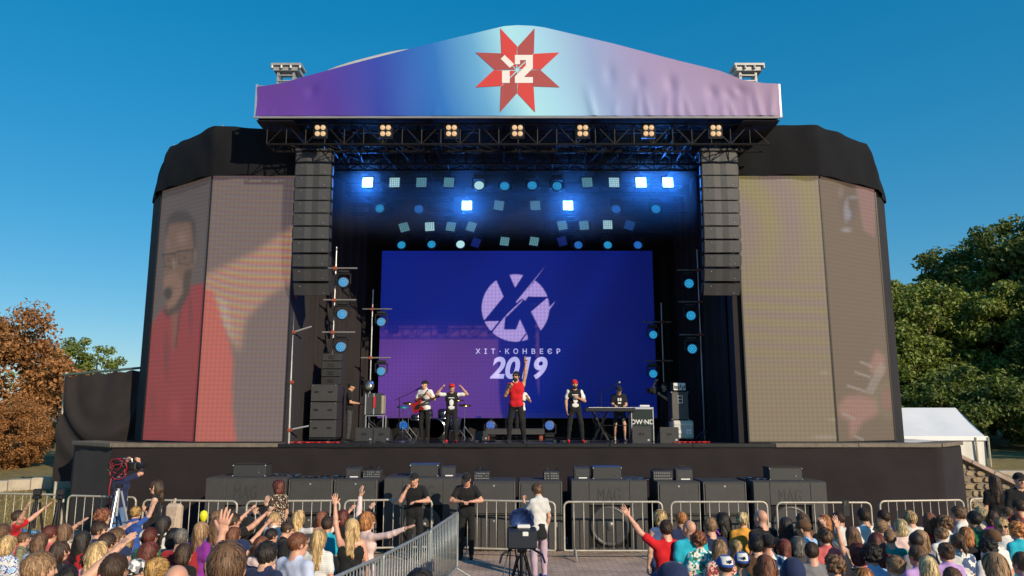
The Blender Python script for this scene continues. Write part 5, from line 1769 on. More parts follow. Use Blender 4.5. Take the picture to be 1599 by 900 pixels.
# ================================================================ lamps
CY = (0.20, 0.62, 1.0)
def glow(name, c, s): return mat(name, (0.05, 0.05, 0.06), 0.4, emis=c, estr=s)
G_hot = glow('lamp_hot_blue', (0.45, 0.85, 1.0), 9.0)
G_on = glow('lamp_pale', (0.50, 0.85, 0.90), 0.85)
G_mid = glow('lamp_teal', (0.20, 0.52, 0.62), 0.55)
G_blue = glow('lamp_blue', (0.015, 0.13, 0.50), 0.5)
G_dim = glow('lamp_dim_blue', (0.015, 0.05, 0.45), 0.35)
G_cyan = glow('lamp_cyan', (0.015, 0.20, 0.42), 0.62)
G_cyan_bright = glow('lamp_cyan_bright', (0.03, 0.50, 0.95), 0.8)
G_blue_bright = glow('lamp_blue_bright', (0.03, 0.26, 0.9), 0.7)
G_warm = glow('lamp_tungsten', (1.0, 0.62, 0.30), 0.8)

def matrix_lamp():
    root = empty('matrix_lamp', (0, 0, 0))
    MB().bbox((0, 0.06, 0), (0.315, 0.10, 0.315), 0.008).build('housing', M_black_metal, root)
    mb = MB()
    for i in range(5):
        for j in range(5):
            x, z = (i - 2) * 0.058, (j - 2) * 0.058
            mb.prism([(-0.023, -0.023), (0.023, -0.023), (0.023, 0.023), (-0.023, 0.023)], (x, -0.0, z), (1, 0, 0), (0, 0, 1), 0.012)
    mb.build('lens_grid', G_on, root)
    mb = MB(); mb.tube([(-0.175, 0.06, 0), (-0.175, 0.06, 0.21), (0.175, 0.06, 0.21), (0.175, 0.06, 0)], 0.012, 6)
    mb.cone((0, 0.06, 0.21), (0, 0.06, 0.30), 0.02, 0.02, 6)
    mb.build('yoke', M_black_metal, root)
    return root
def wash_lamp():
    root = empty('wash_lamp', (0, 0, 0))
    hd = MB().lathe([(0.06, 0.16), (0.12, 0.14), (0.16, 0.05), (0.165, 0.0), (0.14, -0.008)], (0, 0, 0), 16, axis=(0, 1, 0)).build('lamp_head', M_black_plastic, root, smooth=True)
    MB().lathe([(0.138, -0.009), (0.0, -0.02)], (0, 0, 0), 16, axis=(0, -1, 0) if False else (0, 1, 0)).build('lens', G_cyan, hd)
    mb = MB()
    for k, (rr, nn) in enumerate(((0.0, 1), (0.05, 6), (0.1, 12))):
        for q in range(nn):
            a = 2 * PI * q / nn
            mb.lathe([(0.021, -0.020 + rr * 0.09), (0.012, -0.032 + rr * 0.09), (0.0, -0.034 + rr * 0.09)], (rr * math.cos(a), 0, rr * math.sin(a)), 8, axis=(0, 1, 0))
    mb.build('led_lens', G_cyan_bright, hd)
    mb = MB()
    for sx in (-1, 1): mb.bbox((sx * 0.19, 0.06, 0.09), (0.035, 0.1, 0.28), 0.01)
    mb.bbox((0, 0.06, 0.24), (0.42, 0.11, 0.04), 0.01)
    mb.build('yoke', M_black_plastic, root)
    MB().bbox((0, 0.06, 0.31), (0.30, 0.18, 0.09), 0.02).build('base', M_black_plastic, root)
    return root
def recolour(root, part, m):
    for c in [root] + list(root.children_recursive):
        if c.name.split('.')[0] == part:
            c.material_slots[0].link = 'OBJECT'; c.material_slots[0].material = m

MAT_P, WASH_P = matrix_lamp(), wash_lamp()
used = {'m': False, 'w': False}
ROWS = [
 # row depth, [(kind, x, y, material, tilt, label)]
 (20.6, [('m', 574, 285, G_hot, 0, 'blazing blue square lamp, first from the left in the top row'), ('m', 616, 285, G_on, 0, 'pale square lamp next to the blazing one at the left of the top row'),
         ('m', 658, 285, G_mid, 0, 'teal square lamp, third from the left in the top row'), ('m', 701, 285, G_mid, 3, 'teal square lamp, fourth from the left in the top row'),
         ('w', 748, 290, G_on, 0, 'bright half lit round lamp, first of the four in the top row'), ('w', 788, 291, G_cyan, 0, 'round lamp, second of the four in the middle of the top row'),
         ('w', 831, 290, G_cyan, 0, 'round lamp, third of the four in the middle of the top row'), ('w', 870, 291, G_cyan, 0, 'round lamp, last of the four in the middle of the top row'),
         ('m', 917, 285, G_mid, -4, 'slightly tilted teal square lamp right of the four round top row lamps'), ('m', 959, 285, G_on, 0, 'pale square lamp, third from the right in the top row'),
         ('m', 1001, 285, G_hot, 0, 'blazing white square lamp, second from the right in the top row'), ('m', 1043, 285, G_hot, 0, 'blazing white square lamp at the right end of the top row')]),
 (21.8, [('w', 593, 326, G_cyan, 0, 'cyan round lamp at the left end of the second row'), ('w', 654, 327, G_blue, 0, 'dim blue round lamp, second from the left in the second row'),
         ('m', 729, 321, G_hot, 0, 'blazing blue square lamp left of centre in the second row'), ('m', 779, 321, G_mid, 9, 'tilted dim square lamp just right of the left blazing lamp in the second row'),
         ('m', 836, 321, G_mid, -4, 'teal square lamp just left of the right blazing lamp in the second row'), ('m', 887, 321, G_hot, 0, 'blazing blue square lamp right of centre in the second row'),
         ('w', 962, 327, G_blue, 0, 'blue round lamp, second from the right in the second row'), ('w', 1024, 327, G_cyan, 0, 'cyan round lamp at the right end of the second row')]),
 (23.0, [('m', 631, 355, G_mid, -18, 'tilted dim square lamp at the left end of the third row'), ('m', 671, 354, G_on, -4, 'pale square lamp, second from the left in the third row'),
         ('m', 704, 354, G_mid, 10, 'dim tilted square lamp, third from the left in the third row'), ('m', 736, 354, G_mid, 20, 'strongly tilted square lamp, fourth from the left in the third row'),
         ('m', 878, 352, G_mid, -12, 'tilted dim square lamp, fourth from the right in the third row'), ('m', 912, 352, G_mid, -5, 'dim square lamp, third from the right in the third row'),
         ('m', 949, 351, G_on, 0, 'pale bright square lamp, second from the right in the third row'), ('m', 983, 352, G_blue, 20, 'strongly tilted blue square lamp at the right end of the third row')]),
 (24.2, [('w', 627, 383, G_cyan, 0, 'cyan round lamp at the left end of the bottom row'), ('w', 674, 382, G_cyan, 0, 'bright cyan round lamp, second from the left in the bottom row'),
         ('w', 719, 382, G_on, 0, 'whitish round lamp, third from the left in the bottom row'), ('m', 743, 379, G_dim, 20, 'very dim blue square lamp right of the whitish round bottom row lamp'),
         ('m', 788, 377, G_mid, 8, 'teal square lamp left of the middle of the bottom row'), ('m', 834, 377, G_mid, 10, 'teal square lamp right of the middle of the bottom row'),
         ('m', 878, 377, G_dim, -14, 'very dim blue square lamp on the right half of the bottom row'), ('w', 903, 383, G_blue, 0, 'blue round lamp, third from the right in the bottom row'),
         ('w', 949, 383, G_cyan, 0, 'cyan round lamp, second from the right in the bottom row'), ('w', 996, 383, G_blue, 0, 'dim blue round lamp at the right end of the bottom row')])]
for Y, row in ROWS:
    zt = max(at(x, y, Y).z for k, x, y, m, t, l in row) + 0.52
    LIGHT_TRUSSES.append((at(540, 300, Y).x, at(1070, 300, Y).x, Y + 0.1, zt))
    for k, x, y, m, tilt, lab in row:
        p = at(x, y, Y - 0.02)
        src = MAT_P if k == 'm' else WASH_P
        o = src if not used[k] else dup(src)
        used[k] = True
        o.location = p
        o.rotation_euler = (math.radians(-8 - 6 * (k == 'w')), math.radians(tilt), math.radians(tilt * -0.8 + (x - 800) * 0.01))
        tag(o, lab, 'stage lamp', 'square matrix lamps hung over the stage' if k == 'm' else 'round wash lamps hung over the stage')
        recolour(o, 'lens_grid' if k == 'm' else 'lens', m)
        if k == 'w': recolour(o, 'led_lens', {G_on: G_on, G_blue: G_blue_bright, G_cyan: G_cyan_bright}.get(m, m))
        if m is G_hot:
            l = bpy.data.lights.new('lamp_beam', 'SPOT'); l.energy = 230; l.color = (0.02, 0.22, 1.0); l.spot_size = math.radians(150); l.spot_blend = 0.6; l.shadow_soft_size = 0.16
            lo = link('lamp_beam', l); lo.location = p + Vector((0, -0.12, -0.02)); lo.rotation_euler = (math.radians(-62), 0, 0)
roof()

# side lamps on pipe ladders
M_pipe = mat('chromed_pipe', (0.42, 0.42, 0.43), 0.35, metal=0.6, var=0.1)
def ladder(x, Y, ys, side, label, mats):
    """upright pipe with short cross bars; every lamp on it is a thing of its own"""
    p0 = at(x, 560, Y)
    X = p0.x + side * 0.34
    zt = max(at(x, y, Y).z for y in ys) + 0.75
    root = empty('lamp_stand', (X, Y + 0.15, DZ), 0, label, 'lamp stand', 'pipe stands carrying side lamps')
    MB().cone((X, Y + 0.15, DZ), (X, Y + 0.15, zt + 0.3), 0.022, 0.022, 8).build('upright', M_pipe, root, world=True)
    for y in ys:
        z = at(x, y, Y).z + 0.42
        mb = MB().cone((X + side * 0.3, Y + 0.1, z), (X - side * 0.62, Y + 0.1, z), 0.024, 0.024, 8)
        mb.build('cross_bar', M_pipe, root, world=True)
        MB().box((X, Y + 0.1, z), (0.1, 0.07, 0.08)).build('clamp', M_orange_tape, root, world=True)
    mb = MB()
    for a in (0, 2.1, 4.2): mb.cone((X, Y + 0.15, DZ + 0.25), (X + 0.35 * math.cos(a), Y + 0.15 + 0.35 * math.sin(a), DZ + 0.02), 0.018, 0.018, 6)
    mb.build('foot', M_pipe, root, world=True)
def side_lamp(x, y, Y, m, lab, s=1.0):
    o = dup(WASH_P); p = at(x, y, Y)
    o.location = p; o.rotation_euler = (0, 0, math.radians(-(x - 800) * 0.02)); o.scale = (s, s, s)
    tag(o, lab, 'stage lamp', 'round wash lamps on side stands'); recolour(o, 'lens', m); recolour(o, 'led_lens', G_cyan_bright)
ladder(536, 21.0, (441, 491, 542), -1, 'pipe stand with three lamps nearest the left speaker array', None)
for y, l in ((441, 'top'), (491, 'middle'), (542, 'bottom')): side_lamp({441: 536, 491: 534, 542: 532}[y], y, 21.0, G_cyan, 'round blue lamp at the %s of the stand by the left speaker array' % l)
ladder(595, 23.4, (503, 580), -1, 'pipe stand with two lamps overlapping the left edge of the video screen', None)
for y, l in ((503, 'upper'), (580, 'lower')): side_lamp(595, y, 23.4, G_cyan, '%s round blue lamp at the left edge of the video screen' % l, 0.95)
ladder(1079, 21.8, (443, 493, 545), 1, 'pipe stand with three lamps in the dark right wing', None)
for x, y, l in ((1076, 443, 'top'), (1079, 493, 'middle'), (1081, 545, 'bottom')): side_lamp(x, y, 21.8, G_cyan, 'round blue lamp at the %s of the stand in the dark right wing' % l)
ladder(1020, 24.0, (523, 584), 1, 'pipe stand with two lamps overlapping the right edge of the video screen', None)
for y, l in ((523, 'upper'), (584, 'lower')): side_lamp(1020, y, 24.0, G_cyan, '%s round blue lamp at the right edge of the video screen' % l, 0.95)

# lamps standing on the deck (head up on their base)
def floor_lamp(x, Y, m, lab):
    o = dup(WASH_P); p = at(x, 660, Y); p.z = DZ + 0.37
    o.location = p; o.rotation_euler = (0, PI, 0)
    tag(o, lab, 'stage lamp', 'round wash lamps standing on the deck'); recolour(o, 'lens', m); recolour(o, 'led_lens', G_blue_bright)
floor_lamp(858, 23.6, G_blue, 'blue floor lamp under the video screen right of the singer')
floor_lamp(630, 23.6, G_blue, 'blue floor lamp under the video screen behind the drums')
floor_lamp(766, 23.6, G_dim, 'dim blue floor lamp under the video screen left of the singer')

# blinders under the front truss: four warm lamps each
def blinder():
    root = empty('blinder_lamp', (0, 0, 0))
    mb = MB().bbox((0, 0.07, 0), (0.30, 0.12, 0.34), 0.015)
    for sx in (-1, 1): mb.box((sx * 0.165, 0.06, 0.0), (0.012, 0.05, 0.36))
    mb.box((0, 0.03, 0.19), (0.34, 0.05, 0.015)); mb.box((0, 0.03, -0.185), (0.34, 0.05, 0.015))
    mb.build('housing', M_black_metal, root)
    for x in (-0.07, 0.07):
        for z in (-0.08, 0.075):
            r = MB().lathe([(0.066, 0.0), (0.066, -0.02), (0.06, -0.022)], (x, 0.01, z), 14, axis=(0, -1, 0)).build('reflector', M_alu, root, smooth=True)
            MB().lathe([(0.062, 0.0), (0.05, 0.014), (0.025, 0.024), (0, 0.027)], (x, -0.004, z), 14, axis=(0, -1, 0)).build('bulb', G_warm, r, smooth=True)
    MB().tube([(-0.17, 0.06, 0), (-0.17, 0.06, 0.27), (0.17, 0.06, 0.27), (0.17, 0.06, 0)], 0.012, 6).build('yoke', M_black_metal, root)
    return root
bp = blinder()
for i, x in enumerate((500, 602, 705, 808, 910, 1013, 1118)):
    o = bp if i == 0 else dup(bp)
    p = at(x, 204, RY + 0.22)
    o.location = p; o.rotation_euler = (0.12, 0, 0)
    tag(o, 'four bulb warm blinder lamp under the banner, %s' % ('at the left end of the row', 'second from the left', 'third from the left', 'in the middle under the star emblem', 'third from the right', 'second from the right', 'at the right end of the row')[i],
        'blinder lamp', 'warm blinder lamps under the front banner')

# ================================================================ loudspeakers and cases in front of the stage
M_sub = mat('sub_paint', (0.034, 0.033, 0.032), 0.62, var=0.16, vscale=7, bump=0.18, bscale=160)
M_subg = mat('sub_grille', (0.045, 0.043, 0.042), 0.6, var=0.14, vscale=6, bump=0.2, bscale=200)
M_hole = mat('speaker_opening', (0.006, 0.006, 0.006), 0.9)
def wide_sub(x0, x1, ytop, label, opening=True, Y=16.5):
    a, b = at(x0, ytop, Y), at(x1, ytop, Y)
    Wd, H, D = b.x - a.x, a.z, 1.15
    cx = (a.x + b.x) / 2
    root = empty('wide_subwoofer', (cx, Y, 0), 0, label, 'subwoofer', 'subwoofers standing in front of the stage')
    ow, oh = 0.86, 0.86; oz = 0.52
    mb = MB()
    mb.bbox((0, D / 2 + 0.06, H / 2), (Wd, D, H), 0.02)
    mb.build('cabinet', M_sub, root)
    # front board built round the opening
    t = 0.06
    mb = MB()
    if opening:
        for c, d in (((-(Wd + ow) / 4, 0.03, H / 2 + 0.02), ((Wd - ow) / 2, t, H - 0.08)), (((Wd + ow) / 4, 0.03, H / 2 + 0.02), ((Wd - ow) / 2, t, H - 0.08)),
                     ((0, 0.03, (oz + oh / 2 + H - 0.02) / 2), (ow - 0.004, t, H - 0.02 - oz - oh / 2)), ((0, 0.03, (0.06 + oz - oh / 2) / 2), (ow - 0.004, t, oz - oh / 2 - 0.06))):
            mb.bbox(c, d, 0.008)
    else: mb.bbox((0, 0.03, H / 2 + 0.02), (Wd - 0.01, t, H - 0.08), 0.008)
    mb.build('front_board', M_subg, root)
    if opening:
        MB().box((0, 0.057, oz), (ow, 0.004, oh)).build('opening', M_hole, root)
        MB().lathe([(0.40, 0.0), (0.40, 0.03), (0.37, 0.035), (0.33, 0.01), (0.14, -0.03), (0.135, -0.01), (0.08, 0.03), (0.0, 0.04)], (0, 0.05, oz), 28, axis=(0, -1, 0)).build('speaker_cone', mat('cone_rubber', (0.06, 0.06, 0.06), 0.35, var=0.15), root, smooth=True)
        MB().lathe([(0.42, 0.0), (0.42, 0.014), (0.40, 0.016)], (0, 0.05, oz), 28, axis=(0, -1, 0)).build('speaker_rim', M_dark_grey, root, smooth=True)
    # embossed maker's mark: tall narrow letters and rules
    c = bpy.data.curves.new('embossed_mark', 'FONT'); c.body = 'MAG'; c.size = 0.30; c.extrude = 0.004; c.align_x = 'CENTER'; c.space_character = 1.1
    c.materials.append(mat('embossed_paint', (0.038, 0.036, 0.035), 0.55))
    o = text_mesh('embossed_mark', c, root); o.location = (0, -0.003, H - 0.43); o.rotation_euler = (PI / 2, 0, 0); o.scale = (0.75, 1.3, 1)
    mb = MB()
    for sx in (-1, 1):
        for z in (H - 0.2, 0.25): mb.box((sx * (Wd / 2 - 0.012), 0.3, z), (0.03, 0.22, 0.1))
    mb.build('handle', M_black_metal, root)
    mb = MB()
    for sx in (-1, 1): mb.box((sx * (Wd / 2 - 0.15), 0.3, 0.025), (0.12, 0.4, 0.05))
    mb.build('skid', M_black_plastic, root)
    return root
def tall_sub(x0, x1, ytop, label, Y=16.6):
    a, b = at(x0, ytop, Y), at(x1, ytop, Y)
    Wd, H, D = b.x - a.x, a.z, 1.0
    cx = (a.x + b.x) / 2
    root = empty('subwoofer', (cx, Y, 0), 0, label, 'subwoofer', 'subwoofers standing in front of the stage')
    n = 2; h = H / n
    for i in range(n):
        cb = MB().bbox((0, D / 2, h * (i + 0.5)), (Wd, D, h - 0.008), 0.018).build('cabinet', M_sub, root)
        MB().bbox((0, -0.012, h * (i + 0.5)), (Wd - 0.09, 0.024, h - 0.10), 0.006).build('grille', M_subg, cb)
        for sx in (-1, 1): MB().box((sx * (Wd / 2 - 0.022), -0.006, h * (i + 0.5)), (0.018, 0.012, h - 0.05)).build('edge_strip', mat('worn_edge', (0.11, 0.11, 0.105), 0.5, var=0.3), cb)
        MB().cone((0, -0.024, h * (i + 0.86)), (0, -0.03, h * (i + 0.86)), 0.02, 0.02, 10).build('badge', M_alu, cb)
    return root
wide_sub(322, 447, 746, 'wide subwoofer at the left end of the row below the stage', True)
tall_sub(451, 520, 748, 'plain subwoofer stack next to the leftmost wide subwoofer')
tall_sub(522, 590, 748, 'plain subwoofer stack left of the wide one behind the two guards')
wide_sub(600, 720, 746, 'wide subwoofer behind the two guards')
tall_sub(738, 805, 751, 'plain subwoofer stack right of the guard in the black cap')
tall_sub(810, 878, 751, 'plain subwoofer stack behind the girl in the grey shirt')
wide_sub(892, 1010, 750, 'wide subwoofer with its large cone showing between the barrier bars')
tall_sub(1026, 1093, 752, 'plain subwoofer stack just right of the wide one with the bare cone')
tall_sub(1097, 1165, 752, 'plain subwoofer stack left of the rightmost wide subwoofer')
wide_sub(1176, 1290, 752, 'wide subwoofer at the right end of the row below the stage')

def rack_case(x0, x1, y0, y1, label, blue=False, Y=16.9):
    """small amplifier or case lying on the subwoofers"""
    a, b = at(x0, y1, Y), at(x1, y0, Y)
    w, h, d = b.x - a.x, b.z - a.z, 0.42
    root = empty('equipment_case', ((a.x + b.x) / 2, Y, a.z), 0, label, 'case', 'cases lying on the subwoofers')
    MB().bbox((0, d / 2, h / 2 - 0.004), (w, d, h - 0.012), 0.012).build('case_body', M_dark_grey, root)
    MB().bbox((0, d / 2, h - 0.006), (w + 0.012, d + 0.012, 0.025), 0.005).build('lid', mat('blue_lid', (0.03, 0.06, 0.16), 0.35) if blue else M_black_plastic, root)
    for sx in (-1, 1):
        for sz in (0.02, h - 0.03): MB().ball((sx * (w / 2 - 0.005), -0.004, sz), 0.017, 8, 5).build('corner', M_alu, root)
    MB().box((w * 0.3, -0.006, h * 0.35), (0.03, 0.012, 0.03)).build('latch', M_chrome, root)
    mb = MB()
    for sx in (-1, 1): mb.box((sx * w * 0.4, d / 2, -0.0), (0.03, d * 0.8, 0.012))
    mb.build('runner', M_black_plastic, root)
def front_fill(x0, x1, y0, y1, label, Y=16.9):
    """small wedge speaker with a slanted top and a bright plate on its front"""
    a, b = at(x0, y1, Y), at(x1, y0, Y)
    w, h, d = b.x - a.x, b.z - a.z, 0.3
    root = empty('front_fill_speaker', ((a.x + b.x) / 2, Y, a.z), 0, label, 'speaker', 'small speakers on the subwoofers')
    V = [(-w / 2, 0, 0), (w / 2, 0, 0), (w / 2, 0, h * 0.85), (-w / 2, 0, h * 0.85), (-w / 2, d, 0), (w / 2, d, 0), (w / 2, d * 0.8, h), (-w / 2, d * 0.8, h)]
    MB().add(V, [(0, 1, 2, 3), (5, 4, 7, 6), (1, 5, 6, 2), (4, 0, 3, 7), (3, 2, 6, 7), (4, 5, 1, 0)]).build('cabinet', M_dark_grey, root)
    MB().box((0, -0.006, h * 0.5), (w * 0.86, 0.01, h * 0.55)).build('grille', M_grille, root)
    MB().box((0.02, -0.012, h * 0.13), (w * 0.55, 0.008, 0.025)).build('label_plate', M_white, root)
    MB().tube([(-w * 0.2, d * 0.5, h * 0.95), (-w * 0.2, d * 0.5, h * 1.12), (w * 0.2, d * 0.5, h * 1.12), (w * 0.2, d * 0.5, h * 0.95)], 0.008, 5).build('handle', M_black_metal, root)
def mixer(x0, x1, y0, y1, label, Y=16.9):
    """box with knobs and plugs: a small patch desk"""
    a, b = at(x0, y1, Y), at(x1, y0, Y)
    w, h, d = b.x - a.x, b.z - a.z, 0.34
    root = empty('patch_box', ((a.x + b.x) / 2, Y, a.z), 0, label, 'patch box', 'patch boxes on the subwoofers')
    MB().bbox((0, d / 2, h / 2), (w, d, h), 0.01).build('box_body', M_dark_grey, root)
    mb = MB(); r = random.Random(int(x0))
    for i in range(9):
        for j in range(3):
            if r.random() < 0.8: mb.cone((-w * 0.42 + w * 0.84 * i / 8, 0, h * (0.2 + 0.3 * j)), (-w * 0.42 + w * 0.84 * i / 8, -0.02, h * (0.2 + 0.3 * j)), 0.011, 0.011, 6)
    mb.build('socket', M_alu, root)
    mb = MB()
    for i in range(7):
        x = r.uniform(-w * 0.4, w * 0.4)
        mb.tube([(x, d * 0.4, h), (x, d * 0.4, h + r.uniform(0.03, 0.09)), (x + r.uniform(-0.1, 0.1), d * 0.6, h + r.uniform(0.0, 0.05))], 0.008, 5)
    mb.build('plug', M_black_plastic, root)
rack_case(363, 415, 725, 745, 'black equipment case on the leftmost wide subwoofer')
front_fill(540, 563, 730, 747, 'small speaker left of the silver patch box on the subwoofers')
mixer(566, 594, 735, 747, 'patch box full of silver sockets left of the two guards')
rack_case(640, 684, 725, 745, 'case with a blue lid above the guard resting his face on his hand', True)
front_fill(689, 711, 728, 745, 'small speaker between the blue lidded case and the second guard')
mixer(740, 764, 737, 750, 'small patch box right of the guard in the black cap')
mixer(849, 873, 737, 750, 'small patch box right of the girl in the grey shirt')
front_fill(897, 920, 729, 749, 'small speaker left of the blue lidded case on the middle wide subwoofer')
rack_case(926, 970, 729, 749, 'case with a blue lid on the wide subwoofer with the bare cone', True)
mixer(1020, 1050, 736, 751, 'patch box with a pale left edge on the right hand subwoofers')
front_fill(1056, 1081, 731, 751, 'small speaker right of the patch box with the pale edge')
rack_case(1202, 1252, 730, 751, 'black equipment case on the rightmost wide subwoofer')
# cables on the subwoofers
r = random.Random(4)
for i, (x0, x1, y, lb) in enumerate(((418, 470, 745, 'black cable with bright plugs beside the leftmost equipment case'), (470, 535, 747, 'black cable lying on the two plain left subwoofer stacks'), (972, 1016, 750, 'tangled cable with bright plugs right of the middle blue lidded case'), (1168, 1200, 751, 'black cable coiled left of the rightmost equipment case'))):
    pts = []
    for k in range(26):
        p = at(x0 + (x1 - x0) * k / 25, y, 16.9); pts.append(p + Vector((0, r.uniform(-0.1, 0.2), r.uniform(0.0, 0.045))))
    root = empty('cable', pts[0], 0, lb, 'cable', 'cables lying on the subwoofers')
    MB().tube(pts, 0.014, 5).build('cord', M_black_plastic, root, smooth=True, world=True)
    for k in (3, 14, 20): MB().cone(pts[k], pts[k] + Vector((0.09, -0.02, 0.012)), 0.016, 0.013, 8).build('plug', M_chrome, root, world=True)
# ================================================================ things on the deck
def speaker_stack():
    Y = 20.3
    a, b = at(482, 683, Y), at(527, 600, Y)
    w, H = b.x - a.x, 1.42
    cx = (a.x + b.x) / 2
    for i, (n, lb) in enumerate((('bottom', 'lowest of the three black stage subwoofers behind the left screen tower'), ('middle', 'middle one of the three black stage subwoofers behind the left screen tower'), ('top', 'topmost of the three black stage subwoofers behind the left screen tower'))):
        h = (b.z - DZ - 0.08) / 3
        root = empty('stage_subwoofer', (cx, Y, DZ + 0.08 + h * i), 0, lb, 'subwoofer', 'stacked subwoofers on the stage')
        MB().bbox((0, 0.45, h / 2), (w, 0.9, h - 0.008), 0.015).build('cabinet', M_cab, root)
        MB().bbox((0, -0.012, h / 2), (w - 0.03, 0.024, h - 0.04), 0.006).build('grille', M_grille, root)
        for sx in (-1, 1):
            MB().box((sx * w * 0.26, -0.03, h * 0.56), (0.11, 0.016, 0.045)).build('handle', M_black_plastic, root)
            MB().ball((sx * w * 0.44, -0.024, h * 0.93), 0.012, 6, 4).build('screw', M_alu, root)
    base = empty('wheeled_dolly', (cx, Y, DZ), 0, 'low dolly under the stacked stage subwoofers', 'dolly')
    MB().box((0, 0.45, 0.062), (w, 0.9, 0.03)).build('board', M_black_plastic, base)
    for sx in (-1, 1):
        for yy in (0.1, 0.8): MB().cone((sx * w * 0.4 - 0.02, yy, 0.025), (sx * w * 0.4 + 0.02, yy, 0.025), 0.025, 0.025, 10).build('wheel', M_black_plastic, base)
    zt = b.z
    fills = [(-0.12, 0.45, 0.62), (0.28, 0.55, 0.9)]
    p = at(498, 588, Y)
    root = empty('small_line_array', (cx + 0.12, Y + 0.25, zt), 0, 'small four piece speaker array standing on the stage subwoofers', 'speaker array')
    for i in range(4):
        R = Matrix.Rotation(math.radians(12 - 4 * i), 3, 'X')
        MB().bbox(R @ Vector((0, 0.12, 0.10 + 0.21 * i)), (0.52, 0.34, 0.20), 0.015, R).build('speaker_cabinet', M_cab, root)
        mb = MB()
        for dz in (-0.03, 0.03): mb.box(R @ Vector((0.0, -0.055, 0.10 + 0.21 * i + dz)), (0.16, 0.012, 0.018), R)
        mb.build('slot', M_hole, root)
speaker_stack()

def scaffold_pole(x, y0, y1, Y, label):
    a, b = at(x, y0, Y), at(x, y1, Y)
    b = Vector((a.x - 0.12, Y, b.z)); a = Vector((a.x, Y, DZ))
    root = empty('scaffold_pole', a, 0, label, 'pole', 'scaffold poles beside the screen towers')
    MB().cone(a, b, 0.03, 0.03, 8).build('tube', M_pipe, root, world=True)
    r = random.Random(int(x))
    for k in range(7):
        z = DZ + 0.3 + (b.z - DZ) * k / 7 + r.uniform(0, 0.3)
        u = (z - DZ) / (b.z - DZ); q = a.lerp(b, u)
        MB().box(q + Vector((0.02, -0.02, 0)), (0.11, 0.1, 0.07)).build('clamp', r.choice([M_orange_tape, M_alu, M_black_metal]), root, world=True)
        if k % 2 == 0: MB().cone(q, q + Vector((0.4, 0.3, r.uniform(-0.1, 0.3))), 0.022, 0.022, 6).build('brace', M_pipe, root, world=True)
scaffold_pole(451, 690, 235, 19.3, 'scaffold pole with clamps at the inner edge of the left screen tower')
scaffold_pole(1163, 690, 300, 19.3, 'dark scaffold pole at the inner edge of the right screen tower')

def wedge(x, Y, w, label, hgt=0.36, rz=0.0):
    p = at(x, 680, Y)
    root = empty('floor_monitor', (p.x, Y, DZ), rz, label, 'monitor speaker', 'wedge monitors on the deck')
    V = [(-w / 2, -0.2, 0), (w / 2, -0.2, 0), (w / 2, -0.2, hgt), (-w / 2, -0.2, hgt), (-w / 2, 0.3, 0), (w / 2, 0.3, 0), (w / 2, 0.28, 0.10), (-w / 2, 0.28, 0.10)]
    MB().add(V, [(0, 1, 2, 3), (5, 4, 7, 6), (1, 5, 6, 2), (4, 0, 3, 7), (3, 2, 6, 7), (4, 5, 1, 0)]).build('cabinet', M_cab, root)
    MB().add([(-w * 0.42, -0.14, hgt - 0.025), (w * 0.42, -0.14, hgt - 0.025), (w * 0.42, 0.24, 0.14), (-w * 0.42, 0.24, 0.14)], [(0, 1, 2, 3)]).build('grille', M_grille, root)
    MB().box((0, -0.206, hgt * 0.55), (0.12, 0.012, 0.05)).build('handle', M_black_plastic, root)
    MB().box((w * 0.36, -0.206, 0.07), (0.05, 0.012, 0.04)).build('socket_plate', M_alu, root)
wedge(571, 19.9, 0.44, 'left of the two wedge monitors at the percussionist feet')
wedge(598, 19.9, 0.42, 'right of the two wedge monitors at the percussionist feet')
wedge(1000, 19.2, 0.46, 'grey wedge monitor in front of the lettered rack case', 0.40)
wedge(1043, 19.4, 0.46, 'grey wedge monitor left of the flight case', 0.38)
wedge(752, 20.6, 0.34, 'small wedge monitor left of the singer', 0.26)

def riser():
    Y = 22.0; a, b = at(758, 664, Y), at(850, 664, Y)
    root = empty('riser', ((a.x + b.x) / 2, Y, DZ), 0, 'low black riser platform behind the singer', 'riser')
    w = b.x - a.x
    MB().bbox((0, 0.5, 0.21), (w, 1.1, 0.16), 0.01).build('platform', M_dark_grey, root)
    for sx in (-1, 1):
        for yy in (0.05, 0.95): MB().box((sx * (w / 2 - 0.08), yy, 0.065), (0.07, 0.07, 0.13)).build('foot', M_orange_tape, root)
riser()

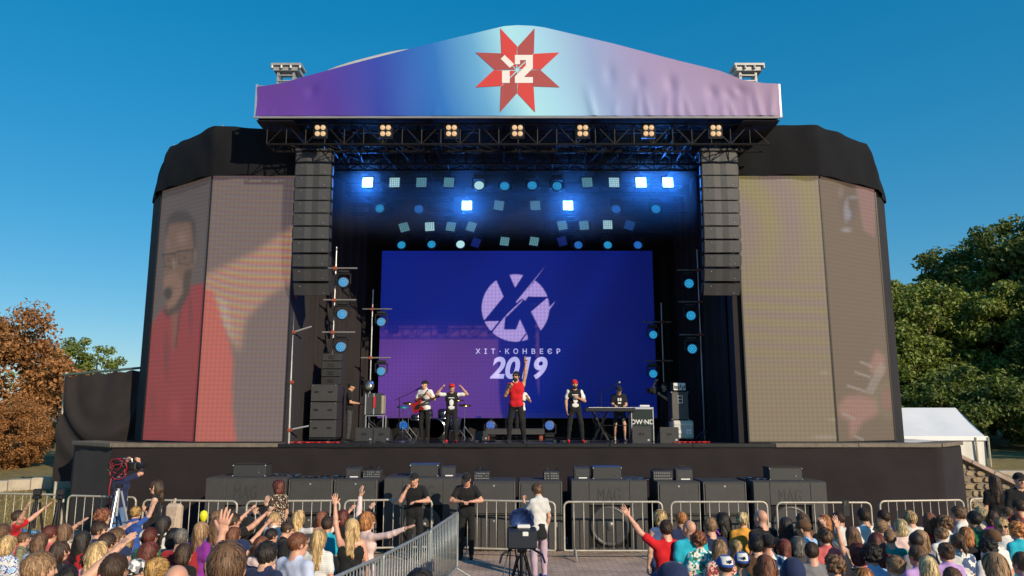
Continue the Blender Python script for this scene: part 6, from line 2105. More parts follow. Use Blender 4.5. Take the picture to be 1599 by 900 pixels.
# ---------------------------------------------------------------- drum kit
def drums():
    Y = 23.0; p = at(668, 660, Y)
    root = empty('drum_kit', (p.x, Y, DZ), 0, 'dark drum kit with chrome stands behind the guitarist', 'drum kit')
    shell = mat('drum_shell', (0.02, 0.025, 0.05), 0.2, spec=0.7)
    head = mat('drum_head', (0.05, 0.05, 0.055), 0.4)
    whead = mat('white_drum_head', (0.6, 0.6, 0.6), 0.5)
    brass = mat('cymbal_brass', (0.55, 0.40, 0.14), 0.25, metal=1.0)
    cy = mat('cymbal_blue', (0.03, 0.22, 0.35), 0.3, metal=0.3)
    def drum(c, r, d, axis, hm, nm):
        c = Vector(c); ax = Vector(axis).normalized()
        o = MB().lathe([(r, -d / 2), (r, d / 2)], c, 24, axis=ax).build(nm, shell, root, smooth=True)
        MB().lathe([(r * 0.97, 0), (0, 0.004)], c + ax * (d / 2 - 0.01), 24, axis=ax).build('drum_skin', hm, o)
        for q in (-d / 2 + 0.012, d / 2 - 0.012):
            MB().lathe([(r + 0.004, -0.012), (r + 0.014, 0), (r + 0.004, 0.012)], c + ax * q, 24, axis=ax).build('hoop', M_chrome, o, smooth=True)
        return o
    drum((0.25, -0.1, 0.29), 0.28, 0.42, (0, -1, 0), head, 'bass_drum')
    drum((0.02, -0.1, 0.72), 0.14, 0.2, (0, -0.35, 1), whead, 'tom')
    drum((0.46, -0.1, 0.72), 0.15, 0.22, (0, -0.35, 1), whead, 'tom')
    drum((0.78, 0.15, 0.42), 0.19, 0.36, (0.1, -0.2, 1), whead, 'floor_tom')
    drum((-0.35, 0.1, 0.62), 0.17, 0.14, (0, -0.15, 1), whead, 'snare_drum')
    for x, y, z, r_, m in ((-0.75, 0.0, 0.93, 0.19, cy), (-0.62, 0.3, 1.05, 0.2, brass), (-0.25, 0.25, 1.1, 0.2, brass), (0.85, 0.2, 1.15, 0.22, brass), (1.1, 0.0, 0.98, 0.2, brass)):
        o = MB().cone((x, y, 0.0), (x, y, z), 0.012, 0.010, 6).build('cymbal_stand', M_chrome, root)
        mb = MB()
        for a in (0.3, 2.4, 4.5): mb.cone((x, y, 0.35), (x + 0.28 * math.cos(a), y + 0.28 * math.sin(a), 0.01), 0.009, 0.009, 5)
        mb.build('tripod', M_chrome, o)
        MB().lathe([(0.0, 0.03), (0.03, 0.022), (0.05, 0.012), (r_, -0.012)], (x, y, z), 20, axis=(0.05, -0.25, 1)).build('cymbal', m, o, smooth=True)
drums()

def mic_stand(x, Y, h, label, boom=0.35, rz=0.0):
    p = at(x, 670, Y)
    root = empty('microphone_stand', (p.x, Y, DZ), rz, label, 'microphone stand', 'microphone stands on the deck')
    mb = MB().cone((0, 0, 0.08), (0, 0, h), 0.012, 0.010, 6)
    mb.build('upright', M_black_metal, root)
    mb = MB()
    for a in (0.2, 2.3, 4.4): mb.cone((0, 0, 0.2), (0.3 * math.cos(a), 0.3 * math.sin(a), 0.01), 0.010, 0.010, 5)
    mb.build('tripod', M_black_metal, root)
    MB().cone((-boom * 0.3, 0, h - 0.06), (boom, 0, h + 0.22), 0.009, 0.009, 6).build('boom_arm', M_black_metal, root)
    b = MB().cone((boom, 0, h + 0.22), (boom + 0.12, 0, h + 0.29), 0.016, 0.022, 8).build('microphone', M_black_plastic, root)
    MB().ball((boom + 0.145, 0, h + 0.305), 0.032, 10, 7).build('microphone_head', M_alu, b, smooth=True)
mic_stand(623, 21.6, 1.15, 'boom microphone stand left of the guitarist', 0.45)
mic_stand(790, 22.3, 1.2, 'microphone stand half hidden behind the singer', 0.2)
mic_stand(940, 20.8, 1.25, 'microphone stand leaning in towards the keyboard player', 0.35)

# ---------------------------------------------------------------- percussion rack beside the percussionist
def perc_rack():
    Y = 20.6; p = at(583, 670, Y)
    root = empty('percussion_rack', (p.x, Y, DZ), 0, 'tubular rack with flight case and round cymbal before the percussionist', 'percussion rack')
    mb = MB()
    for x in (-0.2, 0.26):
        for y in (-0.05, 0.4): mb.cone((x, y, 0.0), (x, y, 0.66), 0.018, 0.018, 6)
    mb.build('upright', M_alu, root)
    mb = MB()
    for z in (0.12, 0.66):
        mb.cone((-0.2, -0.05, z), (0.26, -0.05, z), 0.015, 0.015, 6); mb.cone((-0.2, 0.4, z), (0.26, 0.4, z), 0.015, 0.015, 6); mb.cone((0.26, -0.05, z), (0.26, 0.4, z), 0.015, 0.015, 6)
    mb.build('rail', M_alu, root)
    MB().bbox((-0.02, 0.17, 0.97), (0.44, 0.42, 0.58), 0.02).build('flight_case', M_dark_grey, root)
    MB().bbox((0.22, 0.16, 0.95), (0.07, 0.4, 0.5), 0.02).build('case_lid', mat('worn_canvas', (0.30, 0.27, 0.21), 0.8, var=0.3, vscale=9), root)
    mb = MB()
    for x in (-0.22, 0.0): mb.box((x, -0.045, 0.97), (0.03, 0.02, 0.56))
    mb.build('case_edge', M_alu, root)
    MB().lathe([(0.0, 0.03), (0.05, 0.02), (0.17, -0.01)], (-0.16, -0.1, 1.45), 22, axis=(-0.2, -1, 0.2)).build('cymbal', mat('dull_silver', (0.5, 0.47, 0.4), 0.3, metal=0.9), root, smooth=True)
    MB().cone((-0.16, -0.08, 1.45), (-0.12, 0.05, 0.66), 0.012, 0.012, 6).build('cymbal_stand', M_alu, root)
    MB().box((0.02, -0.07, 1.02), (0.05, 0.02, 0.3)).build('red_strap', M_red, root)
    r = random.Random(2); mb = MB()
    for i in range(14): mb.tube([(r.uniform(-0.2, 0.25), -0.05, r.uniform(0.15, 0.6)), (r.uniform(-0.2, 0.25), 0.05, r.uniform(0.1, 0.4)), (r.uniform(-0.3, 0.4), 0.1, 0.03)], 0.012, 5)
    mb.build('hanging_cable', M_black_plastic, root)
perc_rack()

# ---------------------------------------------------------------- keyboard
def keyboard():
    Y = 20.1; p = at(952, 640, Y)
    zt = p.z - DZ
    root = empty('keyboard', (p.x, Y, DZ), 0, 'black electronic keyboard on a folding stand at the right of the stage', 'keyboard')
    MB().bbox((0, 0, zt), (1.3, 0.34, 0.10), 0.012).build('keyboard_case', M_black_plastic, root)
    k = MB().box((0.02, 0.07, zt + 0.055), (1.14, 0.15, 0.014)).build('white_keys', M_white, root)
    mb = MB()
    for i in range(48):
        if i % 7 not in (2, 6): mb.box((-0.54 + i * 0.0236, 0.045, zt + 0.068), (0.012, 0.09, 0.014))
    mb.build('black_keys', M_black_plastic, root)
    mb = MB()
    for y in (-0.14, 0.14):
        mb.cone((-0.45, y, zt - 0.05), (-0.05, y, 0.02), 0.016, 0.016, 6); mb.cone((-0.05, y, zt - 0.05), (-0.45, y, 0.02), 0.016, 0.016, 6)
    mb.cone((-0.45, 0.14, 0.02), (-0.05, -0.14, 0.02), 0.014, 0.014, 6); mb.cone((-0.25, 0, zt * 0.5), (0.5, 0, zt * 0.5), 0.012, 0.012, 6); mb.cone((0.5, 0, zt - 0.05), (0.5, 0, 0.02), 0.018, 0.018, 6)
    mb.build('stand', M_black_metal, root)
    r = random.Random(1); mb = MB()
    for i in range(3):
        x = r.uniform(-0.6, -0.2); mb.tube([(x, -0.17, zt), (x + 0.1, -0.2, zt * 0.6), (x + r.uniform(0, 0.5), -0.15, 0.25), (x + 0.5, -0.1, 0.012)], 0.008, 5)
    mb.build('cable', M_black_plastic, root)
keyboard()

def rack_with_letters():
    Y = 20.2; a, b = at(986, 685, Y), at(1020, 636, Y)
    w, h = b.x - a.x, b.z - DZ
    root = empty('rack_case', ((a.x + b.x) / 2, Y, DZ), 0, 'open equipment rack with white lettering right of the keyboard player', 'rack case')
    mb = MB()
    for sx in (-1, 1): mb.bbox((sx * (w / 2 - 0.015), 0.22, h / 2), (0.03, 0.5, h), 0.006)
    mb.bbox((0, 0.22, h - 0.03), (w - 0.06, 0.5, 0.06), 0.006)
    mb.build('frame', M_alu, root)
    MB().box((0, 0.2, h / 2 - 0.03), (w - 0.07, 0.42, h - 0.08)).build('rack_unit', mat('rack_dark_green', (0.008, 0.016, 0.013), 0.4), root)
    c = bpy.data.curves.new('lettering', 'FONT'); c.body = 'DW\u00b7ND'; c.size = 0.17; c.extrude = 0.003; c.align_x = 'CENTER'; c.bevel_depth = 0.003; c.bevel_resolution = 0
    c.materials.append(M_white)
    o = text_mesh('lettering', c, root); o.location = (0, -0.016, h * 0.50); o.rotation_euler = (PI / 2, 0, 0)
    MB().bbox((0.08, 0.1, h + 0.03), (0.26, 0.14, 0.05), 0.01).build('top_unit', M_white, root)
rack_with_letters()

def amp_tower():
    Y = 20.4
    a, b = at(1052, 683, Y), at(1083, 657, Y)
    w = b.x - a.x; zc = b.z - DZ
    cx = (a.x + b.x) / 2
    root = empty('flight_case', (cx, Y, DZ), 0, 'white flight case with two round edged latches at stage right', 'flight case')
    M = mat('white_laminate', (0.62, 0.58, 0.50), 0.5, var=0.1)
    MB().bbox((0, 0.3, zc / 2 + 0.03), (w, 0.6, zc - 0.06), 0.03).build('case_body', M, root)
    for sx in (-1, 1):
        d = MB().bbox((sx * w * 0.25, -0.006, zc * 0.45), (0.15, 0.016, 0.13), 0.005).build('latch_dish', M_alu, root)
        MB().box((sx * w * 0.25, -0.018, zc * 0.45), (0.09, 0.012, 0.06)).build('latch', M_white, d)
    MB().box((0, -0.004, zc * 0.8), (w * 0.9, 0.014, 0.02)).build('lid_edge', M_alu, root)
    mb = MB()
    for sx in (-1, 1): mb.cone((sx * w * 0.4, 0.1, 0.03), (sx * w * 0.4 + 0.03, 0.1, 0.03), 0.03, 0.03, 8)
    mb.build('castor', M_red, root)
    z1 = at(1066, 611, Y).z - DZ
    root = empty('bass_cabinet', (cx - 0.06, Y, DZ + zc), 0, 'grey black bass cabinet standing on the white flight case', 'speaker cabinet')
    h = z1 - zc
    MB().bbox((0, 0.3, h / 2), (w * 0.86, 0.5, h), 0.02).build('cabinet', M_cab, root)
    MB().bbox((0, 0.045, h / 2), (w * 0.80, 0.03, h - 0.06), 0.008).build('grille', mat('pale_grille', (0.085, 0.082, 0.075), 0.6, var=0.15), root)
    pl = MB().box((0, 0.024, h * 0.72), (0.13, 0.014, 0.20)).build('badge_plate', M_alu, root)
    mb = MB()
    for dz in (-0.045, 0.045): mb.box((0, 0.014, h * 0.72 + dz), (0.10, 0.012, 0.075))
    mb.build('badge', M_black_plastic, pl)
    for sx in (-1, 1):
        for z in (0.03, h - 0.03): MB().ball((sx * w * 0.41, 0.06, z), 0.022, 8, 5).build('corner', M_alu, root)
    z2 = at(1066, 598, Y).z - DZ
    root = empty('amplifier_head', (cx - 0.06, Y, DZ + z1), 0, 'small white faced amplifier on top of the bass cabinet', 'amplifier')
    h = z2 - z1
    MB().bbox((0, 0.25, h / 2 + 0.01), (w * 0.62, 0.4, h), 0.012).build('amp_case', M_dark_grey, root)
    fp = MB().box((0, 0.045, h / 2 + 0.01), (w * 0.58, 0.012, h * 0.85)).build('front_plate', M_white, root)
    mb = MB(); r = random.Random(9)
    for i in range(6): mb.box((-w * 0.22 + i * w * 0.09, 0.036, h * r.uniform(0.35, 0.65)), (0.03, 0.012, h * 0.35))
    mb.build('knob', M_black_plastic, fp)
amp_tower()

r = random.Random(21)
for nm, x0, x1, Y, m, lb in (('cable', 455, 530, 19.0, M_red, 'red cable lying at the front edge of the stage beside the left screen'), ('cable', 470, 640, 19.5, M_black_plastic, 'black cable winding across the deck past the wedge monitors'),
                             ('cable', 1050, 1110, 19.2, M_red, 'red cable lying on the deck under the white flight case'), ('cable', 700, 960, 20.0, M_black_plastic, 'long black cable running across the deck behind the dancers')):
    pts = []
    for k in range(30):
        p = at(x0 + (x1 - x0) * k / 29, 690, Y); pts.append((p.x, Y + r.uniform(-0.12, 0.12), DZ + 0.016))
    o = MB().tube(pts, 0.014, 5).build(nm, m, smooth=True); tag(o, lb, 'cable', 'cables on the deck')

# ================================================================ performers
def on_deck(x, yc, Y):
    p = at(x, yc, Y)
    return Vector((p.x, Y, DZ)), p.z - DZ
RA = math.radians
def show(x, yc, Y, deg, label, hair, hcol, top, **kw):
    loc, h = on_deck(x, yc, Y)
    return person(loc, h, RA(deg), label, hair, hcol, top, **kw)
def wpos(o, info, hand):
    w, x, y, z = info['wrists'][hand]
    M = Matrix.LocRotScale(o.location, o.rotation_euler, o.scale)
    return M @ Vector(w + z * 0.075 + y * 0.03), (M.to_3x3() @ Vector(z)).normalized()
def shirt_print(o, poly_m=None, z=1.16, kind='face'):
    mb = MB()
    mb.ball((0, 0.124, z + 0.02), (0.068, 0.014, 0.095), 14, 7)
    mb.ball((0, 0.118, z - 0.13), (0.10, 0.018, 0.06), 14, 7)
    mb.box((0, 0.124, z + 0.16), (0.17, 0.012, 0.026))
    mb.build('shirt_print', cloth('white'), o)

o, inf = show(806, 580, 19.05, 172, 'singer in a red sleeveless shirt raising one arm and holding a microphone', 'short', 'black', 'red', bottom_c='black', shoes='black', skin=1,
              la='straightup', ra='mic', sleeve=0, legs='wide', hy=-12, hp=6, glasses='eyes')
mb = MB()
mb.ball((0, 0.052, -0.085), (0.062, 0.06, 0.05), 12, 8)
hat_on(o, inf, mb.mesh('beard', hair_mat('black'), True), [hair_mat('black')], 'beard')
p, z = wpos(o, inf, 1)
d = Vector((0.25, -0.25, 0.9)).normalized()
hc, Hm = inf['head']
mouth = Matrix.LocRotScale(o.location, o.rotation_euler, o.scale) @ Vector(hc + Hm @ np.array((0, 0.125, -0.07)))
d = (mouth - p).normalized()
root = empty('microphone', p, 0, 'handheld microphone the singer in red holds to his mouth', 'microphone')
a, b = p - d * 0.10, p + d * 0.08
MB().cone(a, b, 0.014, 0.020, 10).build('handle', M_black_plastic, root, world=True)
MB().ball(b + d * 0.02, 0.028, 10, 7).build('grille', M_alu, root, smooth=True, world=True)

o, inf = show(664, 594, 21.3, 160, 'guitarist in a white printed T-shirt and black cap playing a red guitar', 'short', 'dark', 'white', bottom_c='black', shoes='black', hat='backcap', hatc='black',
              la='guitar_neck', ra='chest', hy=-18, legs='stand')
mb = MB(); mb.box((0, 0.125, 1.33), (0.2, 0.012, 0.03)); mb.ball((0.0, 0.12, 1.2), (0.07, 0.014, 0.06), 10, 6); mb.build('shirt_print', cloth('grey'), o)
def guitar(o):
    root = empty('electric_guitar', (0, 0, 0), 0, 'red electric guitar held by the musician in white', 'guitar')
    root.location = o.location + Vector((0.0, 0, 0)); root.rotation_euler = o.rotation_euler; root.scale = o.scale
    body_ = [(-0.20, -0.05), (-0.19, -0.13), (-0.12, -0.17), (-0.04, -0.13), (0.04, -0.125), (0.11, -0.16), (0.18, -0.15), (0.14, -0.08), (0.10, -0.035), (0.10, 0.035), (0.16, 0.10), (0.21, 0.17), (0.12, 0.165), (0.02, 0.12), (-0.06, 0.13), (-0.14, 0.16), (-0.2, 0.10)]
    a = RA(200); ux = Vector((math.cos(RA(-158)), 0.10, math.sin(RA(22)))).normalized(); uy = Vector((math.sin(RA(22)), 0, math.cos(RA(22))))
    c = Vector((0.14, 0.20, 0.98))
    b = MB().prism(body_, c, ux, uy, 0.045).build('guitar_body', mat('guitar_red', (0.45, 0.01, 0.012), 0.2, coat=0.6), root)
    MB().prism([(-0.10, -0.07), (0.05, -0.09), (0.08, -0.03), (0.06, 0.05), (-0.02, 0.04), (-0.1, 0.0)], c + Vector((0, 0.012, 0)), ux, uy, 0.012).build('pickguard', M_black_plastic, b)
    nk = MB().box(c + ux * 0.42 + Vector((0, 0.012, 0)), (0.66, 0.02, 0.05), Matrix((ux, ux.cross(uy), uy)).transposed()).build('neck', mat('rosewood', (0.08, 0.04, 0.02), 0.5), root)
    MB().box(c + ux * 0.80 + Vector((0, 0.012, 0)), (0.16, 0.018, 0.085), Matrix((ux, ux.cross(uy), uy)).transposed()).build('headstock', M_black_plastic, nk)
    MB().tube([c + ux * 0.1 + uy * 0.1, Vector((-0.02, 0.15, 1.28)), Vector((-0.12, 0.06, 1.46)), Vector((-0.14, -0.06, 1.40))], 0.018, 6).build('strap', M_black_plastic, root)
guitar(o)

o, inf = show(706, 599, 19.35, 178, 'dancer in a red cap and black printed vest flexing both arms', 'crop', 'dark', 'black', bottom_c='black', shoes='red', hat='cap', hatc='red', la='headphones', ra='headphones', legs='step', sleeve_c='white', skin=1)
shirt_print(o)
o, inf = show(897, 593, 19.35, 184, 'bearded dancer in a red cap and black printed vest with a hand on his chest', 'crop', 'black', 'black', bottom_c='black', shoes='red', hat='backcap', hatc='red', la='chest', ra='down2', legs='wide', sleeve_c='white', skin=1)
shirt_print(o)
mb = MB(); mb.ball((0, 0.052, -0.085), (0.062, 0.06, 0.05), 12, 8)
hat_on(o, inf, mb.mesh('beard', hair_mat('black'), True), [hair_mat('black')], 'beard')
o, inf = show(966, 602, 20.55, 178, 'keyboard player in a black printed T-shirt looking down at the keys', 'short', 'dark', 'black', bottom_c='darkgrey', shoes='white', hat='cap', hatc='black', la='keys', ra='keys', hp=-28, bottom='shorts', legs='step')
mb = MB()
for dx in (-0.04, 0.03):
    mb.box((dx, 0.128, 1.30), (0.05, 0.008, 0.09))
mb.box((0.0, 0.128, 1.19), (0.1, 0.008, 0.05)); mb.build('shirt_print', cloth('white'), o)
show(547, 597, 20.9, -82, 'percussionist in a black T-shirt standing side on beside the left speakers', 'short', 'dark', 'black', bottom_c='darkgrey', shoes='black', hat='backcap', hatc='black', la='keys', ra='keys', skin=1, hp=-10)
show(812, 600, 23.2, 176, 'musician in a white T-shirt almost hidden behind the singer', 'short', 'dark', 'white', bottom_c='black', shoes='white', la='guitar_neck', ra='down2', skin=1)
o, inf = show(1038, 597, 21.4, 130, 'camera operator in black at the dark right side of the stage', 'short', 'dark', 'black', bottom_c='black', shoes='black', la='camhold', ra='shoulder')
p, z = wpos(o, inf, 0)
root = empty('video_camera', p, RA(130), 'dark shoulder camera of the operator at the right of the stage', 'camera')
MB().bbox((0.05, 0.02, 0.06), (0.14, 0.34, 0.17), 0.02).build('camera_body', M_black_plastic, root)
MB().cone((0.05, 0.19, 0.07), (0.05, 0.36, 0.07), 0.06, 0.075, 12).build('lens', M_black_plastic, root)
MB().tube([(0.05, -0.1, 0.15), (0.05, -0.08, 0.22), (0.05, 0.1, 0.22), (0.05, 0.12, 0.15)], 0.012, 6).build('handle', M_black_metal, root)
# ================================================================ crowd barriers
BAR_MESH = {}
def barrier(p, q, label, n=10, foot=True, M=None, flat=False):
    p, q = Vector(p), Vector(q)
    d = q - p; L = math.hypot(d.x, d.y)
    rz = math.atan2(d.y, d.x)
    M = M or M_steel
    H, zb, r = 1.10, 0.16, 0.10 if not flat else 0.03
    c = (p + q) / 2
    root = empty('crowd_barrier', (c.x, c.y, ground_z(c.y)), rz, label, 'barrier', 'steel crowd barriers')
    hl = L / 2 - 0.02
    pts = []
    for cx, cz, a0 in ((hl - r, H - r, 0), (-hl + r, H - r, 90), (-hl + 0.03, zb + 0.03, 180), (hl - 0.03, zb + 0.03, 270)):
        rr = r if cz > 0.5 else 0.03
        for k in range(5):
            a = RA(a0 + 90 * k / 4); pts.append((cx + rr * math.cos(a), 0, cz + rr * math.sin(a)))
    MB().tube(pts, 0.021, 8, closed=True).build('frame', M, root, smooth=True)
    key = (M.name,)
    if key not in BAR_MESH: BAR_MESH[key] = MB().cone((0, 0, 0), (0, 0, H - zb), 0.009, 0.009, 6).mesh('bar', M, True)
    for i in range(n):
        x = -hl + 2 * hl * (i + 1) / (n + 1)
        b = link('bar', BAR_MESH[key], root); b.location = (x, 0, zb)
    if foot:
        for sx in (-1, 1):
            mb = MB()
            x = sx * (hl - 0.22)
            mb.tube([(x, -0.34, 0.015), (x, -0.04, zb + 0.02), (x, 0.04, zb + 0.02), (x, 0.34, 0.015)], 0.017, 6)
            mb.cone((x - sx * 0.1, 0, zb), (x, 0, zb), 0.015, 0.015, 6)
            mb.build('foot', M, root)
    MB().box((hl + 0.02, 0, 0.66), (0.05, 0.03, 0.09)).build('hook', M, root)
    return root
BZ = 1.1
BL = [((-40, 770), (101, 773), 'leftmost steel barrier in front of the dry grass bank', 10), ((106, 774), (214, 777), 'steel barrier in front of the cameraman in jeans', 7),
      ((223, 781), (372, 783), 'steel barrier behind the woman with the beige backpack', 9), ((384, 783), (532, 782), 'steel barrier behind the woman in the leopard print dress', 9),
      ((537, 782), (676, 780), 'steel barrier on which the guard with his hand on his face leans', 8), ((714, 781), (868, 784), 'steel barrier on which the guard in the black cap leans', 9),
      ((879, 784), (1035, 784), 'steel barrier before the subwoofer with the bare cone', 9), ((1046, 784), (1199, 784), 'steel barrier behind the bald man in black', 9),
      ((1211, 785), (1361, 785), 'steel barrier before the rightmost wide subwoofer', 9), ((1372, 783), (1505, 781), 'steel barrier before the right end of the black stage skirt', 9),
      ((1513, 780), (1612, 774), 'steel barrier before the rubble stone wall', 8)]
for a, b, lb, n in BL:
    barrier(on_z(*a, BZ), on_z(*b, BZ), lb, n)
M_grey_steel = mat('dull_zinc', (0.30, 0.33, 0.33), 0.5, metal=0.5, var=0.2, vscale=8)
for a, b, lb in (((715, 800), (672, 829), 'far one of the three slanting barriers along the aisle'), ((670, 830), (598, 868), 'middle one of the three slanting barriers along the aisle'), ((596, 869), (500, 912), 'near one of the three slanting barriers along the aisle')):
    barrier(on_z(*a, BZ), on_z(*b, BZ), lb, 17, True, M_grey_steel, True)

# ================================================================ people standing apart from the crowd
def stand(x, yc, h, deg, label, hair, hcol, top, **kw):
    z = 0.0
    waist = kw.pop('waist', None)
    for _ in range(6):
        p = on_z(x, yc, z + h); z = ground_z(p.y)
    o, inf = person(Vector((p.x, p.y, z)), h, RA(deg), label, hair, hcol, top, **kw)
    if waist:
        MB().lathe([(0.105, 1.02), (0.135, 1.0), (0.142, 0.92), (0.16, 0.80), (0.165, 0.74), (0.13, 0.745)], (0, 0, 0), 22).build('tied_jacket', cloth(waist), o, smooth=True)
    return o, inf
def at_depth(x, yc, Y, deg, label, hair, hcol, top, **kw):
    p = at(x, yc, Y)
    kw.setdefault('lean', 0)
    return person(Vector((p.x, Y, 0)), kw.pop('h', p.z), RA(deg), label, hair, hcol, top, **kw)
RB = 15.45
at_depth(649, 745, 15.75, 178, 'security guard in black leaning on the barrier with a hand against his face', 'short', 'dark', 'black', bottom_c='black', shoes='black', hat='cap', hatc='black', la='rail', ra='face', lean=11, hy=-14, skin=2, h=1.70)
at_depth(729, 744, 15.75, 182, 'security guard in a black cap leaning on the barrier with folded forearms', 'short', 'dark', 'black', bottom_c='black', shoes='black', hat='cap', hatc='black', la='rail', ra='rail', lean=11, hp=-8, skin=2, h=1.70)
stand(841, 755, 1.62, 28, 'girl in a grey T-shirt and pink leggings standing beside the tripod camera', 'bun', 'brown', 'whitegrey', bottom_c='mauve', shoes='blue', sex='f', la='phone', ra='down2', hp=-18, hy=14, waist='black')
stand(247, 749, 1.70, 100, 'smiling young woman in a black sleeveless top turning back with a beige backpack', 'wavy', 'dark', 'black', bottom_c='black', shoes='black', sex='f', sleeve=0, la='folded', ra='chest', hy=35)
stand(436, 749, 1.68, 62, 'woman in a leopard print dress with dark red hair walking to the left', 'bob', 'red', 'leopard', bottom_c='black', shoes='black', sex='f', bottom='dress', legs='walk', la='bent', ra='down2')
at_depth(192, 722, 16.3, -30, 'cameraman in a dark T-shirt and blue jeans with his arm raised to a camera', None, None, 'navy', bottom_c='jeans', shoes='grey', la='shoulder', ra='shoulder', sleeve=1, skin=2)
stand(1552, 742, 1.72, -20, 'security woman in black with long dark hair and a cap by the stone wall', 'long', 'dark', 'black', bottom_c='black', shoes='black', sex='f', hat='cap', hatc='black')
stand(1590, 738, 1.82, 172, 'policeman in black with a peaked cap at the right edge of the photo', 'short', 'dark', 'black', bottom_c='black', shoes='black', hat='cap', hatc='black', la='folded', ra='folded', sleeve=2)

# backpack hanging from the woman's back
p = on_z(271, 800, 1.25)
root = empty('backpack', (p.x + 0.02, p.y - 0.02, 0.92), RA(-10), 'beige backpack worn by the young woman in black', 'backpack')
V = MB().bbox((0, 0, 0.24), (0.28, 0.16, 0.46), 0.05)
V.build('bag', mat('beige_canvas', (0.46, 0.35, 0.26), 0.8, var=0.15, vscale=12, bump=0.4, bscale=20), root)
MB().bbox((0, -0.085, 0.16), (0.22, 0.05, 0.22), 0.02).build('pocket', MATS['beige_canvas'], root)
MB().tube([(-0.08, 0.08, 0.45), (-0.1, 0.16, 0.52), (-0.14, 0.2, 0.35), (-0.1, 0.1, 0.05)], 0.02, 6).build('strap', MATS['beige_canvas'], root)

# shoulder camera with its coils of red and black cable
p = at(195, 728, 16.2)
root = empty('shoulder_camera', p, RA(-15), 'shoulder camera wrapped in coils of red and black cable above the cameraman', 'camera')
MB().bbox((0.02, 0.05, 0.0), (0.52, 0.16, 0.16), 0.02).build('camera_body', M_black_plastic, root)
MB().cone((0.3, 0.05, 0), (0.48, 0.05, 0.02), 0.05, 0.065, 12).build('lens', M_black_plastic, root)
MB().tube([(-0.12, 0.05, 0.08), (-0.1, 0.05, 0.15), (0.12, 0.05, 0.15), (0.14, 0.05, 0.08)], 0.012, 6).build('handle', M_alu, root)
r = random.Random(6)
mb1, mb2 = MB(), MB()
for i in range(7):
    cx, cz, R_ = r.uniform(-0.28, -0.02), r.uniform(-0.12, 0.05), r.uniform(0.1, 0.17)
    pts = [(cx + R_ * 1.2 * math.cos(a), -0.07 + r.uniform(-0.03, 0.03), cz + R_ * math.sin(a)) for a in np.linspace(0, 6.28, 18)[:-1]]
    (mb1 if i % 2 else mb2).tube(pts, 0.012, 5, closed=True)
mb1.tube([(-0.25, -0.05, -0.1), (-0.33, -0.02, -0.5), (-0.25, 0.0, -1.0), (-0.3, 0.0, -1.75)], 0.013, 5)
mb1.build('red_cable', mat('red_cable', (0.30, 0.012, 0.025), 0.5), root, smooth=True)
mb2.build('black_cable', M_black_plastic, root, smooth=True)

def tripod(p, h, label, M, spread=0.45, name='camera_tripod'):
    root = empty(name, p, 0, label, 'tripod', 'tripods')
    for a in (0.6, 2.7, 4.8):
        leg = MB().cone((0.05 * math.cos(a), 0.05 * math.sin(a), h * 0.95), (spread * 0.55 * math.cos(a), spread * 0.55 * math.sin(a), h * 0.45), 0.022, 0.02, 8).build('leg', M, root)
        MB().cone((spread * 0.53 * math.cos(a), spread * 0.53 * math.sin(a), h * 0.47), (spread * math.cos(a), spread * math.sin(a), 0.0), 0.015, 0.013, 8).build('lower_leg', M_black_metal, leg)
    MB().cone((0, 0, h * 0.6), (0, 0, h), 0.028, 0.03, 10).build('centre_column', M, root)
    mb = MB()
    for a in (0.6, 2.7, 4.8): mb.cone((0, 0, h * 0.5), (spread * 0.5 * math.cos(a), spread * 0.5 * math.sin(a), h * 0.5), 0.009, 0.009, 6)
    mb.build('spreader', M_black_metal, root)
    MB().bbox((0, 0, h + 0.03), (0.12, 0.12, 0.07), 0.012).build('head', M_black_plastic, root)
    return root
p = on_z(186, 756, 1.45); p.z = 0
tripod(p, 1.38, 'grey tripod standing in front of the cameraman in jeans', M_alu, 0.42)
pc = Vector((at(815, 835, 9.6).x, 9.6, 0))
tripod(pc, 1.18, 'black camera tripod in the aisle beside the girl in grey', M_black_metal, 0.42)
root = empty('television_camera', (pc.x, pc.y, 1.25), 0, 'black television camera with a blue rain hood on the aisle tripod', 'camera')
MB().bbox((0, 0.0, 0.09), (0.36, 0.34, 0.22), 0.02).build('viewfinder_box', mat('camera_navy', (0.012, 0.016, 0.026), 0.5, var=0.2), root)
MB().bbox((0.04, -0.175, 0.16), (0.07, 0.012, 0.05), 0.004).build('label_plate', M_white, root)
vs = []
for j in range(13):
    for i in range(25):
        a, t = PI * i / 24, j / 12
        R_ = 0.15 * (1 - 0.55 * max(0, t - 0.75) / 0.25) * (0.82 + 0.18 * math.sin(PI * min(1, t * 1.6)))
        w = 1 + 0.07 * math.sin(i * 1.7 + j * 0.9) + 0.05 * math.sin(j * 2.3)
        vs.append((R_ * math.cos(a) * w * 1.02, 0.04 + 0.5 * t, 0.22 + 0.2 * math.sin(a) ** 0.6 * w * (1 - 0.3 * t)))
MB().add(vs, [(j * 25 + i, j * 25 + i + 1, (j + 1) * 25 + i + 1, (j + 1) * 25 + i) for j in range(12) for i in range(24)] + [tuple(range(25)), tuple(range(300, 325))]).build('rain_hood', mat('blue_hood', (0.01, 0.035, 0.14), 0.4, bump=0.5, bscale=18), root, smooth=True)
MB().bbox((0, 0.3, 0.26), (0.16, 0.46, 0.2), 0.02).build('camera_body', M_black_plastic, root)
MB().bbox((0.02, 0.0, 0.225), (0.16, 0.12, 0.04), 0.01).build('top_plate', M_white, root)
MB().cone((0.0, 0.5, 0.26), (0.0, 0.8, 0.26), 0.07, 0.09, 14).build('lens', M_black_plastic, root)
mb = MB()
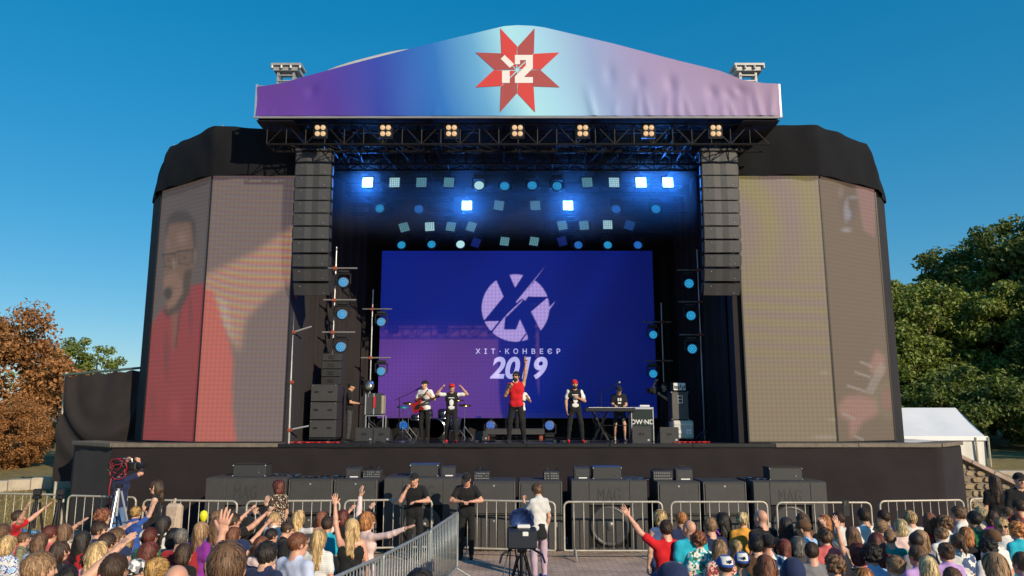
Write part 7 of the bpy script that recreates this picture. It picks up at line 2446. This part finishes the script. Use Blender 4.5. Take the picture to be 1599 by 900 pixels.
for sx in (-1, 1): mb.tube([(sx * 0.1, -0.02, -0.02), (sx * 0.24, -0.15, -0.08), (sx * 0.26, -0.42, -0.12)], 0.014, 6)
mb.build('pan_handle', M_black_metal, root)
r = random.Random(12); mb = MB()
for i in range(5):
    x = r.uniform(-0.2, 0.2); mb.tube([(x, 0.1, 0.0), (x + r.uniform(-0.1, 0.1), 0.0, -0.4), (x + r.uniform(-0.15, 0.15), -0.05, -0.8), (x * 0.5, 0, -1.2)], 0.010, 5)
mb.build('cable', M_black_plastic, root)
# two dark tripod heads with small cameras at the far left
for i, (x, lb) in enumerate(((58, 'small camera on a black tripod at far left'), (94, 'small camera on a black tripod near the left barrier end'))):
    p = on_z(x, 775, 1.35); p.z = 0
    tripod(p, 1.3, ('left' if i == 0 else 'right') + ' one of the two slim black tripods by the grass bank', M_black_metal, 0.3)
    root = empty('small_camera', (p.x, p.y, 1.365), 0.3, lb, 'camera')
    MB().bbox((0, 0, 0.06), (0.13, 0.1, 0.11), 0.012).build('camera_body', M_black_plastic, root)
    MB().cone((0, 0.04, 0.06), (0, 0.15, 0.06), 0.035, 0.042, 10).build('lens', M_black_plastic, root)

# ================================================================ smoke volume added round the lamps to give them halos
mb = MB().box((0.05, 21.05, 8.65), (10.0, 2.4, 2.4))
sm = bpy.data.materials.new('glow_smoke'); sm.use_nodes = True
nt = sm.node_tree; nt.nodes.remove(nt.nodes['Principled BSDF'])
pv = nt.nodes.new('ShaderNodeVolumePrincipled')
pv.inputs['Color'].default_value = (0.9, 0.93, 1.0, 1); pv.inputs['Density'].default_value = 0.07; pv.inputs['Anisotropy'].default_value = 0.1
tc = nt.nodes.new('ShaderNodeTexCoord'); sx = nt.nodes.new('ShaderNodeSeparateXYZ'); nt.links.new(tc.outputs['Object'], sx.inputs[0])
mr = nt.nodes.new('ShaderNodeMapRange'); mr.interpolation_type = 'SMOOTHSTEP'        # density fades downwards to hide the lower edge of the added box
mr.inputs['From Min'].default_value = 7.6; mr.inputs['From Max'].default_value = 9.0; mr.inputs['To Min'].default_value = 0.0; mr.inputs['To Max'].default_value = 0.22
nt.links.new(sx.outputs['Z'], mr.inputs['Value']); nt.links.new(mr.outputs['Result'], pv.inputs['Density'])
nt.links.new(pv.outputs[0], nt.nodes['Material Output'].inputs['Volume'])
o = mb.build('glow_smoke', sm)
tag(o, 'thin smoke added round the lamps under the stage roof for their glow', 'smoke', kind='stuff')
# ================================================================ the crowd. Every row is one person:
# photo x, y of the top of the head, height in metres, turn in degrees, hair, hair colour, top, other, label
L = 'spectators left of the aisle'
R = 'spectators right of the aisle'
F_ = dict(sex='f')
CROWD = [
 # ---- left of the aisle
 (28, 797, 1.58, -60, 'short', 'dark', 'red', dict(la='upfwd', ra='upout', skin=2), L, 'boy in a bright red T-shirt reaching both arms towards the stage at far left'),
 (4, 818, 1.68, -15, 'short', 'brown', 'grey', dict(), L, 'brown haired man cut by the left edge behind the blond bobbed woman'),
 (12, 836, 1.64, -10, 'bob', 'blond', 'whiteblue', dict(F_), L, 'woman with a blond bob and white blue printed top at the left edge'),
 (37, 831, 1.40, -65, 'short', 'brown', 'greenyellow', dict(), L, 'small boy in a green and cream collar below the boy in red'),
 (78, 820, 1.66, -40, 'short', 'red', 'coral', dict(la='across'), L, 'dark red short haired woman behind the brown bobbed one at left'),
 (101, 818, 1.66, 5, 'long', 'brown', 'cream', dict(F_), L, 'woman with straight brown hair left of the black haired woman in red'),
 (62, 833, 1.63, -12, 'bob', 'brown', 'sky', dict(F_), L, 'woman with a round brown bob below the dark red haired one at left'),
 (129, 829, 1.66, -30, 'long', 'black', 'redprint', dict(F_, ra='upfwd'), L, 'woman with long black hair in a red and black printed shirt'),
 (60, 862, 1.90, -25, 'short', 'light brown', 'grey', dict(ra='upfwd'), L, 'fair brown cropped man stretching a hand forward at lower left'),
 (93, 846, 1.60, -70, 'wavy', 'dark', 'black', dict(F_), L, 'dark haired woman in profile beneath the outstretched hands at lower left'),
 (107, 885, 1.60, 10, 'messy', 'black', 'black', dict(), L, 'black haired head at the bottom edge left of the woman in pink'),
 (155, 814, 1.70, -75, 'short', 'dark', 'navy', dict(), L, 'young man in navy in profile under the tousled brown haired woman'),
 (160, 795, 1.72, -40, 'curly', 'auburn', 'white', dict(F_, ra='out'), L, 'tousled auburn haired woman pointing right in front of the tripod'),
 (153, 846, 1.78, -10, 'wavy', 'blond', 'pink', dict(F_), L, 'woman with wavy blond hair in a bright pink top'),
 (181, 824, 1.72, -60, 'short', 'brown', 'navy', dict(skin=2), L, 'brown haired man showing his ear behind the woman in pink'),
 (167, 832, 1.74, -25, 'short', 'dark', 'lightblue', dict(), L, 'dark haired man just above the woman in pink'),
 (212, 791, 1.55, -30, 'bun', 'gold', 'blue', dict(F_, ra='across'), L, 'golden haired girl in blue with a cream bag in front of the cameraman'),
 (199, 839, 1.42, 0, 'bob', 'light brown', 'white', dict(F_), L, 'small child with a light brown bob below the white cap'),
 (229, 827, 1.62, -25, 'short', 'brown', 'white', dict(F_, hat='cap', hatc='white'), L, 'person in a white cap and white top near the black haired woman'),
 (234, 824, 1.70, -25, 'short', 'red', 'green', dict(), L, 'person with short red brown hair in a dark green shirt'),
 (255, 806, 1.70, -15, 'long', 'black', 'plaid', dict(F_, ra='bent'), L, 'woman with long black hair in a grey white checked shirt'),
 (272, 825, 1.68, 5, 'bob', 'black', 'grey', dict(F_), L, 'black bobbed woman left of the grey haired man in dark red'),
 (283, 825, 1.74, -5, 'crop', 'grey', 'darkred', dict(), L, 'grey haired man in a dark red T-shirt'),
 (232, 846, 1.66, -20, 'wavy', 'red', 'black', dict(F_), L, 'woman with wavy dark red hair above the white black headscarf'),
 (190, 853, 1.70, -15, 'short', 'dark', 'navy', dict(hat='cap', hatc='navy'), L, 'person in a navy cap behind the dark cropped man at lower left'),
 (179, 864, 1.88, -20, 'crop', 'dark', 'darkgrey', dict(skin=1), L, 'dark cropped man near the camera right of the woman in pink'),
 (214, 873, 1.62, -10, 'short', 'dark', 'bwprint', dict(F_, hat='scarf', hatc='bwprint'), L, 'person in a white headscarf with black marks at lower left'),
 (246, 871, 1.76, -20, 'updo', 'gold', 'cream', dict(F_), L, 'woman with pinned up golden hair left of the balding man'),
 (276, 880, 1.86, -8, 'ring', 'grey', 'whiteblue', dict(ra='up', skin=2), L, 'balding man in white and blue raising one bare arm straight up'),
 (287, 849, 1.62, -10, 'bob', 'dark', 'black', dict(F_), L, 'dark bobbed woman half hidden by the tall raised arm'),
 (314, 815, 1.68, -25, 'long', 'light brown', 'purple', dict(F_), L, 'light brown haired woman just right of the tall raised arm'),
 (338, 798, 1.68, -40, 'long', 'brown', 'cream', dict(F_, ra='upfwd'), L, 'woman with brown hair reaching a bare arm over the barrier left of centre'),
 (340, 807, 1.70, -25, 'wavy', 'brown', 'tiedye', dict(F_), L, 'woman with brown waves in a pink and white tie dyed top'),
 (363, 801, 1.70, -50, 'short', 'dark', 'black', dict(ra='upfwd', skin=2), L, 'dark haired person in profile reaching right beside the tie dyed top'),
 (389, 808, 1.62, -25, 'messy', 'black', 'black', dict(ra='up', la='upfwd', hat='hood', hatc='black', sleeve=2), L, 'person in a black hooded top with both hands lifted'),
 (364, 823, 1.60, -20, 'bob', 'auburn', 'black', dict(F_, ra='upfwd'), L, 'auburn bobbed woman holding up a fist below the black hooded top'),
 (376, 843, 1.78, -10, 'short', 'dark', 'navy', dict(hat='cap', hatc='navy'), L, 'person in a navy cap just behind the large near brown haired man'),
 (355, 846, 2.10, -4, 'crop', 'brown', 'darkgrey', dict(skin=2, wide=1.1), L, 'large near man with short brown hair and red ears'),
 (428, 800, 1.55, -40, 'short', 'blond', 'white', dict(), L, 'blond boy in a white T-shirt in front of the leopard print dress'),
 (423, 825, 1.50, -45, 'short', 'black', 'grey', dict(), L, 'black haired child just below the blond boy in white'),
 (445, 814, 1.60, -70, 'crop', 'dark', 'black', dict(hp=-15), L, 'boy in a black T-shirt looking down left of the blond woman in white'),
 (408, 838, 1.62, -15, 'bob', 'auburn', 'palepink', dict(F_), L, 'auburn haired woman behind the black haired one in navy'),
 (416, 847, 1.78, -25, 'messy', 'black', 'navy', dict(), L, 'black haired person in a navy top next to the light blue shirt'),
 (466, 797, 1.66, -35, 'wavy', 'blond', 'white', dict(F_, ra='out'), L, 'woman with curly blond hair in white stretching one arm right'),
 (464, 831, 1.84, -30, 'crop', 'auburn', 'paleblue', dict(skin=2, wide=1.1), L, 'reddish cropped man in a pale blue shirt'),
 (502, 799, 1.64, -25, 'long', 'auburn', 'palepink', dict(F_, ra='upfwd'), L, 'woman with long auburn hair in pale pink reaching over the barrier'),
 (511, 806, 1.68, -20, 'short', 'dark', 'turquoise', dict(skin=1), L, 'dark haired man in a turquoise T-shirt with a strap'),
 (498, 827, 1.70, -5, 'long', 'blond', 'stripes', dict(F_, seed=1), L, 'girl with long straight blond hair in a white striped T-shirt'),
 (535, 796, 1.66, -20, 'bob', 'red', 'black', dict(F_, ra='upfwd', sleeve=2), L, 'red haired woman in a black jacket lifting a hand'),
 (550, 810, 1.74, 10, 'long', 'blond', 'black', dict(F_, sleeve=-1, la='up', ra='down2', bottom='dress'), L, 'blond woman with bare shoulders in a black strapless dress'),
 (572, 799, 1.78, -40, 'bob', 'ginger', 'palepink', dict(F_, ra='out', la='up', sleeve=2, glasses='top', bottom_c='yellow'), L, 'woman in a pale pink blouse with sunglasses in her hair pointing right'),
 (655, 889, 1.82, -10, 'wavy', 'black', 'black', dict(F_), L, 'black haired head at the bottom edge beside the slanting barriers'),
 # ---- right of the aisle
 (1031, 796, 1.70, 10, 'bob', 'blond', 'denim', dict(F_, bottom_c='navy', sleeve=0), R, 'blond woman in a denim vest behind the man in red'),
 (1040, 812, 1.72, 15, 'short', 'dark', 'red', dict(la='upout', bottom_c='navy', skin=2), R, 'man in a red shirt raising an arm with a black wristband'),
 (1064, 799, 1.68, 20, 'crop', 'ginger', 'navy', dict(skin=2), R, 'ginger cropped person left of the bald man in turquoise'),
 (1077, 811, 1.74, 8, None, None, 'turquoise', dict(skin=2, bottom_c='denim'), R, 'bald man in a turquoise T-shirt'),
 (1091, 831, 1.58, 15, 'curly', 'auburn', 'floral', dict(F_), R, 'woman with short auburn curls in a white and green flowered top'),
 (1109, 808, 1.74, 15, 'crop', 'light brown', 'navy', dict(skin=2), R, 'stocky man with greying brown hair in a navy T-shirt'),
 (1129, 800, 1.66, 5, 'wavy', 'black', 'purpleprint', dict(F_, hat='cap', hatc='black'), R, 'curly dark haired woman in a black cap and purple top'),
 (1123, 843, 1.62, 10, 'bob', 'light brown', 'brownprint', dict(F_), R, 'woman with a light brown bob in a brown and pink printed blouse'),
 (1132, 867, 1.68, 5, 'short', 'dark', 'blue', dict(hat='panelcap', hatc=('blue', 'white')), R, 'person in a blue cap with a white panel and blue mark'),
 (1051, 880, 1.92, 0, 'short', 'black', 'navy', dict(hat='cap', hatc='navy', wide=1.1), R, 'large near person in a dark navy cap at the bottom edge right of the aisle'),
 (1159, 800, 1.68, -12, 'updo', 'fair', 'orange', dict(F_), R, 'pale blond woman with pinned up hair in an orange top'),
 (1189, 795, 1.80, 25, None, None, 'black', dict(skin=2, wide=1.05), R, 'bald man in a black T-shirt next to the barrier end'),
 (1186, 816, 1.45, 10, 'bob', 'brown', 'black', dict(F_), R, 'child with a brown bob below the bald man in black'),
 (1150, 844, 1.40, 5, 'pony', 'blond', 'orange', dict(F_), R, 'small blond child with tied hair below the woman in orange'),
 (1181, 836, 1.64, -10, 'messy', 'black', 'brown', dict(), R, 'black haired person left of the black cap on the right side'),
 (1199, 834, 1.66, -15, 'short', 'dark', 'whitedenim', dict(hat='cap', hatc='black'), R, 'person in a black cap with white and blue shoulders'),
 (1227, 808, 1.70, -10, 'long', 'black', 'black', dict(F_), R, 'woman in black with very long black hair before the subwoofer'),
 (1253, 801, 1.66, 15, 'short', 'brown', 'brown', dict(F_), R, 'brown haired woman just behind the man in the brown cap'),
 (1258, 812, 1.70, 45, 'short', 'brown', 'sky', dict(hat='cap', hatc='brown', skin=1, hp=-12), R, 'man in a brown cap and light blue T-shirt'),
 (1287, 804, 1.68, 5, 'bob', 'ginger', 'black', dict(F_), R, 'woman with a smooth bright ginger bob'),
 (1246, 838, 1.62, 12, 'bob', 'grey', 'darkgrey', dict(F_), R, 'grey haired woman left of the boy with a buzzed neck'),
 (1225, 842, 1.58, 20, 'long', 'red', 'whitegrey', dict(F_), R, 'dark red haired woman in pale grey left of the grey haired one'),
 (1267, 846, 1.66, -5, 'crop', 'dark', 'grey', dict(skin=2), R, 'boy with dark cropped hair and a bare neck in a grey T-shirt'),
 (1158, 862, 1.64, -10, 'short', 'dark', 'teal', dict(hat='panelcap', hatc=('blue', 'white')), R, 'person in a blue and white cap with a teal jacket'),
 (1196, 867, 1.64, 0, 'wavy', 'auburn', 'cream', dict(F_, seed=1), R, 'near woman with long auburn hair right of the teal jacket'),
 (1238, 873, 1.72, 5, 'short', 'black', 'navy', dict(hat='hood', hatc='navy', sleeve=2), R, 'person with a raised navy hood at the bottom'),
 (1288, 825, 1.64, 5, 'updo', 'brown', 'coral', dict(F_), R, 'woman with pinned brown hair in a coral red top'),
 (1310, 799, 1.60, 55, 'short', 'dark', 'whitegrey', dict(skin=1), R, 'dark haired boy in a pale grey T-shirt in profile'),
 (1349, 793, 1.76, 25, 'short', 'dark', 'white', dict(skin=1), R, 'dark haired man in a white shirt with a black strap'),
 (1331, 823, 1.64, -5, 'long', 'brown', 'cream', dict(F_, la='upfwd'), R, 'brown haired woman with a hand lifted before the man in white'),
 (1303, 868, 1.60, 5, 'curly', 'brown', 'grey', dict(F_), R, 'near woman with short brown curls left of the raised pale arm'),
 (1340, 848, 1.66, 25, 'bob', 'red', 'pink', dict(F_, la='up', ra='phone', sleeve=0), R, 'dark red haired woman in pink with one pale bare arm raised high'),
 (1361, 851, 1.68, 5, 'curly', 'black', 'sky', dict(F_, seed=1), R, 'near woman with full black curls in light blue'),
 (1348, 886, 1.60, 0, 'bob', 'ginger', 'purple', dict(F_, glasses='top'), R, 'ginger head with sunglasses on top at the bottom edge'),
 (1368, 832, 1.66, -10, 'wavy', 'red', 'darkred', dict(F_), R, 'woman with long wavy dark red hair left of the teal jacket boy'),
 (1380, 796, 1.66, 20, 'short', 'dark', 'blue', dict(skin=2), R, 'dark haired boy in a deep blue shirt'),
 (1376, 812, 1.62, 60, 'pony', 'light brown', 'white', dict(F_), R, 'light brown haired girl with a braid looking left'),
 (1389, 827, 1.58, -15, 'short', 'light brown', 'teal', dict(sleeve=2), R, 'short haired person in a bright teal jacket'),
 (1406, 811, 1.62, -5, 'bob', 'fair', 'palepink', dict(F_), R, 'pale blond bobbed woman in pale pink'),
 (1421, 799, 1.58, 0, 'messy', 'blond', 'white', dict(), R, 'blond tousled boy in a white T-shirt'),
 (1430, 830, 1.74, 15, 'buzz', 'dark', 'grey', dict(skin=1), R, 'man with a buzz cut right of the pale pink top'),
 (1433, 851, 1.68, 15, 'crop', 'brown', 'lilac', dict(skin=2), R, 'brown haired man in lilac grey below the buzz cut man'),
 (1398, 868, 1.60, 10, 'bun', 'light brown', 'palepink', dict(F_), R, 'near woman with a loose light brown bun'),
 (1451, 801, 1.66, 0, 'long', 'auburn', 'darkred', dict(F_), R, 'woman with long straight auburn hair in dark red'),
 (1475, 806, 1.64, 20, 'curly', 'brown', 'white', dict(F_), R, 'woman with brown curls in a white top'),
 (1497, 791, 1.70, 45, 'updo', 'brown', 'whitegrey', dict(F_), R, 'woman with pinned up brown curls looking left by the barrier end'),
 (1503, 811, 1.45, 10, 'short', 'brown', 'white', dict(hat='cap', hatc='white'), R, 'child in a white cap on the right'),
 (1521, 798, 1.74, 5, 'short', 'black', 'green', dict(skin=1), R, 'dark haired man in a dark green T-shirt'),
 (1532, 792, 1.66, 0, 'messy', 'fair', 'cream', dict(F_), R, 'person with full pale blond hair behind the man in green'),
 (1549, 797, 1.62, 165, 'wavy', 'dark', 'purple', dict(F_, glasses='eyes'), R, 'dark haired woman in sunglasses facing the camera'),
 (1573, 792, 1.52, 30, 'short', 'brown', 'white', dict(), R, 'brown haired boy in white left of the man in red'),
 (1591, 780, 1.76, 5, 'crop', 'dark', 'red', dict(skin=1), R, 'dark cropped man in a red top at the right edge'),
 (1563, 808, 1.68, 155, 'bob', 'blond', 'white', dict(F_, glasses='eyes', sleeve_c='denim'), R, 'blond woman in sunglasses and blue straps facing the camera'),
 (1588, 816, 1.66, 10, 'curly', 'ginger', 'turquoise', dict(F_), R, 'ginger curly haired woman in turquoise at the right edge'),
 (1469, 823, 1.50, 5, 'updo', 'light brown', 'white', dict(F_), R, 'girl with pinned light brown hair in front of the brown curls'),
 (1508, 823, 1.66, -5, 'bob', 'ginger', 'black', dict(F_), R, 'woman with a ginger bob and dark top in front of the white cap'),
 (1496, 834, 1.60, 0, 'pony', 'brown', 'whitedenim', dict(F_), R, 'girl with a brown ponytail in a white and blue top'),
 (1549, 826, 1.66, 10, 'short', 'auburn', 'white', dict(F_, hat='scarf', hatc='brown'), R, 'auburn haired woman with a brown head band'),
 (1543, 841, 1.64, 5, 'curly', 'black', 'white', dict(F_, seed=1), R, 'black curly haired woman in a white top at right'),
 (1477, 848, 1.62, 0, 'bun', 'brown', 'lilac', dict(F_), R, 'woman with a brown bun in a lilac top'),
 (1437, 828, 1.62, 0, 'long', 'light brown', 'grey', dict(F_), R, 'woman with long light brown hair behind the buzz cut man'),
 (1449, 869, 1.64, 0, 'long', 'fair', 'sky', dict(F_, seed=1), R, 'near woman with long streaked pale blond hair'),
 (1487, 886, 1.60, 0, 'short', 'brown', 'black', dict(), R, 'brown haired head at the bottom edge below the lilac top'),
 (1553, 863, 1.76, 0, 'wavy', 'light brown', 'black', dict(F_, seed=1), R, 'near woman with long wavy light brown hair at lower right'),
 (1587, 805, 1.60, 0, 'bob', 'dark', 'darkgrey', dict(F_), R, 'dark bobbed woman between the man in red and the ginger curls'),
 (1597, 862, 1.72, 10, 'short', 'brown', 'lilac', dict(sleeve=0, la='bent'), R, 'person with a bare arm cut by the right edge'),
]
rr = random.Random(99)
for i, (x, y, h, deg, hair, hc_, top, kw, grp, lab) in enumerate(CROWD):
    kw = dict(kw)
    kw.setdefault('la', 'down'); kw.setdefault('ra', 'down')
    kw.setdefault('hy', (0, 18, -18)[i % 3] if 'hp' not in kw and abs(deg) < 50 else 0)
    kw.setdefault('skin', i % 2 * 2)
    kw.setdefault('bottom_c', rr.choice(['jeans', 'navy', 'black', 'grey', 'denim']))
    sd = kw.pop('seed', 0)
    stand(x, y, h * 0.89, deg, lab, hair, hc_, top, group=grp, seed=sd, shoes=rr.choice(['white', 'black', 'grey', 'navy']), **kw)

# ---- things people hold
p = on_z(318, 806, 1.35)
root = empty('balloon', p, 0, 'yellow balloon held up in the crowd right of the tall raised arm', 'balloon')
MB().lathe([(0.0, -0.11), (0.02, -0.09), (0.05, -0.04), (0.06, 0.015), (0.042, 0.065), (0.0, 0.083)], (0, 0, 0), 16).build('balloon_skin', mat('yellow_latex', (0.75, 0.70, 0.02), 0.3), root, smooth=True)
MB().tube([(0, 0, -0.105), (0.02, 0, -0.3), (0.0, 0, -0.6)], 0.004, 4).build('string', M_white, root)
p = on_z(1321, 794, 1.95)
root = empty('smartphone', p, 0.3, 'smartphone held up before the man in the white shirt', 'phone')
MB().bbox((0, 0, 0), (0.075, 0.012, 0.15), 0.004).build('phone_body', M_black_plastic, root)
MB().bbox((-0.015, -0.008, 0.045), (0.03, 0.008, 0.04), 0.002).build('lens_block', M_dark_grey, root)
